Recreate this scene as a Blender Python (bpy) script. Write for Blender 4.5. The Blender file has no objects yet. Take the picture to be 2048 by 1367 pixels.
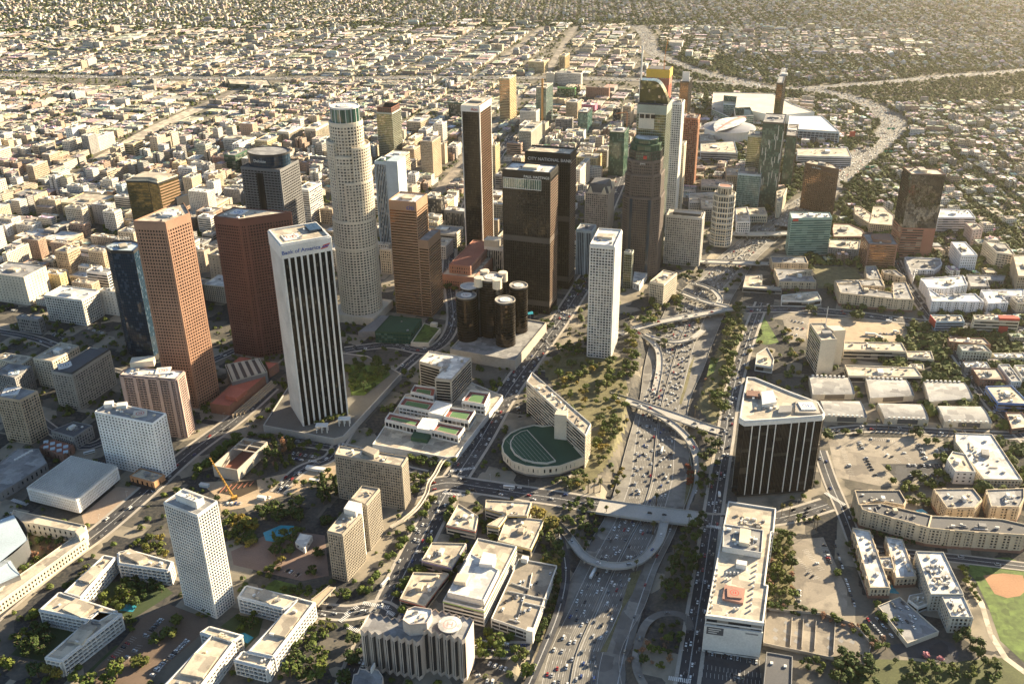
import bpy, math, random
import numpy as np
from mathutils import Matrix, Vector
random.seed(7)
S = bpy.context.scene
COL = S.collection
R = math.radians
# ---------------------------------------------------------------- camera
W, H, F, TILT, ROLL, CH = 2048, 1367, 1934.28, .4609647, -.0119549, 590.
ct, st = math.cos(TILT), math.sin(TILT); cr, sr = math.cos(ROLL), math.sin(ROLL)
CM = np.array([[cr, -sr, 0], [sr, cr, 0], [0, 0, 1]]) @ np.array([[1, 0, 0], [0, -st, -ct], [0, ct, -st]], float)
cam = bpy.data.objects.new('camera', bpy.data.cameras.new('camera')); COL.objects.link(cam)
cam.data.sensor_width = 36; cam.data.lens = F / W * 36; cam.data.clip_start = 5; cam.data.clip_end = 60000
m4 = Matrix.Identity(4)
for i in range(3):
    m4[i][0] = CM[0][i]; m4[i][1] = -CM[1][i]; m4[i][2] = -CM[2][i]
m4[2][3] = CH
cam.matrix_world = m4
S.camera = cam
# ---------------------------------------------------------------- sky, sun, exposure
SUN_AZ, SUN_EL = R(36), R(18)          # azimuth from +X towards +Y
w = bpy.data.worlds.new('World'); S.world = w; w.use_nodes = True
nt = w.node_tree; bg = nt.nodes['Background']
sky = nt.nodes.new('ShaderNodeTexSky'); sky.sky_type = 'NISHITA'; sky.sun_disc = False
sky.sun_elevation = SUN_EL; sky.sun_rotation = R(90) - SUN_AZ
sky.dust_density = .5; sky.altitude = 300
nt.links.new(sky.outputs[0], bg.inputs[0]); bg.inputs[1].default_value = .05
sl = bpy.data.lights.new('sun', 'SUN'); sl.energy = 5.0; sl.angle = R(.5); sl.color = (1, .82, .55)
so = bpy.data.objects.new('sun', sl); COL.objects.link(so)
sd = Vector((math.cos(SUN_AZ) * math.cos(SUN_EL), math.sin(SUN_AZ) * math.cos(SUN_EL), math.sin(SUN_EL)))
so.rotation_euler = sd.to_track_quat('Z', 'Y').to_euler(); so.location = (0, 0, 900)
S.view_settings.view_transform = 'Standard'; S.view_settings.look = 'None'
S.view_settings.exposure = 2.05; S.view_settings.gamma = 1
S.cycles.max_bounces = 4; S.cycles.diffuse_bounces = 2; S.cycles.glossy_bounces = 2; S.cycles.volume_bounces = 0
# ---------------------------------------------------------------- photo geometry: where a point of the photograph lies on a level
FR = dict(a1=(0, 400, 3.797), a2=(400, 400, 3.797), a3=(860, 180, 3.797), a4=(860, 500, 3.797), a5=(1300, 180, 3.797), a6=(1536, 300, 3.797),
          a7=(1300, 500, 3.797), a8=(1536, 640, 3.797), b1=(0, 1000, 3.725), b2=(0, 680, 3.797), b3=(400, 1000, 3.725), b4=(400, 680, 3.797),
          b5=(800, 1000, 3.725), b6=(1150, 860, 3.797), b7=(1250, 1020, 3.94), b8=(1536, 980, 3.533), c1=(0, 0, 2.926), c2=(600, 0, 2.926),
          c3=(1200, 0, 2.415), c4=(1000, 840, 5.851), c5=(0, 560, 5.851), c6=(1640, 480, 5.02), d1=(0, 330, 6.827), d2=(180, 230, 6.827),
          d3=(440, 230, 8.533), d4=(740, 170, 6.827), d5=(740, 360, 6.827), d6=(1000, 120, 6.827), d7=(1240, 110, 5.389), d8=(660, 180, 5.258), p=(0, 0, 1))
def Q(fr, pts):
    x0, y0, s = FR[fr]
    return [(x0 + x / s, y0 + y / s) for x, y in pts]
def q1(fr, x, y): return Q(fr, [(x, y)])[0]
def ray(px, py): return CM.T @ np.array([(px - W / 2) / F, (py - H / 2) / F, 1.])
def G(px, py, z=0.):
    d = ray(px, py); k = (z - CH) / d[2]
    return (d[0] * k, d[1] * k)
def PX(x, y, z=0.):
    v = CM @ np.array([x, y, z - CH]); return (W / 2 + F * v[0] / v[2], H / 2 + F * v[1] / v[2])
def height(top, bot, zb=0.):
    x, y = G(bot[0], bot[1], zb); a = (top[1] - H / 2) / F      # v1 = a*v2, linear in z
    c1, c2 = CM[1], CM[2]
    return CH + (a * (c2[0] * x + c2[1] * y) - (c1[0] * x + c1[1] * y)) / (c1[2] - a * c2[2])
TH = R(-17.7); EA = (math.cos(TH), math.sin(TH)); EB = (-math.sin(TH), math.cos(TH))
def vadd(p, d, k): return (p[0] + d[0] * k, p[1] + d[1] * k)
def area(P): return sum(P[i][0] * P[(i + 1) % len(P)][1] - P[(i + 1) % len(P)][0] * P[i][1] for i in range(len(P))) / 2
def ccw(P): return list(P) if area(P) > 0 else list(P)[::-1]
def cen(P): return (sum(p[0] for p in P) / len(P), sum(p[1] for p in P) / len(P))
def inset(P, d):                                              # shrink a convex-ish polygon by d
    P = ccw(P); n = len(P); out = []
    for i in range(n):
        a, b, c = P[i - 1], P[i], P[(i + 1) % n]
        def nrm(p, q):
            L = math.hypot(q[0] - p[0], q[1] - p[1]) or 1e-6
            return ((q[0] - p[0]) / L, (q[1] - p[1]) / L)
        t1, t2 = nrm(a, b), nrm(b, c)
        n1, n2 = (-t1[1], t1[0]), (-t2[1], t2[0])
        k = 1 + n1[0] * n2[0] + n1[1] * n2[1]
        k = max(k, .35)
        out.append((b[0] + (n1[0] + n2[0]) * d / k, b[1] + (n1[1] + n2[1]) * d / k))
    return out
def rect3(p0, p1, p2):                                        # three corners (p1 the near one) -> true rectangle
    a = math.atan2(p0[1] - p1[1], p0[0] - p1[0]); b = math.atan2(p2[1] - p1[1], p2[0] - p1[0])
    la = math.hypot(p0[0] - p1[0], p0[1] - p1[1]); lb = math.hypot(p2[0] - p1[0], p2[1] - p1[1])
    d = (b - a + math.pi) % (2 * math.pi) - math.pi
    e = (abs(d) - math.pi / 2) / 2 * (1 if d > 0 else -1)
    a += e; b -= e
    A, B = (math.cos(a) * la, math.sin(a) * la), (math.cos(b) * lb, math.sin(b) * lb)
    return [(p1[0] + A[0], p1[1] + A[1]), p1, (p1[0] + B[0], p1[1] + B[1]), (p1[0] + A[0] + B[0], p1[1] + A[1] + B[1])]
def gridbox(lx, fx, fy, rx, h, ang=None):                     # grid-aligned box from its roof corner and two pixel columns
    ea, eb = (EA, EB) if ang is None else ((math.cos(ang), math.sin(ang)), (-math.sin(ang), math.cos(ang)))
    f = G(fx, fy, h)
    def solve(d, col):
        a = (col - W / 2) / F; c0, c2 = CM[0], CM[2]; z = h - CH
        num = a * (c2[0] * f[0] + c2[1] * f[1] + c2[2] * z) - (c0[0] * f[0] + c0[1] * f[1] + c0[2] * z)
        den = (c0[0] * d[0] + c0[1] * d[1]) - a * (c2[0] * d[0] + c2[1] * d[1])
        return num / den
    k1 = solve((-ea[0], -ea[1]), lx); k2 = solve(eb, rx)
    k1 = min(max(k1, 6), 160); k2 = min(max(k2, 6), 160) if k2 > 0 else 25
    a = vadd(f, ea, -k1); b = vadd(f, eb, k2)
    return [a, f, b, (a[0] + b[0] - f[0], a[1] + b[1] - f[1])]
# ---------------------------------------------------------------- materials
MATS = {}
def nd(t, k, **kw):
    n = t.nodes.new(k)
    for a, b in kw.items(): setattr(n, a, b)
    return n
def mixcol(t, fac, a, b, mode='MIX'):
    n = nd(t, 'ShaderNodeMix', data_type='RGBA', blend_type=mode)
    for s, v in ((n.inputs[0], fac), (n.inputs[6], a), (n.inputs[7], b)):
        if hasattr(v, 'is_output'): t.links.new(v, s)
        elif isinstance(v, (int, float)): s.default_value = v
        else: s.default_value = (*v[:3], 1)
    return n.outputs[2]
def math_(t, op, a, b=None):
    n = nd(t, 'ShaderNodeMath', operation=op)
    for s, v in ((n.inputs[0], a), (n.inputs[1], b)):
        if v is None: continue
        if hasattr(v, 'is_output'): t.links.new(v, s)
        else: s.default_value = v
    return n.outputs[0]
def ramp(t, fac, lo, hi):
    n = nd(t, 'ShaderNodeMapRange'); t.links.new(fac, n.inputs[0]); n.inputs[1].default_value = lo; n.inputs[2].default_value = hi
    return n.outputs[0]
def noise(t, scale, detail=4, vec=None):
    n = nd(t, 'ShaderNodeTexNoise'); n.inputs['Scale'].default_value = scale; n.inputs['Detail'].default_value = detail
    if vec is not None: t.links.new(vec, n.inputs['Vector'])
    return n.outputs[0]
def base(name):
    m = bpy.data.materials.new(name); m.use_nodes = True; t = m.node_tree
    return m, t, t.nodes['Principled BSDF']
def paint(name, col=None, rough=.85, metal=0., var=.22, spec=.3, s1=.035, s2=.6, stain=0., cells=0.):
    """matt surface with soft blotches and grain; col None takes the face colour attribute"""
    if name in MATS: return MATS[name]
    m, t, b = base(name)
    g = nd(t, 'ShaderNodeNewGeometry').outputs['Position']
    n1, n2 = noise(t, s1, 5, g), noise(t, s2, 3, g)
    c = col
    if col is None: c = nd(t, 'ShaderNodeAttribute', attribute_name='Col').outputs['Color']
    v = math_(t, 'ADD', math_(t, 'MULTIPLY', ramp(t, n1, .3, .7), var * 1.2), math_(t, 'MULTIPLY', ramp(t, n2, .3, .7), var * .8))
    v = math_(t, 'ADD', v, 1 - var)
    cc = nd(t, 'ShaderNodeCombineColor')
    for i in range(3): t.links.new(v, cc.inputs[i])
    o = mixcol(t, 1., c, cc.outputs[0], 'MULTIPLY')
    if cells:                                                          # patched: rectangles of slightly different age
        mp = nd(t, 'ShaderNodeMapping'); mp.inputs['Rotation'].default_value[2] = .31; t.links.new(g, mp.inputs[0]); vo = nd(t, 'ShaderNodeTexVoronoi', distance='CHEBYCHEV'); vo.inputs['Scale'].default_value = cells; t.links.new(mp.outputs[0], vo.inputs['Vector'])
        sc_ = nd(t, 'ShaderNodeSeparateColor'); t.links.new(vo.outputs['Color'], sc_.inputs[0]); o = mixcol(t, 1., o, mixcol(t, sc_.outputs[0], (.62, .62, .64), (1.2, 1.2, 1.18)), 'MULTIPLY')
    if stain:
        o = mixcol(t, math_(t, 'MULTIPLY', ramp(t, noise(t, .09, 6, g), .52, .68), stain), o, (.09, .08, .07))
    t.links.new(o, b.inputs['Base Color'])
    b.inputs['Roughness'].default_value = rough; b.inputs['Metallic'].default_value = metal; b.inputs['Specular IOR Level'].default_value = spec
    MATS[name] = m; return m
def glass(name, col=(.02, .024, .03), rough=.1, metal=0., blind=.28, bcol=(.24, .22, .19), spec=.4, wav=.02):
    """window panes: one pane per UV cell, some with blinds down, panes slightly out of true"""
    if name in MATS: return MATS[name]
    m, t, b = base(name)
    uv = nd(t, 'ShaderNodeTexCoord').outputs['UV']
    f = nd(t, 'ShaderNodeVectorMath', operation='FLOOR'); t.links.new(uv, f.inputs[0])
    wn = nd(t, 'ShaderNodeTexWhiteNoise', noise_dimensions='2D'); t.links.new(f.outputs[0], wn.inputs['Vector'])
    sel = math_(t, 'LESS_THAN', wn.outputs[0], blind)
    c = mixcol(t, sel, col, bcol)
    t.links.new(c, b.inputs['Base Color'])
    b.inputs['Roughness'].default_value = rough; b.inputs['Metallic'].default_value = metal; b.inputs['Specular IOR Level'].default_value = spec
    g = nd(t, 'ShaderNodeNewGeometry')
    nn = nd(t, 'ShaderNodeTexNoise'); nn.inputs['Scale'].default_value = .06; nn.inputs['Detail'].default_value = 2; t.links.new(g.outputs['Position'], nn.inputs['Vector'])
    def centred(sock):
        a = nd(t, 'ShaderNodeVectorMath', operation='SUBTRACT'); t.links.new(sock, a.inputs[0]); a.inputs[1].default_value = (.5, .5, .5); return a.outputs[0]
    def scaled(sock, k):
        a = nd(t, 'ShaderNodeVectorMath', operation='SCALE'); t.links.new(sock, a.inputs[0]); a.inputs['Scale'].default_value = k; return a.outputs[0]
    a1 = nd(t, 'ShaderNodeVectorMath', operation='ADD'); t.links.new(scaled(centred(wn.outputs['Color']), wav), a1.inputs[0]); t.links.new(scaled(centred(nn.outputs['Color']), wav * 3), a1.inputs[1])
    a2 = nd(t, 'ShaderNodeVectorMath', operation='ADD'); t.links.new(a1.outputs[0], a2.inputs[0]); t.links.new(g.outputs['Normal'], a2.inputs[1])
    nz = nd(t, 'ShaderNodeVectorMath', operation='NORMALIZE'); t.links.new(a2.outputs[0], nz.inputs[0])
    t.links.new(nz.outputs[0], b.inputs['Normal'])
    MATS[name] = m; return m
def walls_windows(name):
    """plain city walls of many small buildings: face colour with a window pattern in metres"""
    m, t, b = base(name)
    uv = nd(t, 'ShaderNodeTexCoord').outputs['UV']
    sp = nd(t, 'ShaderNodeSeparateXYZ'); t.links.new(uv, sp.inputs[0])
    fu = math_(t, 'FRACT', math_(t, 'DIVIDE', sp.outputs[0], 3.4)); fv = math_(t, 'FRACT', math_(t, 'DIVIDE', sp.outputs[1], 3.6))
    win = math_(t, 'MULTIPLY', math_(t, 'MULTIPLY', math_(t, 'GREATER_THAN', fu, .3), math_(t, 'GREATER_THAN', fv, .35)), math_(t, 'LESS_THAN', fv, .85))
    col = nd(t, 'ShaderNodeAttribute', attribute_name='Col').outputs['Color']
    o = mixcol(t, win, col, (.05, .055, .06))
    t.links.new(o, b.inputs['Base Color']); b.inputs['Roughness'].default_value = .7; b.inputs['Specular IOR Level'].default_value = .25
    MATS[name] = m; return m
walls_windows('city_walls')
ROOFATTR = paint('city_roofs', None, .9, var=.3, stain=.35, cells=.12)
FRAMEATTR = paint('frame_colour', None, .85, var=.14)
CONC = paint('concrete', (.40, .38, .345)); WHITE = paint('white_concrete', (.66, .64, .60)); CREAM = paint('cream_stone', (.60, .53, .42))
BROWN = paint('brown_granite', (.34, .195, .13), .6, spec=.5); REDBR = paint('red_granite', (.135, .060, .047), .5, spec=.5); TAN = paint('tan_plaster', (.47, .37, .26))
DARK = paint('dark_metal', (.03, .03, .033), .4, spec=.5); STEEL = paint('steel', (.45, .47, .5), .35, metal=.8, var=.1)
RWHITE = paint('roof_white', (.66, .64, .60), stain=.4, cells=.1); RGREY = paint('roof_grey', (.29, .285, .28), stain=.4, cells=.1); RTAN = paint('roof_tan', (.52, .45, .35), stain=.4, cells=.1)
RDARK = paint('roof_dark', (.10, .10, .105), stain=.2); RRED = paint('roof_red', (.42, .15, .105)); TERRA = paint('terracotta', (.27, .11, .075))
ASPH = paint('asphalt', (.06, .061, .067), .9, stain=.3, s2=.25, cells=.06); FWAY = paint('freeway_concrete', (.225, .212, .19), .9, s2=.2, stain=.45, cells=.05); PAVE = paint('pavement', (.40, .36, .305), stain=.2)
LOT = paint('parking_asphalt', (.27, .235, .19), stain=.45, cells=.045); DIRT = paint('dirt', (.42, .32, .215), stain=.25, s1=.06); LAWN = paint('lawn', (.10, .15, .033), var=.5, s1=.1, s2=.25, cells=.12)
SCRUB = paint('slope_scrub', (.15, .135, .068), var=.5, s1=.12); MARK = paint('road_paint', (.72, .71, .68)); YELLOW = paint('yellow_paint', (.55, .36, .06)); GREENP = paint('green_paint', (.10, .33, .07))
REDP = paint('red_paint', (.50, .07, .05)); BLUEP = paint('blue_paint', (.04, .09, .32)); GREENR = paint('green_roof', (.035, .085, .05)); COURTG = paint('court_green', (.10, .19, .08)); COURTR = paint('court_red', (.27, .09, .07))
PINK = paint('pink_stone', (.38, .21, .16)); POOL = paint('pool_water', (.05, .30, .40), .08, var=.3, spec=.6); COPPER = paint('copper_frame', (.36, .165, .095), .6)
GD = glass('dark_glass'); GDT = glass('tower_glass', (.012, .014, .018), .09, blind=.09, bcol=(.09, .075, .06), spec=.3); GB = glass('black_glass', (.008, .009, .011), .07, blind=.1, bcol=(.05, .045, .04), spec=.18); GG = glass('green_glass', (.02, .07, .055), .08, spec=.8, bcol=(.08, .16, .13)); GT = glass('teal_glass', (.03, .10, .09), .1, blind=.35, bcol=(.12, .22, .19))
GBR = glass('bronze_glass', (.21, .12, .06), .1, metal=.75, blind=.15, bcol=(.3, .18, .1), wav=.035); GGO = glass('gold_glass', (.42, .33, .16), .06, metal=.85, blind=0, wav=.04); GM = glass('mirror_glass', (.07, .075, .08), .05, metal=.85, blind=.12, bcol=(.045, .045, .05), wav=.03)
GBL = glass('blue_glass', (.015, .035, .06), .07, spec=.5, blind=.15, bcol=(.05, .08, .12)); GW = glass('pale_glass', (.10, .12, .12), .12, blind=.4, bcol=(.35, .34, .3)); GOL = glass('olive_glass', (.11, .115, .06), .08, metal=.7, blind=.1, wav=.05)
# ---------------------------------------------------------------- mesh builder
class MB:
    def __init__(s): s.v = []; s.f = []; s.uv = []; s.c = []; s.m = []
    def face(s, pts, uv=None, c=(1, 1, 1), m=0):
        i = len(s.v); s.v.extend(pts); s.f.append(range(i, i + len(pts)))
        s.uv.extend(uv if uv else [(p[0], p[1]) for p in pts]); s.c.append(c); s.m.append(m)
    def cap(s, P, z, c=(1, 1, 1), m=0, up=True):
        P = ccw(P)
        if not up: P = P[::-1]
        s.face([(x, y, z) for x, y in P], None, c, m)
    def wall(s, P, z0, z1, c=(1, 1, 1), m=0, bw=1., fh=1., closed=True):
        P = ccw(P) if closed else P; n = len(P)
        for i in range(n if closed else n - 1):
            a, b = P[i], P[(i + 1) % n]; L = math.hypot(b[0] - a[0], b[1] - a[1])
            k = max(1, round(L / bw)) if bw != 1. else L
            h = (z1 - z0) / fh; r = random.randint(0, 500) if bw != 1. else 0
            s.face([(*a, z0), (*b, z0), (*b, z1), (*a, z1)], [(r, 0), (r + k, 0), (r + k, h), (r, h)], c, m)
    def prism(s, P, z0, z1, c=(1, 1, 1), m=0, mt=None, ct_=None):
        s.wall(P, z0, z1, c, m); s.cap(P, z1, ct_ or c, m if mt is None else mt)
    def slab(s, a, t, n, u0, u1, d0, d1, z0, z1, c=(1, 1, 1), m=0):      # box on a wall: along t from u0 to u1, out along n from d0 to d1
        p = lambda u, d: (a[0] + t[0] * u + n[0] * d, a[1] + t[1] * u + n[1] * d)
        A, B, C, D = p(u0, d1), p(u1, d1), p(u1, d0), p(u0, d0)
        s.face([(*A, z0), (*B, z0), (*B, z1), (*A, z1)], None, c, m)
        s.face([(*B, z0), (*C, z0), (*C, z1), (*B, z1)], None, c, m)
        s.face([(*D, z0), (*A, z0), (*A, z1), (*D, z1)], None, c, m)
        s.face([(*A, z1), (*B, z1), (*C, z1), (*D, z1)], None, c, m)
        s.face([(*D, z0), (*C, z0), (*B, z0), (*A, z0)], None, c, m)
    def box(s, x, y, z0, lx, ly, lz, ang=0, c=(1, 1, 1), m=0):
        ca, sa = math.cos(ang), math.sin(ang)
        P = [(x + ca * u - sa * v, y + sa * u + ca * v) for u, v in ((-lx / 2, -ly / 2), (lx / 2, -ly / 2), (lx / 2, ly / 2), (-lx / 2, ly / 2))]
        s.prism(P, z0, z0 + lz, c, m)
    def bar(s, p, q, r, c=(1, 1, 1), m=0, sides=4):                       # straight strut
        p, q = Vector(p), Vector(q); d = (q - p).normalized(); u = d.orthogonal().normalized(); v = d.cross(u)
        ring = lambda o: [o + (u * math.cos(k * 2 * math.pi / sides) + v * math.sin(k * 2 * math.pi / sides)) * r for k in range(sides)]
        A, B = ring(p), ring(q)
        for k in range(sides): s.face([tuple(A[k]), tuple(A[(k + 1) % sides]), tuple(B[(k + 1) % sides]), tuple(B[k])], None, c, m)
        s.face([tuple(x) for x in B], None, c, m)
    def mesh(s, name, mats, o=(0, 0, 0)):
        me = bpy.data.meshes.new(name)
        v = np.array(s.v, np.float32) - np.array(o, np.float32)
        me.from_pydata(v.tolist(), [], [list(f) for f in s.f])
        u = me.uv_layers.new(name='UVMap'); u.data.foreach_set('uv', np.array(s.uv, np.float32).ravel())
        a = me.attributes.new('Col', 'FLOAT_COLOR', 'FACE')
        cc = np.ones((len(s.c), 4), np.float32); cc[:, :3] = np.array([x[:3] for x in s.c], np.float32); a.data.foreach_set('color', cc.ravel())
        for m in (mats if isinstance(mats, (list, tuple)) else [mats]): me.materials.append(m)
        me.polygons.foreach_set('material_index', np.array(s.m, np.int32)); me.update()
        return me
    def build(s, name, mats, parent=None, o=(0, 0, 0)):
        ob = bpy.data.objects.new(name, s.mesh(name, mats, o)); COL.objects.link(ob)
        if parent: ob.parent = parent
        else: ob.location = o
        return ob
def tag(o, label=None, cat=None, group=None, kind=None):
    if label: o['label'] = label
    if cat: o['category'] = cat
    if group: o['group'] = group
    if kind: o['kind'] = kind
    return o
def struct(name, mb, mat, kind='structure'): return tag(mb.build(name, mat), kind=kind)
# things whose label is finished at the end, from the landmark they stand by: (object, description, pixel x, pixel y)
AUTO = []; LANDMARKS = []
def auto(o, desc, x, y, z=0): AUTO.append((o, desc, *PX(x, y, z)))
OCC_X0, OCC_Y0, OCC = -1600, 400, np.zeros((800, 900), bool)       # 4 m cells taken by something
def mark(P, grow=3):
    P = inset(P, -grow) if grow else ccw(P)
    A = (np.array(P) - [OCC_X0, OCC_Y0]) / 4
    x0, y0 = np.maximum(np.floor(A.min(0)).astype(int), 0); x1, y1 = np.minimum(np.ceil(A.max(0)).astype(int), [799, 899])
    if x1 <= x0 or y1 <= y0: return
    X, Y = np.meshgrid(np.arange(x0, x1 + 1), np.arange(y0, y1 + 1), indexing='ij'); ins = np.zeros(X.shape, bool)
    for i in range(len(A)):
        (ax, ay), (bx, by) = A[i], A[(i + 1) % len(A)]
        if ay == by: continue
        ins ^= ((ay > Y) != (by > Y)) & (X < (bx - ax) * (Y - ay) / (by - ay) + ax)
    OCC[x0:x1 + 1, y0:y1 + 1] |= ins
def taken(x, y):
    i, j = int((x - OCC_X0) / 4), int((y - OCC_Y0) / 4)
    return 0 <= i < 800 and 0 <= j < 900 and OCC[i, j]
# ---------------------------------------------------------------- ground with the sunken freeway
ST = [(1400, 1040, 1248), (1308, 1080, 1240), (1215, 1113, 1288), (1140, 1152, 1314), (1078, 1184, 1344), (1032, 1212, 1362), (960, 1236, 1384), (900, 1252, 1378),
      (850, 1266, 1374), (800, 1280, 1380), (740, 1288, 1406), (690, 1300, 1424), (640, 1322, 1444), (600, 1344, 1462), (560, 1388, 1486), (520, 1432, 1512),
      (480, 1480, 1556), (450, 1512, 1588), (420, 1556, 1624), (390, 1606, 1668)]
DEP = 7.0
FL = []; FRt = []; FZ = []
for i, (y, l, r) in enumerate(ST):
    d = DEP if y >= 480 else (4.5 if y == 450 else 1.5 if y == 420 else 0.)
    FL.append(G(l, y, -d)); FRt.append(G(r, y, -d)); FZ.append(-d)
# run on towards the camera's foot so that the road does not end at the frame
for a in (FL, FRt): a.insert(0, (a[0][0] * 2.2 - a[1][0] * 1.2, a[0][1] * 2.2 - a[1][1] * 1.2))
FZ.insert(0, -DEP)
FC = [((a[0] + b[0]) / 2, (a[1] + b[1]) / 2) for a, b in zip(FL, FRt)]; FW = [math.hypot(a[0] - b[0], a[1] - b[1]) / 2 for a, b in zip(FL, FRt)]
def trench(X, Y):
    best = np.full(np.shape(X), 1e9); zz = np.zeros(np.shape(X))
    for i in range(len(FC) - 1):
        (ax, ay), (bx, by) = FC[i], FC[i + 1]; dx, dy = bx - ax, by - ay; L2 = dx * dx + dy * dy
        t = np.clip(((X - ax) * dx + (Y - ay) * dy) / L2, 0, 1)
        d = np.hypot(X - ax - t * dx, Y - ay - t * dy) - (FW[i] + t * (FW[i + 1] - FW[i]))
        z = FZ[i] + t * (FZ[i + 1] - FZ[i])
        s = np.clip((d - 1.5) / 13, 0, 1); s = s * s * (3 - 2 * s)
        h = z * (1 - s); k = d < best
        best = np.where(k, d, best); zz = np.where(k, h, zz)
    return zz
def zg(x, y): return float(trench(np.array(x, float), np.array(y, float)))
def axis(lo, hi, a, b, step):
    c = list(np.arange(a, b, step)); s = step; x = b; up = []
    while x < hi: up.append(x); s *= 1.12; x += s
    s = step; x = a; dn = []
    while x > lo: s *= 1.12; x -= s; dn.append(x)
    return np.array(dn[::-1] + c + up + [hi])
xs, ys = axis(-9000, 9000, -80, 640, 5.), axis(-3000, 9500, 380, 2150, 6.)
X, Y = np.meshgrid(xs, ys, indexing='ij'); Z = trench(X, Y)
me = bpy.data.meshes.new('ground'); nx, ny = X.shape
idx = np.arange(nx * ny).reshape(nx, ny)
fc = np.stack([idx[:-1, :-1], idx[1:, :-1], idx[1:, 1:], idx[:-1, 1:]], -1).reshape(-1, 4)
me.from_pydata(np.stack([X, Y, Z], -1).reshape(-1, 3).tolist(), [], fc.tolist())
def ground_mat():
    m, t, b = base('city_ground')
    g = nd(t, 'ShaderNodeNewGeometry').outputs['Position']
    n1, n2, n3 = noise(t, .006, 5, g), noise(t, .035, 5, g), noise(t, .3, 3, g)
    mp = nd(t, 'ShaderNodeMapping'); mp.inputs['Rotation'].default_value[2] = .31; t.links.new(g, mp.inputs[0]); vo = nd(t, 'ShaderNodeTexVoronoi', distance='CHEBYCHEV'); vo.inputs['Scale'].default_value = .03; t.links.new(mp.outputs[0], vo.inputs['Vector'])
    sc_ = nd(t, 'ShaderNodeSeparateColor'); t.links.new(vo.outputs['Color'], sc_.inputs[0])
    c = mixcol(t, ramp(t, n1, .42, .62), (.075, .073, .07), (.165, .148, .12))
    c = mixcol(t, ramp(t, sc_.outputs[0], .62, .66), c, (.29, .255, .2)); c = mixcol(t, ramp(t, sc_.outputs[1], .72, .75), c, (.04, .042, .045))
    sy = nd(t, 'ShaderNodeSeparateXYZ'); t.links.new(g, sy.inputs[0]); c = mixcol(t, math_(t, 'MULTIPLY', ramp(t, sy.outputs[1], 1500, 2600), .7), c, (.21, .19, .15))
    c = mixcol(t, math_(t, 'MULTIPLY', ramp(t, n2, .5, .66), .6), c, (.05, .052, .045))
    c = mixcol(t, math_(t, 'MULTIPLY', ramp(t, n3, .4, .75), .35), c, (.22, .19, .15))
    t.links.new(c, b.inputs['Base Color']); b.inputs['Roughness'].default_value = .95; b.inputs['Specular IOR Level'].default_value = .1
    return m
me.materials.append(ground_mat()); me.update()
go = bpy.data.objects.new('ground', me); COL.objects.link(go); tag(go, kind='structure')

def smooth(P, n=6):
    out = []
    for i in range(len(P) - 1):
        p0, p1, p2, p3 = P[max(i - 1, 0)], P[i], P[i + 1], P[min(i + 2, len(P) - 1)]
        for k in range(n):
            t = k / n
            out.append(tuple(.5 * (2 * p1[j] + (p2[j] - p0[j]) * t + (2 * p0[j] - 5 * p1[j] + 4 * p2[j] - p3[j]) * t * t + (3 * p1[j] - p0[j] - 3 * p2[j] + p3[j]) * t ** 3) for j in range(len(p1))))
    return out + [tuple(P[-1])]
def offs(P, d):                                                        # polyline moved sideways (left of travel positive)
    o = []
    for i in range(len(P)):
        a, b = P[max(i - 1, 0)], P[min(i + 1, len(P) - 1)]; L = math.hypot(b[0] - a[0], b[1] - a[1]) or 1
        o.append((P[i][0] - (b[1] - a[1]) / L * d, P[i][1] + (b[0] - a[0]) / L * d))
    return o
def ribbon(mb, P, w0, w1, z, c=(1, 1, 1)):                             # z: number or function of the point index
    A, B = offs(P, w0), offs(P, w1); zf = z if callable(z) else (lambda i: z)
    for i in range(len(P) - 1):
        q = [(*A[i], zf(i)), (*A[i + 1], zf(i + 1)), (*B[i + 1], zf(i + 1)), (*B[i], zf(i))]
        n = (q[1][0] - q[0][0]) * (q[3][1] - q[0][1]) - (q[1][1] - q[0][1]) * (q[3][0] - q[0][0])
        mb.face(q if n > 0 else q[::-1], None, c)
def plen(P): return sum(math.hypot(P[i + 1][0] - P[i][0], P[i + 1][1] - P[i][1]) for i in range(len(P) - 1))
def along(P, step, start=0.):                                          # points and headings every step metres
    out = []; d = start; acc = 0.
    for i in range(len(P) - 1):
        a, b = P[i], P[i + 1]; L = math.hypot(b[0] - a[0], b[1] - a[1])
        while d <= acc + L and L > 0:
            t = (d - acc) / L; out.append((a[0] + (b[0] - a[0]) * t, a[1] + (b[1] - a[1]) * t, math.atan2(b[1] - a[1], b[0] - a[0]))); d += step
        acc += L
    return out
# freeway floor, lanes, median
n = 5
SL, SR = smooth(FL, n), smooth(FRt, n); SZ = [z for z, in smooth([(z,) for z in FZ], n)]
lerp = lambda a, b, t: (a[0] + (b[0] - a[0]) * t, a[1] + (b[1] - a[1]) * t)
fw = MB()
for i in range(len(SL) - 1):
    for k in range(4):
        t0, t1 = k / 4, (k + 1) / 4
        fw.face([(*lerp(SL[i], SR[i], t0), SZ[i] + .30), (*lerp(SL[i], SR[i], t1), SZ[i] + .30), (*lerp(SL[i + 1], SR[i + 1], t1), SZ[i + 1] + .30), (*lerp(SL[i + 1], SR[i + 1], t0), SZ[i + 1] + .30)])
struct('freeway', fw, FWAY)
LANES = []                                                             # polylines of lane centres (x, y, z)
md = MB(); lines = MB()
def fpath(t): return [(*lerp(SL[i], SR[i], t(i) if callable(t) else t), SZ[i] + .30) for i in range(len(SL))]
W2 = [math.hypot(SL[i][0] - SR[i][0], SL[i][1] - SR[i][1]) for i in range(len(SL))]
def lane_t(m): return lambda i: min(max(.46 + m / W2[i], .02), .98)    # metres from the median, left negative
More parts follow.
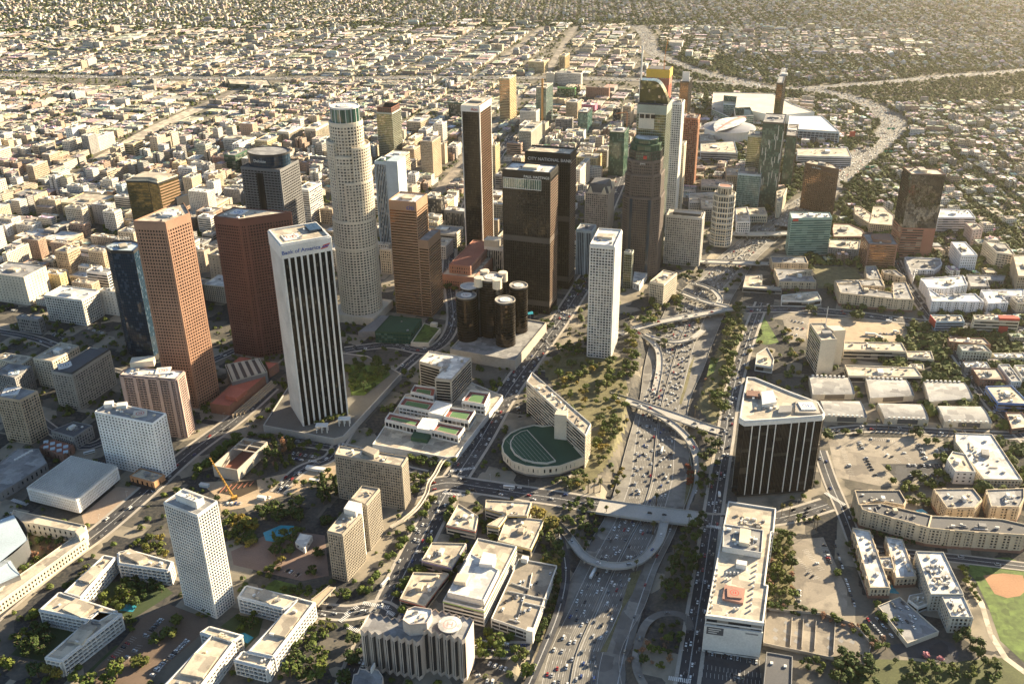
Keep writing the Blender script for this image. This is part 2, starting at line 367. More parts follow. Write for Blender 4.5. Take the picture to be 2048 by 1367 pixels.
for m in (-20, -16.4, -12.8, -9.2, -5.6, -2.6, 4.2, 7.8, 11.4, 15., 18.6):
    LANES.append((fpath(lane_t(m)), -1 if m < 0 else 1))
tw = MB()
for L3, d in LANES:                                                    # tyre-darkened strip down each lane
    for k in (-.85, .85): ribbon(tw, offs([p[:2] for p in L3], k), -.32, .32, lambda i, L3=L3: L3[i][2] + .01)
struct('lane_wear', tw, paint('worn_concrete', (.135, .128, .118), .9, s2=.2, stain=.5))
for m in (-18.2, -14.6, -11, -7.4, 6, 9.6, 13.2, 16.8):
    P = [p[:2] for p in fpath(lane_t(m))]
    for x, y, a in along(P, 14.6):
        ca, sa = math.cos(a), math.sin(a); z = zg(x, y) + .32
        lines.face([(x + ca * u - sa * v, y + sa * u + ca * v, z) for u, v in ((-1.9, -.13), (1.9, -.13), (1.9, .13), (-1.9, .13))])
for m in (-23, 1.9, 21.5):
    P = fpath(lane_t(m)); ribbon(lines, [p[:2] for p in P], -.12, .12, lambda i, P=P: P[i][2] + .02)
P = fpath(lane_t(0)); p2 = [p[:2] for p in P]
for i in range(len(P) - 1):
    a, b = P[i], P[i + 1]; L = math.hypot(b[0] - a[0], b[1] - a[1]); t_ = ((b[0] - a[0]) / L, (b[1] - a[1]) / L)
    md.slab(a, t_, (-t_[1], t_[0]), 0, L + .05, -.3, .3, a[2], a[2] + .95)
struct('median_barrier', md, CONC)
# retaining kerb walls along both freeway edges
rw = MB()
for side in (SL, SR):
    for i in range(len(side) - 1):
        a, b = side[i], side[i + 1]; L = math.hypot(b[0] - a[0], b[1] - a[1]) or 1; t_ = ((b[0] - a[0]) / L, (b[1] - a[1]) / L)
        if SZ[i] < -1: rw.slab(a, t_, (-t_[1], t_[0]), 0, L + .05, -.25, .25, SZ[i], SZ[i] + 1.3)
struct('freeway_kerb_wall', rw, CONC)
for i in range(len(FC) - 1): mark([FL[i], FL[i + 1], FRt[i + 1], FRt[i]], 12)
# strips of bare soil and scrub on the freeway's right side, below the gore
gs = MB()
for pts in (Q('b5', [(1560, 1000), (1640, 830), (1720, 540), (1800, 520), (1730, 700), (1650, 830), (1600, 960), (1540, 1130), (1490, 1130)]), Q('b6', [(640, 760), (700, 720), (610, 930), (560, 900)]),
            Q('b6', [(830, 560), (860, 250), (870, 200), (910, 240), (905, 400), (870, 580)]), Q('a7', [(300, 880), (340, 800), (290, 1010), (240, 1170), (220, 1170)])):
    gs.cap([G(x, y, -7) for x, y in pts], -6.64)
struct('planted_strip', gs, SCRUB)
# ---------------------------------------------------------------- roads
ROADS = []
def road(name, px, wd, lanes=4, z=.06, fr='p', mat=None, ctr=True, side=3.2, zb=0.):
    P = smooth([G(x, y, zb) for x, y in Q(fr, px)], 5); k = len(ROADS); z = zb + z + .012 * k
    if side:
        sw = MB(); ribbon(sw, P, -wd / 2 - side, -wd / 2 - .002, z + .13); ribbon(sw, P, wd / 2 + .002, wd / 2 + side, z + .13)
        ribbon(sw, P, -wd / 2 - .002, -wd / 2, z + .13)
        struct('pavement', sw, PAVE)
    mb = MB(); ribbon(mb, P, -wd / 2, wd / 2, z + (.1 if side else 0)); struct(name, mb, mat or ASPH)
    zz = z + .104 if side else z + .004
    if ctr:
        ribbon(lines, P, -.35, -.15, zz); ribbon(lines, P, .15, .35, zz)
        lw = wd / lanes
        for j in range(1, lanes):
            if j * 2 == lanes: continue
            for x, y, a in along(offs(P, -wd / 2 + j * lw), 13):
                ca, sa = math.cos(a), math.sin(a)
                lines.face([(x + ca * u - sa * v, y + sa * u + ca * v, zz) for u, v in ((-1.6, -.12), (1.6, -.12), (1.6, .12), (-1.6, .12))])
    for i in range(len(P) - 1):
        A, B = offs(P, -wd / 2 - side), offs(P, wd / 2 + side); mark([A[i], A[i + 1], B[i + 1], B[i]], 2)
    ROADS.append((name, P, wd, lanes, zz, px)); return P
def crosswalk(fr, a, b, w=4.5, z=.45):                                # zebra from pixel a to pixel b
    p, q = (G(*q1(fr, *v), 0) for v in (a, b)); L = math.hypot(q[0] - p[0], q[1] - p[1]); ang = math.atan2(q[1] - p[1], q[0] - p[0])
    k = int(L / 1.5)
    for i in range(k):
        t = (i + .5) / k; x, y = p[0] + (q[0] - p[0]) * t, p[1] + (q[1] - p[1]) * t; ca, sa = math.cos(ang), math.sin(ang)
        lines.face([(x + ca * u - sa * v, y + sa * u + ca * v, z) for u, v in ((-.38, -w / 2), (.38, -w / 2), (.38, w / 2), (-.38, w / 2))])
road('main_avenue', [(680, 1440), (722, 1330), (800, 1165), (860, 1045), (905, 965), (960, 880), (1012, 790), (1065, 715), (1120, 640), (1165, 570), (1195, 520), (1225, 460)], 24, 6)
road('upper_avenue', [(-80, 1290), (0, 1215), (100, 1135), (200, 1062), (290, 985), (380, 905), (470, 838), (540, 775)], 20, 4)
road('cross_street', [(610, 1215), (690, 1225), (760, 1215), (800, 1240), (900, 1290), (1060, 1300)], 15, 4)
road('bridge_street', [(820, 985), (890, 965), (960, 973), (1040, 985), (1120, 997), (1196, 1010)], 22, 4)
road('bridge_street', [(1415, 1040), (1460, 1040), (1560, 1035), (1655, 1008)], 18, 4)
road('frontage_street', [(1366, 1420), (1392, 1250), (1408, 1150), (1424, 1040), (1438, 950), (1450, 880), (1462, 800), (1484, 715), (1506, 650), (1524, 605)], 15, 4)
road('hill_street', [(1640, 900), (1660, 960), (1690, 1030), (1720, 1110), (1752, 1190)], 12, 2, side=2)
road('studio_street', [(1645, 865), (1740, 856), (1850, 862), (1960, 868), (2070, 872)], 12, 2)
road('school_street', [(2080, 905), (1985, 810), (1920, 715), (1880, 660), (1850, 620), (1815, 570), (1790, 520)], 14, 4)
road('cross_boulevard', [(1490, 620), (1560, 618), (1640, 622), (1720, 630), (1800, 640), (1900, 650), (2060, 662)], 17, 4)
road('pool_street', [(1700, 1095), (1800, 1105), (1900, 1115), (2070, 1135)], 10, 2, side=2)
road('hill_lane', [(560, 880), (650, 890), (720, 905), (790, 935), (850, 950)], 14, 4)
road('terrace_street', [(555, 985), (600, 940), (660, 915), (690, 870), (740, 800), (800, 742), (860, 690)], 12, 3)
road('hill_street', [(30, 800), (120, 870), (200, 885), (330, 770), (470, 700)], 12, 2, side=2)
road('hill_street', [(-20, 660), (80, 680), (220, 740), (330, 760)], 12, 2, side=2)
road('hill_street', [(690, 700), (780, 690), (860, 700), (905, 650), (900, 560), (905, 480)], 14, 4)
road('plaza_street', [(1100, 690), (1060, 640), (1085, 570), (1130, 520)], 10, 2, side=0)
road('arena_avenue', [(1165, 540), (1215, 420), (1245, 350), (1265, 290)], 20, 4)
road('market_street', [(895, 560), (905, 470), (935, 410), (985, 330), (1025, 270)], 16, 4)
for a, b in (((1212, 765), (1410, 800)), ((1080, 855), (1180, 790)), ((1040, 905), (1110, 850)), ((1100, 940), (1185, 975)), ((1400, 830), (1460, 860))): crosswalk('b3', a, b)
crosswalk('p', (885, 985), (930, 990)); crosswalk('p', (900, 942), (950, 935)); crosswalk('p', (1412, 1052), (1442, 1056)); crosswalk('b7', (340, 1320), (520, 1350)); crosswalk('b6', (1000, 730), (1100, 735)); crosswalk('b2', (1150, 1150), (1240, 1110)); crosswalk('b2', (90, 1210), (210, 1250)); crosswalk('p', (1650, 985), (1690, 1010))
# ramps that leave the freeway on the level or rise from it
def ramp_road(name, px, wd, zs, fr='p', thick=1.1, lab=None):
    """raised carriageway: deck, two parapets, columns"""
    pts = Q(fr, px); P = smooth([(*G(x, y, z), z) for (x, y), z in zip(pts, zs)], 6)
    p2 = [p[:2] for p in P]; cz = cen(p2); root = bpy.data.objects.new(name, None); COL.objects.link(root); o = (cz[0], cz[1], 0); root.location = o
    mb = MB(); zf = lambda i: P[i][2]
    ribbon(mb, p2, -wd / 2, wd / 2, zf); A, B = offs(p2, -wd / 2), offs(p2, wd / 2)
    for E_ in (A, B):
        for i in range(len(P) - 1): mb.face([(*E_[i], P[i][2] - thick), (*E_[i + 1], P[i + 1][2] - thick), (*E_[i + 1], P[i + 1][2]), (*E_[i], P[i][2])])
    ribbon(mb, p2, -wd / 2, wd / 2, lambda i: P[i][2] - thick)
    mb.build('deck', CONC, root, o)
    for s_ in (-1, 1):
        pr = MB(); a, b = offs(p2, s_ * (wd / 2 + .02)), offs(p2, s_ * (wd / 2 + .42))
        for i in range(len(P) - 1):
            z0, z1 = P[i][2], P[i + 1][2]
            for u, v, t0, t1 in ((a, a, 0, 1.1), (b, b, -thick, 1.1)): pr.face([(*u[i], z0 + t0), (*u[i + 1], z1 + t0), (*v[i + 1], z1 + t1), (*v[i], z0 + t1)])
            pr.face([(*a[i], z0 + 1.1), (*a[i + 1], z1 + 1.1), (*b[i + 1], z1 + 1.1), (*b[i], z0 + 1.1)])
        pr.build('parapet', CONC, root, o)
    for x, y, a in along(p2, 24, 10):
        i = min(range(len(P)), key=lambda i: (P[i][0] - x) ** 2 + (P[i][1] - y) ** 2); g_ = zg(x, y)
        if P[i][2] - thick - g_ > 2.2:
            c = MB(); c.box(x, y, g_ - .3, 1.2, wd * .6, P[i][2] - thick - g_ + .3, a); c.build('column', CONC, root, o)
    for i in range(len(P) - 1): mark([A[i], A[i + 1], B[i + 1], B[i]], 3)
    tag(root, lab, 'bridge'); LANES.append(([(x, y, z + .02) for x, y, z in P], 0)); return P
ramp_road('road_bridge', [(1170, 1007), (1230, 1016), (1300, 1026), (1370, 1034), (1432, 1042)], 23, [.1, .1, .1, .1, .1], lab='broad straight road bridge across the freeway beside the long white-roofed block', thick=1.6)
ramp_road('road_bridge', [(1215, 790), (1270, 806), (1340, 829), (1415, 855), (1452, 866)], 15, [.1] * 5, lab='straight concrete bridge over the freeway level with the rounded black tower')
ramp_road('road_bridge', [(1240, 668), (1300, 648), (1380, 632), (1455, 619), (1500, 616)], 12, [.1] * 5, lab='straight road bridge leaving the white grid tower across the freeway')
ramp_road('road_bridge', [(1400, 522), (1450, 524), (1500, 526), (1545, 528)], 14, [.1] * 4, lab='low road bridge across the freeway below the banded octagonal tower')
ramp_road('road_bridge', [(1455, 466), (1500, 468), (1550, 467), (1590, 466)], 17, [.1] * 4, lab='pale wide bridge over the freeway left of the teal glass block')
ramp_road('curved_ramp', [(1114, 1046), (1133, 1067), (1149, 1089), (1167, 1110), (1198, 1126), (1240, 1131), (1278, 1121), (1304, 1099), (1319, 1078), (1327, 1050), (1330, 1038)], 8, [0, -.1, -.1, -.1, -.1, -.1, -.1, -.1, 0, 0, .1], lab='tight U-shaped concrete ramp swinging over the freeway nearest the camera')
ramp_road('curved_ramp', [(1262, 806), (1290, 815), (1328, 836), (1362, 862), (1386, 892), (1397, 930), (1396, 970), (1384, 1008), (1378, 1030)], 8.5, [.2, .1, 0, -.6, -2, -3.5, -5, -6.2, -6.5], lab='long curved ramp arching off the straight bridge beside red bushes')
ramp_road('curved_ramp', [(1352, 580), (1385, 594), (1418, 605), (1440, 610), (1456, 614)], 9, [.2, .1, .1, .1, .2], lab='gently curved ramp beside the small white block with a flat roof')
ramp_road('curved_ramp', [(1384, 566), (1408, 572), (1428, 582), (1440, 597), (1437, 608)], 8, [-1, -.4, 0, .1, .1], lab='short hooked ramp bending down into the freeway interchange')
ramp_road('curved_ramp', [(1255, 655), (1276, 666), (1300, 680), (1317, 702), (1319, 737), (1310, 784)], 8, [.1, -.5, -2, -3.8, -5.5, -6.4], lab='curving exit ramp below the white grid tower full of queuing cars')
ramp_road('curved_ramp', [(1290, 668), (1318, 678), (1352, 683), (1384, 676), (1406, 660)], 7, [.1, 0, -.1, -.2, 0], lab='thin curved ramp crossing high above the dense freeway lanes')
road('slip_road', [(1225, 1420), (1252, 1290), (1280, 1200), (1306, 1130), (1336, 1070), (1350, 1034)], 11, 2, zb=-DEP, z=.34, side=0, mat=FWAY)
road('slip_road', [(1300, 1390), (1272, 1330), (1285, 1260), (1310, 1232), (1345, 1226), (1372, 1235), (1382, 1260)], 7, 2, side=0, mat=FWAY, ctr=False)
road('slip_road', [(1052, 1380), (1085, 1305), (1115, 1230), (1130, 1170), (1131, 1130), (1124, 1090), (1112, 1048)], 8, 2, zb=0, side=0)
struct('lane_markings', lines, MARK)
# ---------------------------------------------------------------- open ground between the buildings
def inpoly(P, x, y):
    r = False
    for i in range(len(P)):
        (ax, ay), (bx, by) = P[i - 1], P[i]
        if (ay > y) != (by > y) and x < (bx - ax) * (y - ay) / (by - ay) + ax: r = not r
    return r
def drape(mb, P, z, s=3.5):                                            # ragged-edged cover that follows the ground
    x0, y0 = min(p[0] for p in P), min(p[1] for p in P); x1, y1 = max(p[0] for p in P), max(p[1] for p in P)
    nx_, ny_ = int((x1 - x0) / s) + 2, int((y1 - y0) / s) + 2
    gx, gy = np.meshgrid(x0 + np.arange(nx_) * s, y0 + np.arange(ny_) * s, indexing='ij'); gz = trench(gx, gy) + z
    for i in range(nx_ - 1):
        for j in range(ny_ - 1):
            if inpoly(P, gx[i, j] + s / 2, gy[i, j] + s / 2):
                mb.face([(gx[a, b], gy[a, b], gz[a, b] + .15) for a, b in ((i, j), (i + 1, j), (i + 1, j + 1), (i, j + 1))])
def patch(name, fr, pts, mat, z=.05, mk=True):
    P = [G(x, y, 0) for x, y in Q(fr, pts)]
    mb = MB()
    if mat is SCRUB: drape(mb, P, z)
    else: mb.cap(P, z)
    o = struct(name, mb, mat)
    if mk: mark(P, 2)
    return P
patch('car_park_ground', 'b8', [(165, 350), (390, 330), (560, 700), (560, 850), (450, 870), (190, 800)], LOT, .06)
patch('car_park_ground', 'a8', [(450, 880), (1330, 900), (1370, 1240), (860, 1260), (520, 1190)], LOT, .05)
patch('car_park_ground', 'a8', [(860, 1090), (1330, 1090), (1340, 1190), (1000, 1230)], ASPH, .06)
patch('bare_lot', 'a7', [(1150, 520), (1830, 500), (2000, 690), (1480, 700), (1200, 690)], DIRT, .04)
patch('bare_lot', 'a7', [(1230, 120), (1560, 130), (1680, 300), (1280, 290)], SCRUB, .05)
patch('car_park_ground', 'a7', [(1000, 490), (1215, 500), (1180, 690), (1050, 700)], LOT, .05)
patch('lawn', 'a7', [(800, 500), (860, 495), (980, 700), (880, 720), (790, 690)], LAWN, .06)
patch('lawn', 'a7', [(460, 830), (560, 810), (540, 900), (430, 960)], LAWN, .03)
patch('outfield_grass', 'b8', [(1400, 560), (1450, 490), (1700, 470), (1850, 540), (1850, 1250), (1640, 1060), (1560, 830), (1470, 640)], LAWN, .05)
patch('infield_dirt', 'b8', [(1520, 600), (1660, 585), (1800, 600), (1830, 700), (1780, 745), (1690, 760), (1600, 730)], paint('infield', (.36, .19, .10)), .09)
patch('gravel_path', 'b8', [(1405, 570), (1440, 640), (1530, 800), (1590, 1010), (1700, 1180), (1809, 1260), (1809, 1300), (1660, 1190), (1560, 1030), (1500, 830), (1400, 660)], RTAN, .08)
patch('grass_slope', 'b8', [(760, 1190), (1020, 1200), (1230, 1230), (1400, 1200), (1680, 1180), (1809, 1300), (1809, 1420), (500, 1420)], paint('dry_grass', (.085, .095, .035), var=.5), .03)
patch('turning_circle', 'b8', [(860, 1090), (1100, 1060), (1200, 1050), (1310, 1080), (1350, 1150), (1320, 1210), (1240, 1225), (1100, 1190), (940, 1170), (880, 1130)], ASPH, .07)
patch('construction_ground', 'b4', [(0, 1080), (300, 1060), (430, 1060), (700, 1000), (1030, 950), (1030, 1030), (800, 1130), (560, 1200), (330, 1270), (160, 1300), (140, 1200)], DIRT, .05)
patch('park_paving', 'b3', [(230, 380), (530, 240), (700, 230), (930, 260), (960, 560), (760, 600), (500, 540), (250, 480)], paint('brick_paving', (.22, .155, .125)), .05)
patch('lawn', 'b3', [(510, 620), (560, 590), (720, 630), (720, 690), (640, 700), (480, 660)], LAWN, .09)
patch('swimming_pool', 'b3', [(470, 240), (600, 185), (700, 190), (740, 215), (640, 270), (560, 310), (490, 300)], POOL, .1)
patch('swimming_pool', 'b3', [(290, 995), (330, 985), (400, 1020), (355, 1065), (300, 1040)], POOL, .12)
patch('swimming_pool', 'b1', [(930, 755), (1030, 775), (990, 830), (890, 820)], POOL, .12)
patch('swimming_pool', 'b8', [(865, 670), (890, 665), (900, 700), (930, 730), (860, 725)], POOL, .12)
patch('swimming_pool', 'b8', [(1040, 140), (1090, 130), (1130, 160), (1070, 165)], POOL, .12)
patch('swimming_pool', 'a4', [(742, 540), (780, 535), (785, 555), (745, 560)], POOL, 14.6, False)
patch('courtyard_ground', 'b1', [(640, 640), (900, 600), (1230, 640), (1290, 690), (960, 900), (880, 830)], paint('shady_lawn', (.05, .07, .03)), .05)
patch('courtyard_ground', 'b1', [(300, 900), (640, 920), (340, 1200), (80, 1150)], MATS['shady_lawn'], .05)
patch('car_park_ground', 'b1', [(1060, 870), (1250, 770), (1550, 880), (1540, 960), (1080, 1367), (620, 1367), (870, 1100)], paint('brown_asphalt', (.16, .115, .085)), .05)
patch('lawn', 'b1', [(590, 1330), (860, 1080), (890, 1080), (740, 1220), (600, 1367)], MATS['shady_lawn'], .08)
patch('courtyard_ground', 'b3', [(150, 940), (270, 850), (470, 880), (440, 1000), (330, 1110), (250, 980)], MATS['shady_lawn'], .05)
patch('car_park_ground', 'b7', [(600, 1110), (1050, 1190), (1080, 1367), (560, 1367)], ASPH, .05)
patch('garden_ground', 'a4', [(850, 870), (1000, 770), (1480, 820), (1500, 1100), (1480, 1367), (1200, 1340), (1000, 1100), (880, 960)], SCRUB, .04)
patch('garden_ground', 'c4', [(1050, 150), (1430, -60), (1420, 200), (1230, 560), (1020, 760), (800, 830), (690, 740), (980, 600)], SCRUB, .05)
patch('garden_ground', 'b7', [(1120, 190), (1310, 190), (1340, 740), (1120, 790)], SCRUB, .05)
patch('garden_ground', 'b5', [(1000, 30), (1180, 130), (1230, 420), (1200, 760), (1010, 1060), (1170, 520), (1090, 160)], SCRUB, .05)
patch('slope_ground', 'a7', [(590, 430), (720, 410), (690, 680), (640, 960), (560, 1270), (470, 1320), (350, 1180), (430, 950), (550, 640)], SCRUB, .02)
patch('plaza_paving', 'b2', [(620, 1330), (880, 1110), (1100, 1130), (1130, 1180), (900, 1367), (640, 1400)], paint('pink_paving', (.36, .27, .2)), .06)
patch('plaza_paving', 'c4', [(650, 700), (970, 560), (990, 620), (690, 730)], PAVE, .07)
patch('museum_garden', 'b1', [(0, 780), (60, 590), (140, 430), (210, 180), (330, 160), (560, 270), (580, 320), (80, 750), (0, 830)], paint('garden_soil', (.15, .11, .06)), .05)
# ---------------------------------------------------------------- buildings
# facade styles: bay width, floor height, pier width, spandrel height, depth of the frame, corner pier, top band, base height
def sty(bw=4., fh=3.9, pw=1., sh=1.2, dp=.5, cp=1.2, tb=3., bb=5., pier=True, span=True):
    return dict(bw=bw, fh=fh, pw=pw, sh=sh, dp=dp, cp=cp, tb=tb, bb=bb, pier=pier, span=span)
ST_PUNCH = sty(3.5, 3.9, 1.3, 1.7, .6, 1.6, 9)
ST_GRID = sty(3.6, 3.8, 1.1, 1.5, .5, 1.2, 2.5)
ST_FINE = sty(2.4, 3.3, .8, 1.2, .4, .9, 2)
ST_BANDS = sty(9, 3.9, .5, 1.7, .35, .6, 3, pier=False)
ST_FINS = sty(3., 3.9, .8, .6, .6, 1.2, 4, span=False)
ST_CURT = sty(3., 3.9, .16, .55, .12, .3, 2.5)
ST_APT = sty(3.6, 3.1, 1.5, 1.25, .45, 1.6, 1.2, 3)
ST_BALC = sty(4.2, 3.0, .5, 1.1, 1.3, 2.4, 2, 4)
ST_WALL = sty(6, 4.2, 4.2, 2.6, .12, 3, 1.5)
def shell(core, fr, P, z0, z1, s, c=(1, 1, 1), skip=()):
    P = ccw(P); n = len(P); H_ = z1 - z0
    core.wall(P, z0, z1 - .02, (1, 1, 1), 0, s['bw'], s['fh'])
    nf = max(1, int((H_ - s['tb'] - .5) / s['fh'])); fh = (H_ - s['tb']) / nf
    for i in range(n):
        a, b = P[i], P[(i + 1) % n]; L = math.hypot(b[0] - a[0], b[1] - a[1])
        if L < .5: continue
        t = ((b[0] - a[0]) / L, (b[1] - a[1]) / L); nm = (t[1], -t[0]); d = s['dp']
        if i in skip: fr.slab(a, t, nm, -d * .3, L + d * .3, 0, d, z0, z1, c); continue
        fr.slab(a, t, nm, -d * .25, L + d * .25, 0, d + .06, z1 - s['tb'], z1, c)
        if s['cp'] and L > 3 * s['cp']:
            fr.slab(a, t, nm, -.01, s['cp'], 0, d + .03, z0, z1 - s['tb'], c); fr.slab(a, t, nm, L - s['cp'], L + .01, 0, d + .03, z0, z1 - s['tb'], c)
        nb = max(1, round(L / s['bw'])); bw = L / nb
        if s['pier']:
            for k in range(1, nb): fr.slab(a, t, nm, k * bw - s['pw'] / 2, k * bw + s['pw'] / 2, 0, d, z0, z1 - s['tb'], c)
        if s['span']:
            for k in range(nf): fr.slab(a, t, nm, 0, L, 0, d - .04, z0 + k * fh, z0 + k * fh + s['sh'], c)
class Bd:
    """a building: Empty at its base, parts in metres round it"""
    N = 0
    def __init__(s, name, P, z0=0., label=None, cat='building', group=None, grow=4):
        c = cen(P); s.o = (c[0], c[1], z0); s.r = bpy.data.objects.new(name, None); COL.objects.link(s.r); s.r.location = s.o
        tag(s.r, label, cat, group); s.P = ccw(P); s.z0 = z0; s.z1 = z0
        if grow is not None: mark(P, grow)
    def part(s, name, mb, mat):
        return mb.build(name, mat, s.r, s.o) if mb.f else None
    def shell(s, P, z0, z1, st, fm, gm, c=(1, 1, 1), skip=(), name='frame'):
        core, fr = MB(), MB(); shell(core, fr, P, z0, z1, st, c, skip); s.part('window_glass', core, gm); s.part(name, fr, fm); s.z1 = max(s.z1, z1); return s
    def roof(s, P, z, mat=RGREY, par=1.1, pm=CONC, th=.5, c=(1, 1, 1)):
        mb = MB(); mb.cap(P, z + .01, c); s.part('roof', mb, mat)
        if par:
            Q_ = inset(P, th); pr = MB(); A = ccw(P); n = len(A)
            pr.wall(A, z - .3, z + par, c)
            for i in range(n):
                j = (i + 1) % n
                pr.face([(*A[i], z + par), (*A[j], z + par), (*Q_[j], z + par), (*Q_[i], z + par)], None, c)
                pr.face([(*Q_[j], z), (*Q_[i], z), (*Q_[i], z + par), (*Q_[j], z + par)], None, c)
            s.part('parapet', pr, pm)
        return s
    def solid(s, name, P, z0, z1, mat, c=(1, 1, 1)):
        mb = MB(); mb.prism(P, z0, z1, c); s.part(name, mb, mat); return s
    def box(s, name, x, y, z, lx, ly, lz, mat, ang=TH, c=(1, 1, 1)):
        mb = MB(); mb.box(x, y, z, lx, ly, lz, ang, c); return s.part(name, mb, mat)
    def clutter(s, P, z, n=6, mats=(RGREY, WHITE, RTAN), pent=.3, rnd=random, names=True):
        """penthouse and plant on a roof"""
        P = inset(P, 2.2); ang = math.atan2(P[1][1] - P[0][1], P[1][0] - P[0][0]); c = cen(P); A = abs(area(P)) ** .5
        if pent:
            lx, ly = A * pent * rnd.uniform(.9, 1.3), A * pent * rnd.uniform(.6, .9); h = rnd.uniform(2.6, 4.4)
            ox, oy = rnd.uniform(-.12, .12) * A, rnd.uniform(-.1, .1) * A
            s.box('rooftop_penthouse', c[0] + ox, c[1] + oy, z + .01, lx, ly, h, rnd.choice(mats), ang)
        for i in range(n // 3):                                        # duct runs
            k = rnd.randrange(len(P)); p, q = P[k], P[(k + 1) % len(P)]; f_ = rnd.uniform(.2, .75); a_ = math.atan2(q[1] - p[1], q[0] - p[0]); m_ = (c[0] + ((p[0] + q[0]) / 2 - c[0]) * f_, c[1] + ((p[1] + q[1]) / 2 - c[1]) * f_); s.box('roof_duct', m_[0], m_[1], z + .3, min(A * .4, 16) * rnd.uniform(.5, 1), .7, .7, rnd.choice(mats), a_)
        for i in range(n):
            a, b, d = rnd.random(), rnd.random(), rnd.random()
            k = rnd.randrange(len(P)); p = P[k]; q = P[(k + 1) % len(P)]
            x = c[0] + (p[0] + (q[0] - p[0]) * a - c[0]) * (.25 + .6 * b); y = c[1] + (p[1] + (q[1] - p[1]) * a - c[1]) * (.25 + .6 * b)
            u = min(2.5, A / 8)
            mb = MB(); mb.box(x, y, z + .35, u * (.6 + d), u * (.5 + .6 * b), .8 + 1.4 * d, ang)
            for ex, ey in ((-.4, 0), (.4, 0)): mb.box(x + ex * u, y + ey, z + .01, .3, .3, .36, ang)
            s.part('air_conditioner', mb, rnd.choice(mats))
        return s
    def helipad(s, x, y, z, r, mat=WHITE, ring=REDP, ang=TH, disc=False, mark_h=False):
        mb = MB()
        P = [(x + r * 1.05 * math.cos(k * math.pi / 16), y + r * 1.05 * math.sin(k * math.pi / 16)) for k in range(32)] if disc else \
            [(x + math.cos(ang) * u - math.sin(ang) * v, y + math.sin(ang) * u + math.cos(ang) * v) for u, v in ((-r, -r), (r, -r), (r, r), (-r, r))]
        mb.prism(P, z + .02, z + 1.0); hp = s.part('helipad', mb, mat)
        rg = MB(); n = 28
        for k in range(n):
            a, b = k * 2 * math.pi / n, (k + 1) * 2 * math.pi / n; r0, r1 = r * .52, r * .62
            rg.face([(x + r_ * math.cos(t), y + r_ * math.sin(t), z + 1.01) for r_, t in ((r0, a), (r1, a), (r1, b), (r0, b))])
        def stroke(u0, v0, u1, v1): rg.face([(x + math.cos(ang) * u - math.sin(ang) * v, y + math.sin(ang) * u + math.cos(ang) * v, z + 1.012) for u, v in ((u0, v0), (u1, v0), (u1, v1), (u0, v1))])
        if mark_h:
            for u in (-.28, .16): stroke(u * r, -.32 * r, (u + .12) * r, .32 * r)
            stroke(-.16 * r, -.06 * r, .16 * r, .06 * r)
        else:
            stroke(-.2 * r, -.25 * r, -.08 * r, .25 * r); stroke(.06 * r, -.25 * r, .24 * r, .25 * r)
        o = rg.build('helipad_marking', ring, hp, (0, 0, 0)); o.data.transform(Matrix.Translation((-s.o[0], -s.o[1], -s.o[2])))
        return s
    def sign(s, text, a, b, z, size, mat, u=.5, out=1.0, ext=.25):
        """raised letters on the wall from a to b (left to right as read), baseline at z"""
        cu = bpy.data.curves.new('sign', 'FONT'); cu.body = text; cu.size = size; cu.extrude = ext; cu.align_x = 'CENTER'; cu.resolution_u = 3
        ob = bpy.data.objects.new('sign', cu); COL.objects.link(ob); dg = bpy.context.evaluated_depsgraph_get()
        me = bpy.data.meshes.new_from_object(ob.evaluated_get(dg)); bpy.data.objects.remove(ob); me.materials.clear(); me.materials.append(mat)
        L = math.hypot(b[0] - a[0], b[1] - a[1]); t = ((b[0] - a[0]) / L, (b[1] - a[1]) / L); n = (t[1], -t[0])
        x, y = a[0] + t[0] * L * u + n[0] * out, a[1] + t[1] * L * u + n[1] * out
        me.transform(Matrix(((t[0], 0, n[0], x - s.o[0]), (t[1], 0, n[1], y - s.o[1]), (0, 1, 0, z - s.o[2]), (0, 0, 0, 1))))
        o = bpy.data.objects.new('sign', me); COL.objects.link(o); o.parent = s.r; return s
def roofpoly(fr, pts, base_=None, k=1, h=None, zb=0., rect=True):
    """footprint and roof height from the roof's corners and the foot of corner k"""
    P = Q(fr, pts) if fr else pts
    if h is None: h = height(P[k], base_, zb)
    Wd = [G(x, y, h) for x, y in P]
    if len(Wd) == 3 and rect: Wd = rect3(*Wd)
    return Wd, h
def lm(phrase, x, y): LANDMARKS.append((phrase, x, y))
def simple(name, label, P, h, st, fm, gm, roof=RGREY, n=8, cat='building', pent=.3, par=1.1, zb=0., c=(1, 1, 1), group=None):
    b = Bd(name, P, zb, label, cat, group); b.shell(P, zb, h, st, fm, gm, c); b.roof(P, h, roof, par, fm, c=c)
    if n or pent: b.clutter(P, h, n, pent=pent)
    return b
def ring(c, r, n=24, a0=0, a1=2 * math.pi): return [(c[0] + r * math.cos(a0 + (a1 - a0) * k / n), c[1] + r * math.sin(a0 + (a1 - a0) * k / n)) for k in range(n + (0 if abs(a1 - a0 - 2 * math.pi) < .01 else 1))]
def gbb(lx, fx, fy, rx, by, fbx=None):
    """grid box from roof pixels and the row where its near corner meets the ground"""
    top = (fx, fy)
    # foot lies straight below the corner: find the column on which the vertical through it ends
    bx = fx if fbx is None else fbx
    h = 20.
    for _ in range(8):
        h = height(top, (bx, by)); x, y = G(fx, fy, h); bx = PX(x, y, 0)[0]
    return gridbox(lx, fx, fy, rx, h), h
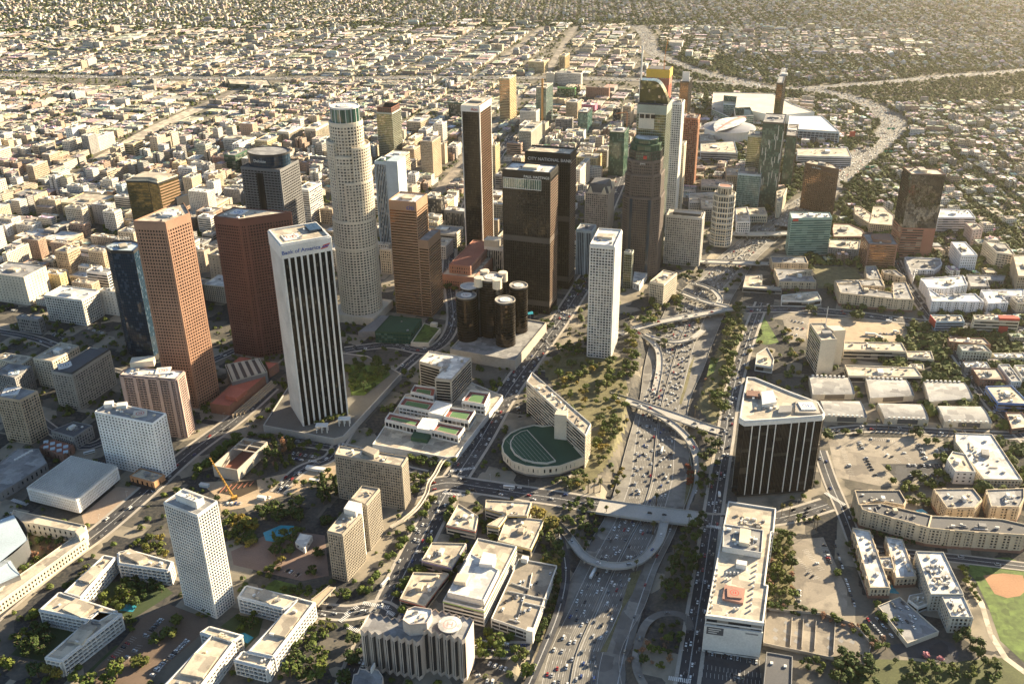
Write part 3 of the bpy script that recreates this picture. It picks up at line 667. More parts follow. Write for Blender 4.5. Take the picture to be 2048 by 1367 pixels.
# ================================================================ the towers one can name by sight
# bank tower on its raised plaza
PL = [(526, 851), (606, 866), (668, 878), (687, 873), (803, 747), (735, 712), (640, 700), (585, 760)]
ZP = 8.
P = [G(x, y, ZP) for x, y in PL]
b = Bd('raised_plaza', P, 0, 'raised garden plaza with grey concrete walls under the white-finned bank tower', 'plaza')
b.solid('retaining_wall', P, 0, ZP - .4, CONC); b.roof(P, ZP - .4, paint('plaza_floor', (.16, .15, .13)), 1.2, CONC, 1.2)
b.solid('lawn', inset([G(x, y, ZP) for x, y in Q('b4', [(1110, 180), (1420, 190), (1450, 260), (1250, 420), (1140, 420)])], 1), ZP - .3, ZP, LAWN)
for px in ((930, 690), (1100, 640)):
    x, y = G(*q1('b4', *px), ZP); k = MB()
    for u, v in ((-6, -3), (0, -3), (6, -3), (-6, 3), (0, 3), (6, 3)): k.box(x + u, y + v, ZP - .4, .9, .9, 8)
    k.box(x, y, ZP + 7.6, 14, 8, 1.2); b.part('pavilion', k, WHITE)
P, h = roofpoly('p', [(536.4, 461.9), (562, 491), (660.7, 474.3)], (606.2, 851.2), 1, zb=ZP)
b = Bd('bank_tower', P, ZP, 'tall white-finned black glass tower with bank name and flag emblem, on raised plaza', 'skyscraper')
SB = sty(6.6, 3.9, 1.9, .5, 1.3, 2.4, 15, 4, span=False); SL_ = sty(1.7, 3.9, 1., .6, .7, 1., 15, 4, span=False)
P_ = [P[0], P[1], P[2], P[3]]; core, fr = MB(), MB()
PC = ccw(P)
for i in range(4):
    a, c_ = PC[i], PC[(i + 1) % 4]; front = {tuple(a), tuple(c_)} in ({tuple(P[1]), tuple(P[2])}, {tuple(P[0]), tuple(P[3])})
    mini = SB if front else SL_; core2, fr2 = MB(), MB()
    L = math.hypot(c_[0] - a[0], c_[1] - a[1]); t = ((c_[0] - a[0]) / L, (c_[1] - a[1]) / L); nm = (t[1], -t[0])
    fr.slab(a, t, nm, -.5, L + .5, 0, 1.3, h - 15, h); nb = round(L / mini['bw']); bw = L / nb
    for k in range(nb + 1): fr.slab(a, t, nm, max(k * bw - mini['pw'] / 2, -.6), min(k * bw + mini['pw'] / 2, L + .6), 0, mini['dp'], ZP, h - 15)
core.wall(P, ZP, h - .1, (1, 1, 1), 0, 1.65, 3.9)
b.part('window_glass', core, GB); b.part('fin', fr, WHITE); b.roof(P, h, RTAN, 1.6, WHITE, 1.5); b.clutter(P, h, 6, pent=0)
c = cen(P); A0 = math.atan2(P[2][1] - P[1][1], P[2][0] - P[1][0])
x, y = G(*q1('a2', 695, 285), h); b.helipad(x, y, h, 9, WHITE, REDP, A0); x, y = G(*q1('a2', 860, 220), h); b.box('rooftop_plant', x, y, h, 14, 22, 3, GBL, A0); 
a, c_ = P[1], P[2]
b.sign('Bank of America', a, c_, h - 10.4, 6.3, BLUEP, .38, 1.45)
L = math.hypot(c_[0] - a[0], c_[1] - a[1]); t = ((c_[0] - a[0]) / L, (c_[1] - a[1]) / L); nm = (t[1], -t[0]); fl = MB()
for k, (mm, z0) in enumerate(((0, 0), (1, 1.6), (0, 3.2))):
    u0 = L * .77 + k * 1.2
    pts = [(u0, h - 11.5 + z0), (u0 + 8, h - 10.2 + z0), (u0 + 9, h - 8.8 + z0), (u0 + 1, h - 10.1 + z0)]
    fl.face([(a[0] + t[0] * u + nm[0] * 1.6, a[1] + t[1] * u + nm[1] * 1.6, z) for u, z in pts], None, (1, 1, 1), mm)
b.part('emblem', fl, [REDP, BLUEP]); lm('the tower bearing the bank name', 620, 650)
# brown granite towers with square windows
P, h = roofpoly('a1', [(1015, 165), (1255, 175), (1440, 105), (1385, 10)], q1('b2', 1490, 515), 1, rect=False)
b = simple('granite_tower', 'tall tan-brown granite tower with square punched windows, right face in sun', P, h, ST_PUNCH, BROWN, GDT, RTAN, 10, 'skyscraper', .3, 1.4)
bl = MB(); x, y = G(*q1('a1', 1390, 25), h); bl.slab((x - 6, y - 8), (.5, .86), (.86, -.5), 0, 18, 0, 3, h - 4, h + 9); b.part('rooftop_blade', bl, DARK)
x, y = G(*q1('a1', 1290, 90), h); b.helipad(x, y, h, 7, WHITE, BLUEP); lm('the tan-brown granite tower', 350, 620)
P, h = roofpoly('a2', [(105, 128), (300, 150), (345, 145), (692, 95), (255, 60)], q1('b4', 440, 130), 1, rect=False)
b = simple('granite_tower', 'dark red granite tower with chamfered corner and square punched windows behind the bank tower', P, h, ST_PUNCH, REDBR, GDT, RTAN, 4, 'skyscraper', 0, 1.4)
x, y = G(*q1('a2', 295, 95), h); b.helipad(x, y, h, 9, WHITE, BLUEP); lm('the dark red granite tower', 490, 580)
# round stepped cream tower
cx, cy = G(712 + 13, 628, 0)
b = Bd('round_tower', ring((cx, cy), 31, 24), 0, 'tallest cream stone tower, round and stepped with a glazed crown', 'skyscraper', grow=2)
S8 = sty(3.9, 4.0, 1.5, 1.75, .7, .8, 2.5); S9 = sty(3.9, 4.0, 1.5, 1.75, .7, .8, 5)
cq = ring((cx, cy), 29.5, 40, R(15), R(15 + 360))
b.shell(cq, 6, 150, S8, CREAM, GD); b.roof(cq, 150, RTAN, 1.5, CREAM)
sq = lambda rr, a0, a1, n: [(cx + rr * math.cos(a0 + (a1 - a0) * k / n), cy + rr * math.sin(a0 + (a1 - a0) * k / n)) for k in range(n + 1)] + [(cx, cy)]
b.shell(sq(29.5, R(-95), R(35), 16), 150, 205, S8, CREAM, GD); b.roof(sq(29.5, R(-95), R(35), 16), 205, RTAN, 1.2, CREAM)
b.shell(ring((cx, cy), 26, 36), 150, 240, S8, CREAM, GD); b.roof(ring((cx, cy), 26, 36), 240, RTAN, 1.2, CREAM)
b.shell(sq(29, R(-70), R(40), 14), 205, 252, S8, CREAM, GD); b.roof(sq(29, R(-70), R(40), 14), 252, RTAN, 1.2, CREAM)
b.shell(sq(27.5, R(150), R(235), 10), 150, 258, S8, CREAM, GD); b.roof(sq(27.5, R(150), R(235), 10), 258, RTAN, 1.2, CREAM)
b.shell(ring((cx, cy), 22, 32), 240, 284, S9, CREAM, GD); b.roof(ring((cx, cy), 22, 32), 284, RGREY, .6, CREAM)
b.shell(ring((cx, cy), 19.5, 16), 284, 303, sty(3.9, 20, .7, 1, .5, 0, 1.2, span=False), WHITE, GG, name='crown'); b.roof(ring((cx, cy), 19.5, 16), 303, RWHITE, .8, WHITE)
b.helipad(cx, cy, 303, 9, WHITE, REDP, disc=True)
for zz in (110, 228): b.solid('cornice', ring((cx, cy), 31 if zz < 200 else 27, 40), zz, zz + 1.6, CREAM)
P = [(cx + u * EA[0] + v * EB[0], cy + u * EA[1] + v * EB[1]) for u, v in ((-36, -34), (34, -34), (34, 34), (-36, 34))]
b.solid('podium', P, 0, 12, CREAM); lm('the round stepped cream tower', 705, 420)
# citi tower
Pw, hw = gbb(800, 847.7, 489, 869.6, 642)
Pt, ht = gridbox(777.5, 832, 407, 854, 190), 190.
ht = height((777.5, 402.5), (793, 626)); Pt = gridbox(777.5, 832, 407, 854, ht)
# shared front line: tower flush with the lower wing
b = Bd('bronze_tower', Pt, 0, 'bronze glass tower with sunlit brown stripes and a lower right wing', 'skyscraper'); SBZ = sty(9, 3.9, .5, 2.0, .3, .5, 12, pier=False)
b.shell(Pt, 0, ht, SBZ, paint('bronze_panel', (.32, .205, .135), .5), GBR); b.roof(Pt, ht, RWHITE, 2, MATS['bronze_panel']); b.clutter(Pt, ht, 3, pent=.5)
fa = Pt[1]; wing = [vadd(fa, EA, .6), vadd(fa, EA, 15), vadd(vadd(fa, EA, 15), EB, 46), vadd(vadd(fa, EA, .6), EB, 46)]
b.shell(wing, 0, hw, SBZ, MATS['bronze_panel'], GBR); b.roof(wing, hw, RGREY, 1, MATS['bronze_panel']); mark(wing, 3)
b.sign('citi', Pt[0], Pt[1], ht - 9.5, 9.5, BLUEP, .78, .9); lm('the bronze striped tower', 815, 520)
# tall slim black tower with white corner posts
P, h = gbb(923.2, 958.8, 213, 981, 510.5)
b = Bd('slim_black_tower', P, 0, 'tall slim black tower with white corner posts and a white cap', 'skyscraper')
b.shell(P, 0, h, sty(2.6, 4, .35, .8, .25, 2.2, 9, 4), paint('black_panel', (.014, .013, .0125), .4), GBR if False else GB, name='frame')
po = MB()
for (x, y) in ccw(P): po.box(x, y, 0, 1.6, 1.6, h, TH)
po2 = MB(); po2.wall(inset(P, -1.0), h - 9, h + .5); po2.cap(inset(P, -1.0), h + .4); b.part('corner_post', po, WHITE); b.part('cap', po2, WHITE)
bp = MB(); a, c_ = P[1], P[2]; L = math.hypot(c_[0] - a[0], c_[1] - a[1]); t = ((c_[0] - a[0]) / L, (c_[1] - a[1]) / L); nm = (t[1], -t[0])
for k in range(60): bp.slab(a, t, nm, 2.2, L - 2.2, .3, .42, 8 + k * 4.1, 8 + k * 4.1 + .9)
b.part('side_band', bp, paint('sunlit_band', (.24, .125, .065), .35, spec=.6)); b.roof(inset(P, 1), h + .5, RTAN, 0); b.clutter(P, h + .5, 4, pent=.5)  # stripes on the right face only, its sunlit tone put into their colour
b.sign('Aon', P[0], P[1], h - 6.8, 6.5, REDP, .72, 1.4); lm('the slim black tower', 945, 360)
# twin black towers
Pb, hb = gbb(1004.8, 1100.2, 348.5, 1116, 629)
BLK = paint('twin_panel', (.012, .0115, .0115), .45)
def twin(P, h, lab, txt, sz, glassband):
    b = Bd('twin_black_tower', P, 0, lab, 'skyscraper'); core, fr = MB(), MB()
    s = sty(3.3, 3.95, .9, 1.1, .5, 1.2, 14 if not glassband else 8, 6); shell(core, fr, P, 0, h, s); b.part('window_glass', core, GB); b.part('frame', fr, BLK)
    for z in (h * .52, h * .06): b.solid('plant_floor_band', inset(P, -.58), z, z + 8, paint('louvre', (.075, .068, .062)))
    b.roof(P, h, RWHITE if glassband else RTAN, 2.2, BLK, 1.2); b.clutter(P, h, 3, pent=0 if not glassband else .35)
    sb = MB(); a, c_ = P[1], P[2]; L = math.hypot(c_[0] - a[0], c_[1] - a[1]); t = ((c_[0] - a[0]) / L, (c_[1] - a[1]) / L); nm = (t[1], -t[0])
    for k in range(48): sb.slab(a, t, nm, 1.2, L - 1.2, .5, .58, 10 + k * 3.95, 10 + k * 3.95 + 1.5)
    b.part('side_band', sb, paint('side_band', (.22, .15, .11), .4))  # sun on this side painted as brown bands over the black frame
    if glassband:
        g_ = MB(); a, c_ = P[0], P[1]; L = math.hypot(c_[0] - a[0], c_[1] - a[1]); t = ((c_[0] - a[0]) / L, (c_[1] - a[1]) / L); nm = (t[1], -t[0])
        g_.slab(a, t, nm, 1, L * .82, .7, .9, h - 24, h - 9); b.part('glazed_band', g_, GG); m_ = MB()
        for k in range(18): m_.slab(a, t, nm, 1 + k * (L * .82 - 1.4) / 17, 1.4 + k * (L * .82 - 1.4) / 17, .9, 1.2, h - 24, h - 9)
        for z in (-24, -9.5): m_.slab(a, t, nm, 1, L * .82, .9, 1.22, h + z, h + z + .7)
        b.part('mullion', m_, WHITE)
    b.sign(txt, P[0], P[1], h - (7.4 if glassband else 10.5), sz, WHITE, .72 if glassband else .55, .9); return b
twin(Pb, hb, 'nearer black grid tower with a green glazed band under its white roof', 'PAUL HASTINGS', 5., True); lm('the nearer black grid tower', 1060, 490)
Pf = gridbox(1050.4, 1140.5, 310.9, 1152.3, hb)
twin(Pf, hb, 'farther black tower lettered with a bank name, tan roof, behind its twin', 'CITY NATIONAL BANK', 6.4, False); lm('the farther black twin tower', 1125, 400)
# white grid tower by the freeway
P, h = roofpoly('p', [(1180, 490.8), (1228.7, 493.4), (1250.6, 461.8)], (1220.3, 717.3))
b = Bd('white_grid_tower', P, 0, 'slender white tower with a square window grid beside the freeway gardens', 'skyscraper')
b.shell(P, 0, h, sty(3.9, 3.75, .95, 1.15, .9, 1.0, 4, 4), WHITE, GD); b.roof(P, h, RWHITE, 1.6, WHITE); b.clutter(P, h, 2, pent=.5); lm('the white grid tower', 1210, 600)
# rose tower with the green crown
c = G(1280, 541, 0)
b = Bd('green_crowned_tower', ring(c, 34, 8, R(22 - 17.7)), 0, 'rose granite octagonal tower with dark green stepped crown', 'skyscraper'); ROSE = paint('rose_granite', (.13, .105, .095), .6); SO = sty(2.9, 3.9, .9, 1.6, .45, 1.5, 3)
oct_ = lambda r, k=.62: [(c[0] + u * EA[0] + v * EB[0], c[1] + u * EA[1] + v * EB[1]) for u, v in ((-r * k, -r), (r * k, -r), (r, -r * k), (r, r * k), (r * k, r), (-r * k, r), (-r, r * k), (-r, -r * k))]
for r_, z0, z1 in ((29, 0, 130), (27, 130, 165), (25, 165, 186)): b.shell(oct_(r_), z0, z1, SO, ROSE, GDT); b.roof(oct_(r_), z1, RGREY, 1, ROSE)
b.shell(oct_(23.5, .5), 186, 200, sty(3, 4, .7, .8, .6, .8, 1), DARK, GG); b.roof(oct_(23.5, .5), 200, GREENR, .8, GREENR)
b.shell(oct_(21, .5), 200, 208, sty(3, 8, .7, .8, .6, .8, 1), GREENR, GG); b.solid('crown', oct_(22, .5), 208, 209.5, GREENR); b.shell(oct_(17.5, .5), 209.5, 216, sty(3, 8, .6, .6, .5, .6, 1), GREENR, GG)
b.roof(oct_(17.5, .5), 216, RWHITE, .8, GREENR); vert = MB()
for u in (-1, 1):
    p = vadd(vadd(c, EA, u * 14), EB, -29.6); vert.slab(p, EA, (-EB[0], -EB[1]), -2.2, 2.2, 0, .9, 4, 128)
b.part('glass_strip', vert, GBL); b.box('emblem', *vadd(vadd(c, EA, 3), EB, -24.3), 189, 5, .6, 5, REDP); b.sign('pwc', oct_(24.6)[0], oct_(24.6)[1], 181, 5, WHITE, .5, .8); lm('the green-crowned rose tower', 1280, 400)
# sail-topped glass tower with spire
h = 262.; P = gridbox(1275, 1334, 212, 1345, h)
b = Bd('sail_tower', P, 0, 'olive glass tower with a curved sail top and white spire', 'skyscraper')
b.shell(P, 0, h, sty(3.2, 4, .16, .7, .12, .5, 14), paint('sail_frame', (.3, .33, .28), .4), GOL); b.roof(P, h, RDARK, 1, DARK)
a, f_, r_, l_ = P; sl_ = MB(); N = 14; prof = []
for k in range(N + 1):
    u = k / N; prof.append((u, 33 * (1 - max(0, (u - .45) / .55) ** 2.2)))
def sp(u, v, z): return (a[0] + (f_[0] - a[0]) * u + (l_[0] - a[0]) * v, a[1] + (f_[1] - a[1]) * u + (l_[1] - a[1]) * v, z)
for k in range(N):
    (u0, z0), (u1, z1) = prof[k], prof[k + 1]
    for v in (.25, .6):
        q = [sp(u0, v, h), sp(u1, v, h), sp(u1, v, h + z1), sp(u0, v, h + z0)]; sl_.face(q if v < .5 else q[::-1], [(k, 0), (k + 1, 0), (k + 1, z1 / 4), (k, z0 / 4)])
    sl_.face([sp(u0, .25, h + z0), sp(u1, .25, h + z1), sp(u1, .6, h + z1), sp(u0, .6, h + z0)])
sl_.face([sp(0, .6, h), sp(0, .25, h), sp(0, .25, h + prof[0][1]), sp(0, .6, h + prof[0][1])])
b.part('sail_crown', sl_, GOL); pn = MB(); L = math.hypot(f_[0] - a[0], f_[1] - a[1]); t = EA; nm = (-EB[0], -EB[1])
pn.slab(a, t, nm, 3, L * .6, .2, .7, h - 36, h - 12); b.part('sign_panel', pn, CREAM); wn_ = MB()
for k in range(3): wn_.slab(a, t, nm, 4.5 + k * L * .19, 4.5 + k * L * .19 + L * .15, .7, .9, h - 20, h - 14)
b.part('panel_window', wn_, GB); sp_ = MB(); p0 = sp(.02, .3, h); sp_.bar(p0, (p0[0], p0[1], h + 30), 2.2, sides=8); sp_.bar((p0[0], p0[1], h + 30), (p0[0], p0[1], 345), 1.3, sides=6); b.part('spire', sp_, WHITE); lm('the sail-topped tower', 1310, 190)
def tower(name, lab, lx, fx, fy, rx, by=None, h=None, st=ST_GRID, fm=CREAM, gm=GD, rm=RGREY, lmk=None, cat='tower', n=4, pent=.35, c=(1, 1, 1), **k):
    if h is None: P, h = gbb(lx, fx, fy, rx, by)
    else: P = gridbox(lx, fx, fy, rx, h)
    b = simple(name, lab, P, h, st, fm, gm, rm, n, cat, pent, c=c, **k)
    if lmk: lm(lmk, fx, fy + 20)
    return b, P, h
SAGE = paint('sage_stone', (.42, .43, .36)); GREYC = paint('grey_concrete', (.25, .245, .24)); PALEB = paint('pale_blue_panel', (.42, .50, .55)); BRICK = paint('brown_brick', (.24, .135, .10)); DBRN = paint('dark_brown_panel', (.085, .05, .038), .5)
tower('striped_tower', 'cream and green striped tower in front of the sail-topped tower', 1300, 1335, 240, 1341, 445, st=sty(9, 4, .5, 1.9, .5, 3, 4, pier=False), fm=CREAM, gm=GG, lmk='the cream and green striped tower')
tower('white_round_cornered_tower', 'pale white grid tower with rounded setbacks right of the sail-topped tower', 1342, 1364, 208, 1369.5, h=221, st=ST_GRID, fm=WHITE, lmk='the pale white grid tower')
b, P, h = tower('cream_grid_tower', 'cream grid tower with V-shaped white roof edge', 1345.8, 1368.5, 290, 1373, 432, st=ST_GRID, fm=CREAM, lmk='the cream grid tower with V-shaped roof')
v = MB(); m_ = lerp(P[0], P[1], .5); v.wall([P[0], vadd(m_, EB, 9), P[1]], h, h + 5, closed=False); v.wall([vadd(P[1], EB, .5), vadd(m_, EB, 9.5), vadd(P[0], EB, .5)], h, h + 5, closed=False); b.part('roof_edge', v, WHITE)
tower('copper_tower', 'copper-brown grid tower right of the cream grid tower', 1369, 1395.5, 238, 1400.5, 371, st=ST_GRID, fm=COPPER, rm=RDARK, lmk='the copper-brown tower')
# tower under construction
b, P, h = tower('unfinished_tower', 'unfinished red-framed tower wrapped at the top in yellow formwork', 1294.5, 1338, 152, 1343.5, h=225, st=sty(8, 4, 2.2, 1, .8, 5, 3), fm=paint('red_mesh', (.42, .12, .08)), gm=GREYC, rm=RDARK, n=3)
b.solid('formwork', inset(P, -1.6), h - 4, h + 11, YELLOW); b.solid('top_deck', inset(P, .5), h + 11, h + 11.6, RDARK); b.solid('safety_net', inset(P, -1.2), h - 17, h - 6, TERRA); lm('the yellow-topped unfinished tower', 1320, 150)
def crane(lab, x, y, z0, hm, jib, ang, mat, luff=0.):
    r = bpy.data.objects.new('tower_crane', None); COL.objects.link(r); r.location = (x, y, z0); tag(r, lab, 'crane'); o = (x, y, z0)
    ma = MB(); s_ = .9
    for u, v in ((-s_, -s_), (s_, -s_), (s_, s_), (-s_, s_)): ma.bar((x + u, y + v, z0), (x + u, y + v, z0 + hm), .22)
    for k in range(int(hm / 3)):
        for (u, v), (p, q) in (((-s_, -s_), (s_, -s_)), ((s_, -s_), (s_, s_)), ((s_, s_), (-s_, s_)), ((-s_, s_), (-s_, -s_))): ma.bar((x + u, y + v, z0 + k * 3), (x + p, y + q, z0 + k * 3 + 3), .12)
    ma.build('mast', mat, r, o); cx_, sx_ = math.cos(ang), math.sin(ang); top = z0 + hm
    j = MB(); E_ = (x + cx_ * jib * math.cos(luff), y + sx_ * jib * math.cos(luff), top + jib * math.sin(luff))
    for d in (-.7, .7): j.bar((x - sx_ * d, y + cx_ * d, top), (E_[0] - sx_ * d * .4, E_[1] + cx_ * d * .4, E_[2]), .25)
    j.bar((x, y, top + 1.6), (E_[0], E_[1], E_[2] + .6), .25)
    for k in range(int(jib / 3)):
        t0, t1 = k * 3 / jib, min(1, (k * 3 + 3) / jib)
        L0 = lambda t, u, w_: (x + (E_[0] - x) * t - sx_ * u, y + (E_[1] - y) * t + cx_ * u, top + (E_[2] - top) * t + w_)
        j.bar(L0(t0, .6, 0), L0(t1, 0, 1.4), .12); j.bar(L0(t0, -.6, 0), L0(t1, 0, 1.4), .12)
    j.build('jib', mat, r, o); k = MB(); k.bar((x, y, top), (x - cx_ * 12, y - sx_ * 12, top), .5); k.box(x - cx_ * 12, y - sx_ * 12, top - 2.5, 3, 2, 3, ang); k.build('counterweight', CONC, r, o)
    return r
crane('orange tower crane rising through the yellow-topped unfinished tower', *vadd(P[1], EA, -10), h + 11, 26, 34, R(70), paint('crane_orange', (.55, .22, .06)), R(50))
b, P, h = tower('slim_dark_tower', 'slim dark tower with a white fin on its roof, right of the unfinished tower', 1360.5, 1378, 164, 1385, 232, st=sty(2.4, 4, .3, .5, .3, .5, 2), fm=DARK, gm=GBR, n=0, pent=0)
fn = MB(); fn.slab(vadd(P[0], EB, 6), EA, (-EB[0], -EB[1]), 4, 22, 0, 2, h, h + 24); b.part('roof_fin', fn, WHITE)
tower('copper_edged_tower', 'slim dark glass tower with a copper right face, farthest right of the skyline', 1553.6, 1566, 167, 1584, h=203, st=ST_CURT, fm=DARK, gm=GBR, n=2, lmk='the slim copper-edged tower')
b, P, h = tower('green_glass_tower', 'tall dark green glass tower flanked by two lower glass towers', 1526, 1568.6, 247, 1573, 415, st=ST_CURT, fm=DARK, gm=GG, lmk='the tall dark green glass tower'); st_ = MB(); rr = random.Random(4)
for k in range(26): u = rr.uniform(2, 40); z = rr.uniform(30, h - 20); st_.slab(P[0], EA, (-EB[0], -EB[1]), u, u + .9, .1, .5, z, z + rr.uniform(8, 28))
b.part('white_fin', st_, WHITE)
tower('pale_glass_tower', 'pale olive glass tower left of the tall dark green tower', 1496, 1524, 273, 1527, 402, st=ST_CURT, fm=SAGE, gm=GOL)
tower('green_side_tower', 'dark green tower right of the tall dark green tower', 1572.5, 1593, 273, 1597.5, 374, st=ST_CURT, fm=DARK, gm=GG)
tower('teal_low_tower', 'low wide teal glass building in front of the pale olive tower', 1476, 1522, 351, 1527, 416, st=ST_CURT, fm=PALEB, gm=GT)
P, h = roofpoly('a5', [(1180, 555), (1435, 605), (1395, 567), (1215, 535)], (1603, 416), 0, rect=False)
b = simple('brown_slab_tower', 'dark brown office tower with a lit sign strip, left of the curving freeway', P, h, sty(3.4, 3.9, 1.2, 1.5, .5, 1.6, 9), DBRN, GBR, RTAN, 3, 'tower', .3); b.sign('LA Care', P[0], P[1], h - 6, 5, PALEB, .35, .8); lm('the dark brown slab tower', 1640, 370)
P, h = roofpoly('a6', [(165, 475), (180, 522), (487, 515), (468, 478)], q1('a6', 142, 800), 1, rect=False)
b = simple('teal_block', 'teal glass office block with white horizontal bands and red corner logo, by the freeway', P, h, sty(9, 3.9, .5, 1.3, .3, .4, 3, pier=False), paint('teal_panel', (.27, .40, .36)), GT, RWHITE, 6, 'office block', .3)
b.box('emblem', *lerp(P[1], P[2], .1), h - 4, 9, 1.5, 4, REDP, 0); lm('the teal glass block', 1615, 475)
P, h = roofpoly('a6', [(1025, 130), (1090, 185), (1350, 190), (1292, 150)], q1('a6', 1240, 815), 2, rect=False)
b = Bd('mirror_tower', P, 0, 'mirrored black tower on a red-brown striped base at the right', 'tower'); hm_ = h * .36
b.shell(P, 0, hm_, sty(9, 4, 3, 2, .5, .6, 3, pier=False), paint('red_panel', (.30, .135, .095)), GD); Pi = inset(P, -.1)
b.shell(P, hm_, h, sty(2.8, 3.9, .08, .12, .06, .2, 1.2), DARK, GM); b.roof(P, h, RTAN, 1.2, BRICK); b.clutter(P, h, 3, pent=.4)
b.solid('blank_panel', [lerp(P[1], P[2], .66), vadd(lerp(P[1], P[2], .66), (0, -1), .8), vadd(P[2], (0, -1), .8), P[2]], 0, hm_ - 3, MATS['red_panel']); lm('the mirrored black tower', 1850, 420)
P, h = roofpoly('a6', [(715, 640), (765, 715), (985, 722), (935, 640)], q1('a6', 745, 905), 1, rect=False)
b = simple('brick_block', 'brown brick office block with dark window stripes below the mirrored tower', P, h, sty(9, 3.9, .5, 2, .4, 2, 2, pier=False), BRICK, GBR, RGREY, 4, 'office block', 0); q = [G(*v, h) for v in Q('a6', [(780, 660), (800, 700), (935, 710), (915, 655)])]
b.solid('rooftop_penthouse', q, h, h + 5, BRICK); lm('the brown brick block', 1760, 500)
# black tower with white ribs in front
P, h = roofpoly('a7', [(735, 970), (700, 1150), (680, 1280), (720, 1305), (1020, 1285), (1310, 1262), (1325, 1245), (1275, 1160), (1070, 1085), (800, 975)], q1('b6', 1180, 495), 2, rect=False)
b = Bd('ribbed_black_tower', P, 0, 'rounded black glass block with white vertical ribs and rooftop helipad, right of the freeway', 'office tower')
b.shell(P, 5, h, sty(8.6, 3.7, .9, .25, .6, 0, 4.5, span=False), WHITE, GB); b.solid('colonnade_core', inset(P, 4), 0, 5, DARK); b.roof(P, h, RTAN, 1.6, WHITE, 1.2)
tr = MB(); PC = ccw(P)
for i in range(len(PC)):
    a, c_ = PC[i], PC[(i + 1) % len(PC)]; L = math.hypot(c_[0] - a[0], c_[1] - a[1])
    if L < 20: continue
    t = ((c_[0] - a[0]) / L, (c_[1] - a[1]) / L); nm = (t[1], -t[0])
    for k in range(round(L / 1.5)): tr.slab(a, t, nm, k * 1.5, k * 1.5 + .22, 0, .25, 5, h - 4.5)
b.part('mullion', tr, paint('rib_bronze', (.035, .031, .029), .5)); cl = [G(*v, h) for v in Q('a7', [(840, 1100), (930, 1090), (960, 1180), (850, 1200)])]; b.solid('rooftop_penthouse', cl, h, h + 4.5, WHITE); b.solid('rooftop_plant', [G(*v, h) for v in Q('a7', [(980, 1200), (1080, 1195), (1070, 1245), (970, 1250)])], h, h + 3, GREYC); b.solid('rooftop_plant', [G(*v, h) for v in Q('a7', [(735, 1080), (830, 1090), (835, 1130), (730, 1120)])], h, h + 3, BRICK)
b.clutter([G(*v, h) for v in Q('a7', [(720, 1020), (710, 1250), (1000, 1230), (1050, 1120)])], h, 16, pent=0)
x, y = G(*q1('a7', 1190, 1200), h); b.solid('helipad_deck', [G(*v, h) for v in Q('a7', [(1105, 1150), (1260, 1150), (1290, 1250), (1100, 1240)])], h, h + 2, PAVE); b.helipad(x, y, h + 2, 7.5, WHITE, BLUEP, 0); lm('the ribbed black tower', 1550, 900)
# long white-roofed block
P, h = roofpoly('b6', [(1165, 545), (1525, 600), (1508, 775), (1490, 780), (1440, 1178), (1467, 1182), (1430, 1465), (995, 1407)], q1('b7', 607, 1108), 7, rect=False)
b = Bd('long_white_block', P, 0, 'long white building with vent-dotted roof, blank white end wall and rooftop helipad', 'building')
b.shell(P, 0, h, sty(9, 4, .6, 1.4, .3, .6, 2.5, pier=False), WHITE, GD); b.roof(P, h, RTAN, 1.4, WHITE, 1)
PC = P; a, c_ = PC[7], PC[6]; L = math.hypot(c_[0] - a[0], c_[1] - a[1]); t = ((c_[0] - a[0]) / L, (c_[1] - a[1]) / L); nm = (t[1], -t[0]); ew = MB()
ew.slab(a, t, nm, -.6, L + .6, 0, 1.6, 3.5, h - 8.5); ew.slab(a, t, nm, -.6, L + .6, 0, 1.0, h - 1.5, h + 1.4); b.part('end_wall', ew, WHITE)
sg = MB(); sg.slab(a, t, nm, 1.5, 15, 1.6, 1.9, h - 17, h - 9.5); so_ = b.part('sign_board', sg, RDARK); tx = MB()
for k in range(3): tx.slab(a, t, nm, 3, 13 - k * 1.6, 1.92, 1.98, h - 11.5 - k * 2, h - 10.7 - k * 2)
o_ = tx.build('sign_lettering', WHITE, so_, (0, 0, 0)); o_.data.transform(Matrix.Translation((-b.o[0], -b.o[1], -b.o[2]))); tx = MB(); tx.slab(a, t, nm, L - 13, L - 3, 1.62, 1.75, h - 12, h - 10.6); b.part('sign', tx, GREYC)
up = [G(*v, h) for v in Q('b7', [(775, 145), (1085, 195), (1070, 375), (765, 325)])]; b.solid('upper_storey', up, h, h + 5, WHITE); b.roof(up, h + 5, RGREY, 1, WHITE); b.solid('rooftop_penthouse', [G(*v, h + 5) for v in Q('b7', [(905, 165), (990, 180), (975, 290), (895, 275)])], h + 5, h + 9, CREAM); b.clutter(up, h + 5, 18, pent=0); b.clutter([G(*v, h) for v in Q('b7', [(850, 20), (1150, 60), (1110, 170), (830, 110)])], h, 14, pent=0)
vt = MB(); rr = random.Random(3)
for k in range(9):
    for side_ in (0, 1, 2):
        px = (730 - k * 7 + rr.uniform(-6, 6), 470 + k * 42) if side_ == 0 else (1035 - k * 6, 430 + k * 45) if side_ == 1 else (800 + 30 * (k % 4), 500 + 45 * (k // 4) + 235 * (k > 5))
        x, y = G(*q1('b7', *px), h); vt.box(x, y, h, 1.3, 1.3, 2.2)
b.part('roof_vent', vt, WHITE).__setitem__('kind', 'stuff'); x, y = G(*q1('b7', 860, 670), h); b.solid('helipad_deck', [G(*v, h) for v in Q('b7', [(785, 600), (945, 630), (930, 745), (765, 708)])], h, h + 2.2, PINK); b.helipad(x, y, h + 2.2, 6, PINK, REDP, R(-10)); b.box('rooftop_penthouse', *G(*q1('b7', 915, 445), h), h, 9, 6, 5, WHITE); lm('the long white-roofed block', 1480, 1150)
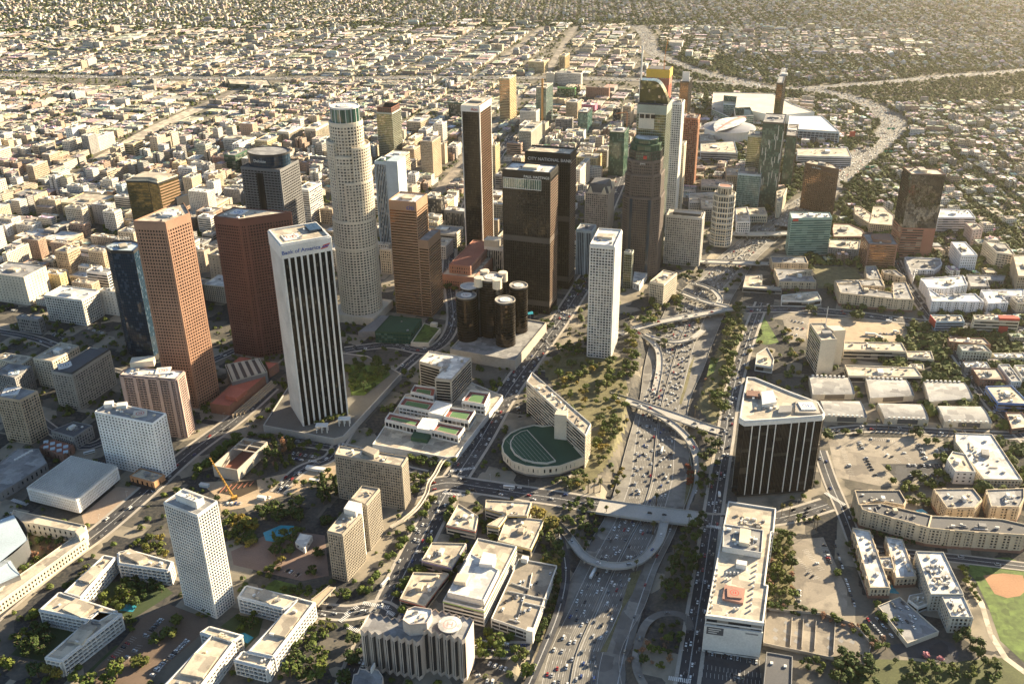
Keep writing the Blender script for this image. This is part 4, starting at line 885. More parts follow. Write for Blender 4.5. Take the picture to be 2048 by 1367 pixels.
# ---------------------------------------------------------------- mirrored cylinder hotel
P, h = roofpoly('a4', [(150, 755), (645, 845), (885, 555), (745, 530), (300, 600)], q1('a4', 650, 915), 1, rect=False)
b = Bd('cylinder_hotel', P, 0, 'hotel of clustered mirrored bronze glass cylinders on a white podium', 'hotel'); b.solid('podium', P, 0, h, PAVE); b.roof(P, h, RGREY, 1.5, PAVE, 1); GC = glass('cylinder_glass', (.06, .048, .04), .07, .85, .12, (.05, .04, .03), wav=.05)
SC = sty(2.6, 3.6, .12, .4, .12, 0, 2.2); cyl = {}
for nm_, fx, fy, rx, by in (('rear', 672, 268, 70, 665), ('side', 275, 342, 80, 730), ('front', 570, 378, 78, 770), ('core', 462, 205, 92, 700)):
    X_, Y_ = q1('a4', fx, fy); bx, bb = q1('a4', fx + (12 if nm_ != 'core' else 6), by); hh = height((X_, Y_), (bx, bb - rx * .12), h * .6); gx, gy = G(X_, Y_, hh)
    r_ = rx / 3.797 / F * math.hypot(math.hypot(gx, gy), CH - hh); C_ = ring((gx, gy), r_, 28); cyl[nm_] = (gx, gy, r_, hh)
    b.shell(C_, h, hh, SC, DARK, GC, name='cylinder'); b.roof(C_, hh, RGREY, 1, PAVE, .8); b.helipad(gx, gy, hh, r_ * .5, WHITE, PINK, disc=True)
gx, gy, r_, hh = cyl['core']
for k in range(4):
    a = R(-62 + 90 * k); x, y = gx + math.cos(a) * (r_ + 2), gy + math.sin(a) * (r_ + 2)
    m_ = MB(); m_.prism(ring((x, y), 3.6, 10), h, hh - 4); b.part('lift_shaft', m_, GM); b.solid('lift_top', ring((x, y), 6.2, 14), hh - 9, hh + 3.5, CREAM)
gx2, gy2, r2, h2 = cyl['rear']; b.shell(ring((gx - (gx2 - gx) * .8, gy + (gy2 - gy) * .9), r2, 24), h, h2, SC, DARK, GC, name='cylinder'); b.roof(ring((gx - (gx2 - gx) * .8, gy + (gy2 - gy) * .9), r2, 24), h2, RWHITE, 1, WHITE, .8); lm('the mirrored cylinder hotel', 985, 620)
# L-shaped dark office with the courts
P = [G(x, y, 33) for x, y in [(838.5, 723), (858, 702.5), (942, 716), (902, 760), (870, 757), (888, 737)]]; h = height((902, 759.4), (903.5, 806.8), 9)
P = [G(x, y, h) for x, y in [(838.5, 723), (858, 702.5), (942, 716), (902, 760), (870, 757), (888, 737)]]
b = simple('dark_office', 'dark banded L-shaped office with white roof beside the rooftop tennis courts', P, h, sty(9, 3.6, .5, 1.0, .4, 1.2, 3, pier=False), PAVE, GB, RWHITE, 10, 'office block', .2); lm('the dark L-shaped office', 885, 760)
P, h = roofpoly('b4', [(1310, 800), (1880, 900), (1944, 890), (2300, 430), (2060, 330), (1560, 420)], q1('b4', 1880, 935), 1, rect=False); h = max(h, 7)
b = Bd('tennis_court_deck', P, 0, 'stepped white parking structure topped with green and red tennis courts', 'sports deck'); b.solid('lower_deck', P, 0, h, WHITE); b.roof(P, h, RTAN, 1.2, WHITE, .8)
for i, (dz, pts) in enumerate(((9, [(1405, 610), (1440, 560), (1690, 610), (1650, 670)]), (11, [(1510, 500), (1555, 440), (1790, 480), (1740, 545)]), (8, [(1750, 690), (1810, 630), (2010, 670), (1960, 740)]), (12, [(1600, 400), (1630, 350), (1790, 370), (1775, 440)]),
                               (10, [(1850, 590), (1900, 520), (2090, 545), (2040, 625)]), (13, [(1990, 470), (2050, 390), (2200, 410), (2160, 500)]))):
    q = [G(*v, h + dz) for v in Q('b4', pts)]; b.shell(q, h, h + dz, sty(5, 4, .8, 2.2, .4, .8, 1.6), WHITE, GD, name='court_block'); b.solid('court_surround', inset(q, .8), h + dz, h + dz + .06, COURTR); qi = inset(q, 5); b.solid('court', qi, h + dz + .06, h + dz + .12, COURTG)
    ln = MB(); Wl = ccw(qi)
    for j in range(4): 
        a, c_ = Wl[j], Wl[(j + 1) % 4]; L = math.hypot(c_[0] - a[0], c_[1] - a[1]); t = ((c_[0] - a[0]) / L, (c_[1] - a[1]) / L); ln.slab(a, t, (t[1], -t[0]), 0, L, -.15, .1, h + dz + .12, h + dz + .14)
    b.part('court_line', ln, MARK); b.roof(q, h + dz, COURTR, 2.6, WHITE, .3)
for dz, pts in ((10, [(1640, 665), (1690, 585), (1830, 600), (1760, 685)]), (12, [(1730, 545), (1790, 455), (1915, 480), (1840, 570)])):
    q = [G(*v, h + dz) for v in Q('b4', pts)]; b.solid('stair_block', q, h, h + dz, WHITE)
q = [G(*v, h + 5) for v in Q('b4', [(1600, 735), (1625, 690), (1760, 700), (1725, 755)])]; b.solid('green_terrace', q, h, h + 5, GREENR); lm('the tennis court deck', 850, 850)
# half-round office with a thin slab
P, h = roofpoly('c4', [(500, 75), (400, 60), (250, 95), (120, 155), (45, 230), (20, 310), (40, 390), (140, 490), (300, 545), (480, 565), (700, 545), (900, 475), (985, 440), (800, 230), (640, 60)], q1('c4', 480, 690), 9, rect=False)
b = Bd('half_round_building', P, 0, 'half-round building with a dark green disc roof and a thin cream slab behind', 'building'); b.shell(P, 5, h, ST_WALL, CREAM, GD); b.solid('colonnade_core', inset(P, 3.5), 0, 5, GREYC); b.roof(P, h, GREENR, 1.4, CREAM, 1)
q = [G(*v, h + 2) for v in Q('c4', [(320, 110), (240, 130), (160, 180), (118, 250), (120, 310), (170, 390), (270, 455), (400, 490), (550, 500), (655, 470)])]; b.solid('upper_terrace', q, h, h + 2, CREAM); q2 = inset(q, 1.2); b.solid('green_roof', q2, h + 2, h + 2.15, GREENR)
lr = MB(); a, c_ = q2[0], q2[-1]
for k in range(1, 8):
    t0 = k / 8; p_ = lerp(a, q2[min(k, len(q2) - 2)], .98); q_ = lerp(c_, q2[max(len(q2) - 1 - k, 1)], .98)
L = math.hypot(c_[0] - a[0], c_[1] - a[1]); t = ((c_[0] - a[0]) / L, (c_[1] - a[1]) / L); nm = (t[1], -t[0]); s_ = 1 if inpoly(q2, *vadd(lerp(a, c_, .5), nm, 4)) else -1
for k in range(1, 8): lr.slab(vadd(a, nm, s_ * k * 4.2), t, nm, 2 + k, L - 2 - k, 0, .25, h + 2.15, h + 2.22)
b.part('roof_line', lr, SAGE)
Ps = [G(*v, 62) for v in Q('a4', [(735, 1000), (775, 930), (1222, 1322), (1200, 1385)])]; hs = height(q1('c4', 1000, 180), q1('c4', 985, 560))
Ps = [G(*v, hs) for v in Q('a4', [(735, 1000), (775, 930), (1222, 1322)]) + [q1('c4', 1000, 182)]]
b.shell(Ps, 0, hs, sty(9, 3.6, .5, 1.1, .3, 1, 2, pier=False), CREAM, GD); b.roof(Ps, hs, RTAN, 1.2, WHITE); b.clutter(Ps, hs, 10, pent=0); mark(Ps, 3)
x, y = G(*q1('a4', 835, 1035), hs); b.helipad(x, y, hs, 6, RTAN, WHITE, R(-40)); pc = [G(*v, hs + 4) for v in Q('a4', [(945, 1245), (960, 1215), (1050, 1215), (1040, 1255)])]; b.solid('lift_core', pc, 0, hs + 4, CREAM)
mk_ = MB(); rr = random.Random(2)
for k in range(10):
    p_ = lerp(lerp(Ps[0], Ps[3], .2 + k * .08), lerp(Ps[1], Ps[2], .2 + k * .08), .5); mk_.box(*p_, hs, 3.5, 1, 1.2, R(-38))
b.part('roof_vent', mk_, GREYC); lm('the half-round green-roofed building', 1090, 870)
# tan tower slabs
GRID_T = sty(2.6, 3.0, .8, 1.0, .6, .8, 2, 3); TANC = paint('tan_concrete', (.33, .29, .235))
P, h = roofpoly('b4', [(1060, 805), (1025, 870), (1530, 960), (1575, 890)], q1('b4', 1548, 1290), 2, rect=False)
b = simple('tan_apartment_slab', 'wide tan concrete apartment slab with fine window grid, farther of the pair', P, h, GRID_T, TANC, GD, RTAN, 8, 'apartment tower', 0); b.solid('rooftop_penthouse', [G(*v, h + 5) for v in Q('b4', [(1230, 830), (1270, 800), (1360, 830), (1320, 870)])], h, h + 5, TANC); lm('the wider tan apartment slab', 745, 970)
P, h = roofpoly('b3', [(950, 232), (1060, 258), (1205, 105), (1080, 75)], q1('b3', 1098, 605), 1, rect=False)
b = simple('tan_apartment_slab', 'narrow tan apartment tower in two offset slabs, nearer of the pair', P, h, GRID_T, TANC, GD, RTAN, 5, 'apartment tower', 0)
P2 = [vadd(vadd(p, (math.cos(R(36)), math.sin(R(36))), 38), (.6, -.8), 6) for p in P]; P2 = [G(*v, h) for v in Q('b4', [(1148, 1205), (1262, 1250), (1362, 1130), (1230, 1108)])]
b.shell(P2, 0, h, GRID_T, TANC, GD); b.roof(P2, h, RTAN, 1.1, TANC); b.clutter(P2, h, 4, pent=0); b.solid('stair_core', [G(*v, h + 6) for v in Q('b3', [(1070, 60), (1160, 85), (1205, 20), (1110, 0)])], 0, h + 6, WHITE); mark(P2, 3); lm('the narrower tan apartment tower', 700, 1090)
# white-gridded apartment tower bottom left and its townhouses
P, h = roofpoly('b1', [(1180, 50), (1470, 115), (1640, 20)], q1('b1', 1640, 880))
b = simple('white_apartment_tower', 'white grid apartment tower with stepped roof, bottom left among low terraces', P, h, sty(2.7, 3.0, .85, 1.05, .5, 1, 2, 6), WHITE, GBL, RGREY, 2, 'apartment tower', 0); q = inset(P, 7); b.solid('rooftop_penthouse', q, h, h + 6, WHITE); b.roof(q, h + 6, RWHITE, 1, WHITE); b.clutter(q, h + 6, 4, pent=0); lm('the white apartment tower', 395, 1120)
TER = sty(4.5, 3.1, .5, 1.15, 1.6, 1.2, 1.2, 3)
def terrace(lab, polys, h, fr, cat='townhouses', lmk=None):
    b = None
    for pts in polys:
        P = [G(*v, h) for v in Q(fr, pts)]
        if b is None: b = Bd('terrace_block', P, 0, lab, cat)
        b.shell(P, 0, h, TER, WHITE, GD); b.roof(P, h, RTAN, 1.2, WHITE, .6); b.clutter(P, h, 4, pent=0); mark(P, 3)
        if abs(area(P)) > 500:
            c0, c1 = lerp(P[0], P[3], .5), lerp(P[1], P[2], .5); a = math.atan2(c1[1] - c0[1], c1[0] - c0[0]); L = math.hypot(c1[0] - c0[0], c1[1] - c0[1]); m_ = lerp(c0, c1, .5)
            wd = abs(area(P)) / L; b.box('roof_ridge_room', m_[0], m_[1], h, L * .8, wd * .36, 2.2, RTAN, a)
    if lmk: lm(lmk, *q1(fr, *polys[0][0]))
terrace('long white terrace block rising along the avenue, topmost left of the white apartment tower', [[(480, 690), (600, 725), (855, 430), (775, 415)]], 16, 'b1', lmk='the topmost terrace block')
terrace('white terrace block touching the left side of the white apartment tower', [[(890, 470), (885, 390), (960, 372), (1280, 462), (1255, 525), (1235, 520)]], 16, 'b1')
terrace('L-shaped white terrace block, half in shadow, at the far bottom left', [[(300, 815), (440, 690), (865, 830), (740, 905)], [(345, 1170), (455, 1195), (900, 850), (740, 830)]], 16, 'b1', lmk='the L-shaped terrace block')
terrace('L-shaped white terrace block with a long slope-lit roof right of the white apartment tower', [[(290, 720), (345, 640), (745, 735), (620, 805)], [(365, 1125), (545, 1165), (850, 765), (735, 735)]], 16, 'b3', lmk='the long right terrace block')
terrace('short white terrace block at the foot of the long right terrace', [[(262, 1190), (320, 1130), (545, 1170), (500, 1250)]], 14, 'b3')
terrace('white terrace block with stair tower cut by the bottom edge of the frame', [[(1170, 1440), (1430, 1470), (1740, 1060), (1580, 1010)], [(1500, 985), (1560, 945), (1800, 1010), (1720, 1060)]], 16, 'b1')
# ---------------------------------------------------------------- cultural hill, left
P, h = roofpoly('b2', [(540, 880), (205, 1120), (580, 1215), (890, 960)], q1('b2', 228, 1238), 1, rect=False)
paint('bright_white', (.78, .78, .76)); b = Bd('honeycomb_museum', P, 0, 'white museum box with a honeycomb veil and rows of roof skylights', 'museum'); b.shell(P, 4, h, sty(2.2, 2.6, .9, 1.1, .5, 1.2, 2), MATS['bright_white'], PAVE); b.solid('ground_floor', inset(P, 3), 0, 4, DARK); sky_ = MB(); Wl = P
for i in range(26):
    for j in range(20):
        u, v = (i + .5) / 26, (j + .5) / 20; p_ = lerp(lerp(Wl[0], Wl[1], u), lerp(Wl[3], Wl[2], u), v); sky_.box(p_[0], p_[1], h, 2.2, .9, 1.6, R(25))
b.roof(P, h, RGREY, .8, WHITE); b.part('skylight_row', sky_, WHITE).__setitem__('kind', 'stuff'); lm('the honeycomb white museum', 150, 960)
PIX = sty(4.2, 3.4, 1.9, 1.5, .5, 1.2, 1.4, 4)
P, h = roofpoly('b2', [(715, 550), (1160, 635), (1262, 560)], q1('b2', 1245, 1050))
b = simple('white_apartment_block', 'bright white apartment block with scattered dark windows and a helipad, above the museum', P, h, PIX, paint('bright_white', (.78, .78, .76)), GD, RGREY, 8, 'apartment tower', 0); x, y = G(*q1('b2', 1065, 560), h); b.helipad(x, y, h, 7, CREAM, REDP, R(15)); q = G(*q1('b2', 930, 510), h); b.box('rooftop_penthouse', *q, h, 10, 8, 4.5, WHITE, R(12)); q = G(*q1('b2', 830, 500), h); b.box('rooftop_penthouse', *q, h, 9, 8, 4.5, WHITE, R(12)); lm('the bright white apartment block', 270, 870)
P, h = roofpoly('b2', [(918, 262), (1338, 300), (1395, 240)], q1('b2', 1378, 738))
b = simple('balconied_tower', 'pinkish apartment tower with dark curved balconies and helipad beside the granite tower', P, h, ST_BALC, paint('pink_plaster', (.36, .265, .235)), GB, RWHITE, 5, 'apartment tower', 0); vb = MB(); a, c_ = P[0], P[1]; L = math.hypot(c_[0] - a[0], c_[1] - a[1]); t = ((c_[0] - a[0]) / L, (c_[1] - a[1]) / L); nm = (t[1], -t[0])
for u in (.02, .24, .45, .66, .86): vb.slab(a, t, nm, u * L, u * L + 4, 0, 2.4, 0, h)
b.part('bay', vb, MATS['pink_plaster']); x, y = G(*q1('b2', 1240, 235), h); b.helipad(x, y, h, 8, WHITE, REDP, R(10)); q = G(*q1('b2', 1090, 185), h); b.box('rooftop_penthouse', *q, h, 26, 14, 7, CREAM, R(10)); b.clutter(P, h, 4, pent=0); lm('the balconied pink tower', 310, 790)
P, h = roofpoly('b2', [(402, 232), (548, 268), (805, 78)], q1('b2', 615, 525))
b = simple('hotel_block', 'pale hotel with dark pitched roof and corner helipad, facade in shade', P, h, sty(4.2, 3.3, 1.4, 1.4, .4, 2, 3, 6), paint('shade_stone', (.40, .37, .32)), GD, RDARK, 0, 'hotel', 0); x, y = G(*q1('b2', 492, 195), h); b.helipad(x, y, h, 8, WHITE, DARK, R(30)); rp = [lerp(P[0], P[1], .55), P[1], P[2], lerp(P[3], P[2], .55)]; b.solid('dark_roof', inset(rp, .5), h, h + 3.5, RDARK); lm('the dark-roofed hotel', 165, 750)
P, h = roofpoly('b2', [(-30, 430), (150, 460), (285, 388), (60, 345)], q1('b2', 238, 790), 1, rect=False)
b = simple('grid_apartment_tower', 'beige grid apartment tower with helipad at the left edge', P, h, sty(3.6, 3.3, .9, 1.1, .5, 1, 2.2, 5), TAN, GD, RGREY, 2, 'apartment tower', 0); x, y = G(*q1('b2', 85, 392), h); b.helipad(x, y, h, 9, WHITE, DARK, R(12)); lm('the beige grid tower at the left edge', 40, 830)
P, h = roofpoly('b2', [(272, 128), (395, 165), (568, 42)], q1('b2', 400, 370)); b = simple('lit_top_block', 'grey apartment block with sunlit top storeys and white cross-shaped roof plant', P, h, sty(4, 3.3, 1.6, 1.4, .4, 1.5, 2), CREAM, GD, RTAN, 7, 'apartment block', .3)
P, h = roofpoly('b2', [(-40, 250), (110, 290), (240, 200), (60, 180)], None, 1, 32., rect=False); simple('low_grey_block', 'grey flat block with helipad behind the beige grid tower', P, h, ST_APT, GREYC, GD, RGREY, 4, 'apartment block', 0).helipad(*G(*q1('b2', 105, 250), h), h, 6, PALEB, DARK, R(20))
P, h = roofpoly('b2', [(-60, 130), (40, 100), (245, 130), (160, 190)], None, 1, 30., rect=False); simple('sunlit_block', 'cream apartment block with sunlit grid facade at the left edge, behind helipad roofs', P, h, ST_APT, CREAM, GD, RTAN, 4, 'apartment block', .2)
P, h = roofpoly('b2', [(-60, 1010), (140, 850), (300, 850), (365, 960), (120, 1120), (0, 1190)], q1('b2', 150, 1150), 4, rect=False); b = simple('grey_metal_hall', 'grey metal-roofed school hall with small skylights at the left edge', P, max(h, 9), ST_WALL, GREYC, GD, RGREY, 0, 'hall', 0)
for k in range(5): b.box('skylight', *G(*q1('b2', 130 + k * 28, 930 - k * 16), h), max(h, 9), 4, 2.5, 1.2, WHITE, R(40))
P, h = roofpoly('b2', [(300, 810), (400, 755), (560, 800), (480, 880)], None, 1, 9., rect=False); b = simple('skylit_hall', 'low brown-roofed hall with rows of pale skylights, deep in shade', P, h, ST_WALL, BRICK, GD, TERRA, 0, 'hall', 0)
for k in range(8): b.box('skylight', *G(*q1('b2', 350 + (k % 4) * 50, 775 + (k % 4) * 12 + (k // 4) * 40), h), h, 5, 5, 1.3, PALEB, R(20))
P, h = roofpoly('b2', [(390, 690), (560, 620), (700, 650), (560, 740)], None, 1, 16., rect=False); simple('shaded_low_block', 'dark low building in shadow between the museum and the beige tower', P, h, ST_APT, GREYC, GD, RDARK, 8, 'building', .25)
P, h = roofpoly('b2', [(1005, 1020), (1170, 1085), (1240, 1022)], q1('b2', 1155, 1140)); b = simple('corner_restaurant', 'small orange and dark cubic pavilion beside the museum plaza', P, h, ST_WALL, paint('orange_panel', (.45, .25, .13)), GB, RTAN, 3, 'pavilion', .3)
b.solid('ground_floor', inset(P, -1.5), 0, 3.2, DARK); lm('the orange cubic pavilion', 295, 955)
P, h = roofpoly('b4', [(335, 738), (95, 950), (282, 985), (512, 770)], q1('b4', 285, 1068), 2, rect=False); h = max(h, 8)
b = Bd('roofless_concrete_shell', P, 0, 'roofless concrete building shell with open beams, beside the construction site', 'unfinished building'); pr = MB(); Wl = ccw(P); In = inset(P, 1)
pr.wall(Wl, 0, h)
for i in range(4):
    j = (i + 1) % 4; pr.face([(*Wl[i], h), (*Wl[j], h), (*In[j], h), (*In[i], h)]); pr.face([(*In[j], 1), (*In[i], 1), (*In[i], h), (*In[j], h)])
b.part('outer_wall', pr, PAVE); b.solid('floor', inset(P, .9), 0, 1, TERRA); bm_ = MB()
for u in (.0, .28, .55):
    A_, B_ = lerp(P[0], P[1], .05 + u * .6), lerp(P[3], P[2], .05 + u * .6); L = math.hypot(B_[0] - A_[0], B_[1] - A_[1]); t = ((B_[0] - A_[0]) / L, (B_[1] - A_[1]) / L); bm_.slab(A_, t, (t[1], -t[0]), 0, L, -.7, .7, h - 1.2, h + .02)
A_, B_ = lerp(P[0], P[3], .5), lerp(lerp(P[0], P[1], .4), lerp(P[3], P[2], .4), .5); L = math.hypot(B_[0] - A_[0], B_[1] - A_[1]); t = ((B_[0] - A_[0]) / L, (B_[1] - A_[1]) / L); bm_.slab(A_, t, (t[1], -t[0]), 0, L, -.6, .6, h - 1, h + .05); b.part('beam', bm_, PAVE); lm('the roofless concrete shell', 480, 900)
x, y = G(*q1('b4', 255, 1205), 0); r = bpy.data.objects.new('crawler_crane', None); COL.objects.link(r); r.location = (x, y, 0); tag(r, 'orange-yellow lattice crane with leaning boom over the construction pit', 'crane'); o = (x, y, 0)
tx_, ty_ = G(*q1('b4', 78, 900), 26); k = MB()
for d in (-1, 1): k.bar((x + d, y, 2), (tx_ + d * .4, ty_, 26), .32); k.bar((x + d, y, 3.6), (tx_ + d * .4, ty_, 26.7), .32)
for i in range(14):
    t0, t1 = i / 14, (i + 1) / 14; f_ = lambda t, d, z: (x + (tx_ - x) * t + d, y + (ty_ - y) * t, 2 + 24 * t + z); k.bar(f_(t0, -1, 0), f_(t1, 1, 1.5), .2); k.bar(f_(t0, 1, 0), f_(t1, -1, 1.5), .2)
k.build('boom', paint('crane_yellow', (.60, .33, .07)), r, o); k = MB(); k.box(x + 1, y, 1, 6, 3.4, 2.6, R(30)); k.build('cab', MATS['crane_yellow'], r, o); k = MB(); k.box(x, y + 2, 0, 7, 1, 1.1, R(30)); k.box(x + 1, y - 2, 0, 7, 1, 1.1, R(30)); k.build('track', DARK, r, o)
b = Bd('excavation_pit', [G(*v) for v in Q('b4', [(130, 1150), (250, 1080), (430, 1060), (440, 1130), (300, 1190)])], 0, 'timbered excavation pit beside the leaning crane', 'pit'); b.solid('pit_lining', [G(*v) for v in Q('b4', [(130, 1150), (250, 1080), (430, 1060), (440, 1130), (300, 1190)])], 0, .4, paint('wet_soil', (.06, .045, .03))); pb = MB()
for k in range(6): pb.bar((*G(*q1('b4', 150 + k * 45, 1160 - k * 10)), .8), (*G(*q1('b4', 200 + k * 42, 1105 - k * 6)), .8), .5)
b.part('strut', pb, TERRA)
for i, (fx, fy, lx, ly, m_, lab) in enumerate(((880, 985, 22, 5, WHITE, 'white site cabin with pitched roof in the construction yard'), (470, 1205, 9, 4, WHITE, 'small white site cabin beside the crane'), (35, 1110, 10, 4, PALEB, 'pale blue site cabin at the left of the construction yard'), (870, 1075, 11, 3, BLUEP, 'blue container in the construction yard'))):
    x, y = G(*q1('b4', fx, fy)); b = Bd('site_cabin', ring((x, y), 4, 4), 0, lab, 'cabin', 'site cabins'); b.box('wall', x, y, 0, lx, ly, 3, m_, R(-15)); b.box('roof', x, y, 3.002, lx + .6, ly + .6, .4, WHITE, R(-15))
# red-roofed museum with the glass pyramids' neighbour
P, h = roofpoly('b4', [(75, 485), (222, 505), (515, 260), (330, 250)], q1('b4', 228, 572), 1, rect=False); b = Bd('red_roofed_museum', P, 0, 'low sandstone museum with red roofs beside the avenue', 'museum'); SAND = paint('red_sandstone', (.30, .15, .10)); b.solid('wall', P, 0, h, SAND); b.roof(P, h, RRED, 1, SAND); b.solid('upper_room', [G(*v, h + 5) for v in Q('b4', [(190, 420), (275, 440), (355, 375), (265, 352)])], h, h + 5, RRED)
wl = MB(); a, c_ = G(*q1('b4', 245, 590)), G(*q1('b4', 545, 330)); L = math.hypot(c_[0] - a[0], c_[1] - a[1]); t = ((c_[0] - a[0]) / L, (c_[1] - a[1]) / L)
for k in range(4): wl.slab(vadd(a, (t[1], -t[0]), k * 2.5), t, (t[1], -t[0]), k * 4, L, 0, 1.2, 0, 5 - k)
b.part('planter_wall', wl, TAN); lm('the red-roofed museum', 470, 790)
P, h = roofpoly('b4', [(190, 190), (240, 320), (512, 245), (452, 140)], None, 1, 17., rect=False); b = Bd('coffered_hall', P, 0, 'square block with a coffered grey-green skylight roof behind the red-roofed museum', 'hall'); b.solid('wall', P, 0, h, GREYC); b.roof(P, h, RDARK, 1.2, SAGE, .8); cf = MB()
for i in range(5):
    A_, B_ = lerp(P[0], P[3], i / 5 + .1), lerp(P[1], P[2], i / 5 + .1); L = math.hypot(B_[0] - A_[0], B_[1] - A_[1]); t = ((B_[0] - A_[0]) / L, (B_[1] - A_[1]) / L); cf.slab(A_, t, (t[1], -t[0]), 1, L - 1, -2.2, 2.2, h + .02, h + 1.6)
b.part('skylight', cf, SAGE)
for pts, lab in (([(245, 175), (300, 128), (390, 140), (330, 160)], 'red triangular roof wedge behind the coffered hall'), ([(495, 165), (595, 175), (520, 225)], 'small red triangular roof right of the coffered hall')):
    P = [G(*v, 12) for v in Q('b4', pts)]; b = Bd('red_wedge_roof', P, 0, lab, 'pavilion'); b.solid('wall', P, 0, 12, SAND); b.roof(P, 12, RRED, .6, SAND)
# concert hall corner and its perforated garden wall
ca = [(27, 1020), (172, 1051), (167, 1066), (20, 1038)]; P = [G(*v, 14) for v in ca]
b = Bd('garden_wing', P, 0, 'long cream office wing with a perforated wall below the roof garden, left edge', 'office wing'); b.shell(P, 0, 14, ST_WALL, CREAM, GD); b.roof(P, 14, RTAN, 1, CREAM); P2 = [G(*v, 11) for v in ((155, 1062), (173, 1075), (-10, 1225), (-40, 1208))]
P2 = [G(*v, 11) for v in [(156, 1068), (172, 1078), (-20, 1218), (-40, 1206)]]; b.shell(P2, 0, 11, sty(3.4, 3.6, 1.7, 1.9, .5, 2, 2, 3), CREAM, GD); b.roof(P2, 11, RTAN, 1, CREAM); b.solid('corner_tower', [G(*v, 17) for v in ((150, 1062), (158, 1072), (172, 1060), (163, 1050))], 0, 17, CREAM); mark(P2, 2); lm('the perforated cream wall', 90, 1150)
b = Bd('steel_concert_hall', [G(*v, 0) for v in ((0, 1130), (60, 1130), (40, 1060), (-40, 1060))], 0, 'curved brushed-steel hall with a pale blue-grey roof, cut by the left edge', 'concert hall')
for z0, z1, pts, lean in ((0, 22, [(-60, 1060), (27, 1028), (55, 1078), (-10, 1130)], 3), (0, 17, [(-30, 1110), (12, 1106), (40, 1148), (-20, 1175)], -3)):
    P = [G(*v, z1) for v in pts]; W_ = ccw(P); n = 8; sh = MB()
    for i in range(4):
        a, c_ = W_[i], W_[(i + 1) % 4]
        for k in range(n):
            pt = lambda u, q: (*vadd(lerp(a, c_, u), ((c_[1] - a[1]) / 40, -(c_[0] - a[0]) / 40), math.sin(u * math.pi) * lean * q), q * z1)
            for j in range(4): sh.face([pt(k / n, j / 4), pt((k + 1) / n, j / 4), pt((k + 1) / n, (j + 1) / 4), pt(k / n, (j + 1) / 4)])
    b.part('steel_sail', sh, STEEL); rf = MB(); rf.cap(W_, z1 - .3); b.part('roof', rf, PALEB)
# green glass hall below the bronze tower
P, h = roofpoly('a2', [(1440, 880), (1330, 1000), (1600, 1012), (1682, 905)], q1('a2', 1592, 1095), 2, rect=False); b = simple('green_glass_hall', 'low dark green glass hall with green roof at the foot of the bronze tower', P, h, sty(4, 4, .4, 1, .3, .5, 1.4), GREENR, GG, GREENR, 2, 'hall', 0); sl_ = MB(); P2 = [G(*v, 9) for v in Q('a2', [(1200, 1000), (1330, 995), (1440, 880), (1370, 875)])]; b.solid('lower_roof', P2, 0, 9, GREYC); lm('the low green glass hall', 790, 660)
P = [G(*v, 6) for v in Q('a2', [(1600, 1080), (1740, 1085), (1830, 975), (1700, 930)])]; b = Bd('walled_garden', P, 0, 'walled garden terrace with lawn beside the green glass hall', 'garden'); b.solid('wall', P, 0, 6, CREAM); b.solid('lawn', inset(P, 2), 6, 6.1, LAWN); b.box('stair_block', *lerp(P[2], P[3], .4), 6, 9, 7, 5, CREAM)
# ---------------------------------------------------------------- lower centre: hospital campus
def lowblock(name, lab, fr, pts, bpt, k, trim=None, st=None, fm=CREAM, gm=GD, rm=RTAN, n=6, pent=.22, h=None, cat='office block', zb=0.):
    P, h = roofpoly(fr, pts, None if bpt is None else q1(fr, *bpt), k, h, rect=False); h = max(h, 4)
    b = simple(name, lab, P, h, st or sty(9, 3.6, .5, 1.4, .35, .6, 1.6, 3, pier=False), fm, gm, rm, n, cat, pent)
    if trim:
        b.solid('coloured_trim', inset(P, -.45), h - 1.4, h - .5, trim)
    return b, P, h
LIME = paint('lime_trim', (.22, .42, .06))
b, P, h = lowblock('stepped_office', 'white banded office with lime green trim and raised white rooftop storey', 'b5', [(580, 285), (322, 748), (625, 822), (868, 345)], (640, 938), 2, LIME, fm=WHITE); q = [G(*v, h + 5) for v in Q('b5', [(530, 400), (355, 690), (622, 750), (735, 525)])]; b.shell(q, h, h + 5, ST_BANDS, WHITE, GD); b.roof(q, h + 5, RWHITE, 1, WHITE); lm('the lime-trimmed white office', 955, 1150)
b.solid('rooftop_penthouse', [G(*v, h + 9) for v in Q('b5', [(620, 380), (590, 470), (690, 480), (715, 400)])], h, h + 9, WHITE); b.solid('rooftop_penthouse', [G(*v, h + 9) for v in Q('b5', [(430, 540), (400, 600), (490, 610), (520, 550)])], h + 5, h + 9, CREAM)
for lab, pts, bp, k, tr in (('small two-storey office with red trim nearest the lime-trimmed office, beside the avenue', [(100, 540), (0, 735), (185, 785), (362, 550)], (175, 830), 2, REDP), ('small office with blue trim and rooftop plant between two red-trimmed ones', [(238, 318), (163, 448), (385, 502), (492, 325)], (370, 556), 2, paint('indigo_trim', (.14, .12, .4))),
                            ('small office with red trim and tan roof, farthest along the avenue', [(435, 28), (348, 185), (560, 230), (582, 120)], (548, 288), 2, REDP), ('T-shaped tan-roofed office above the yellow-trimmed one', [(640, 0), (635, 60), (790, 105), (650, 185), (735, 200), (800, 115), (945, 115), (978, 20)], None, 1, YELLOW), ('tan-roofed office with yellow trim beside the freeway trees', [(800, 115), (730, 300), (975, 368), (1075, 150)], (965, 425), 2, YELLOW)):
    b, P, h = lowblock('campus_office', lab, 'b5', pts, bp, k, tr, h=None if bp else 13.); 
    c = cen(P)
lm('the red-trimmed office', 850, 1170); lm('the yellow-trimmed office', 1040, 1060)
P, h = roofpoly('b5', [(885, 440), (680, 885), (985, 988), (1168, 490)], q1('b5', 985, 1050), 2, rect=False); h = max(h, 6)
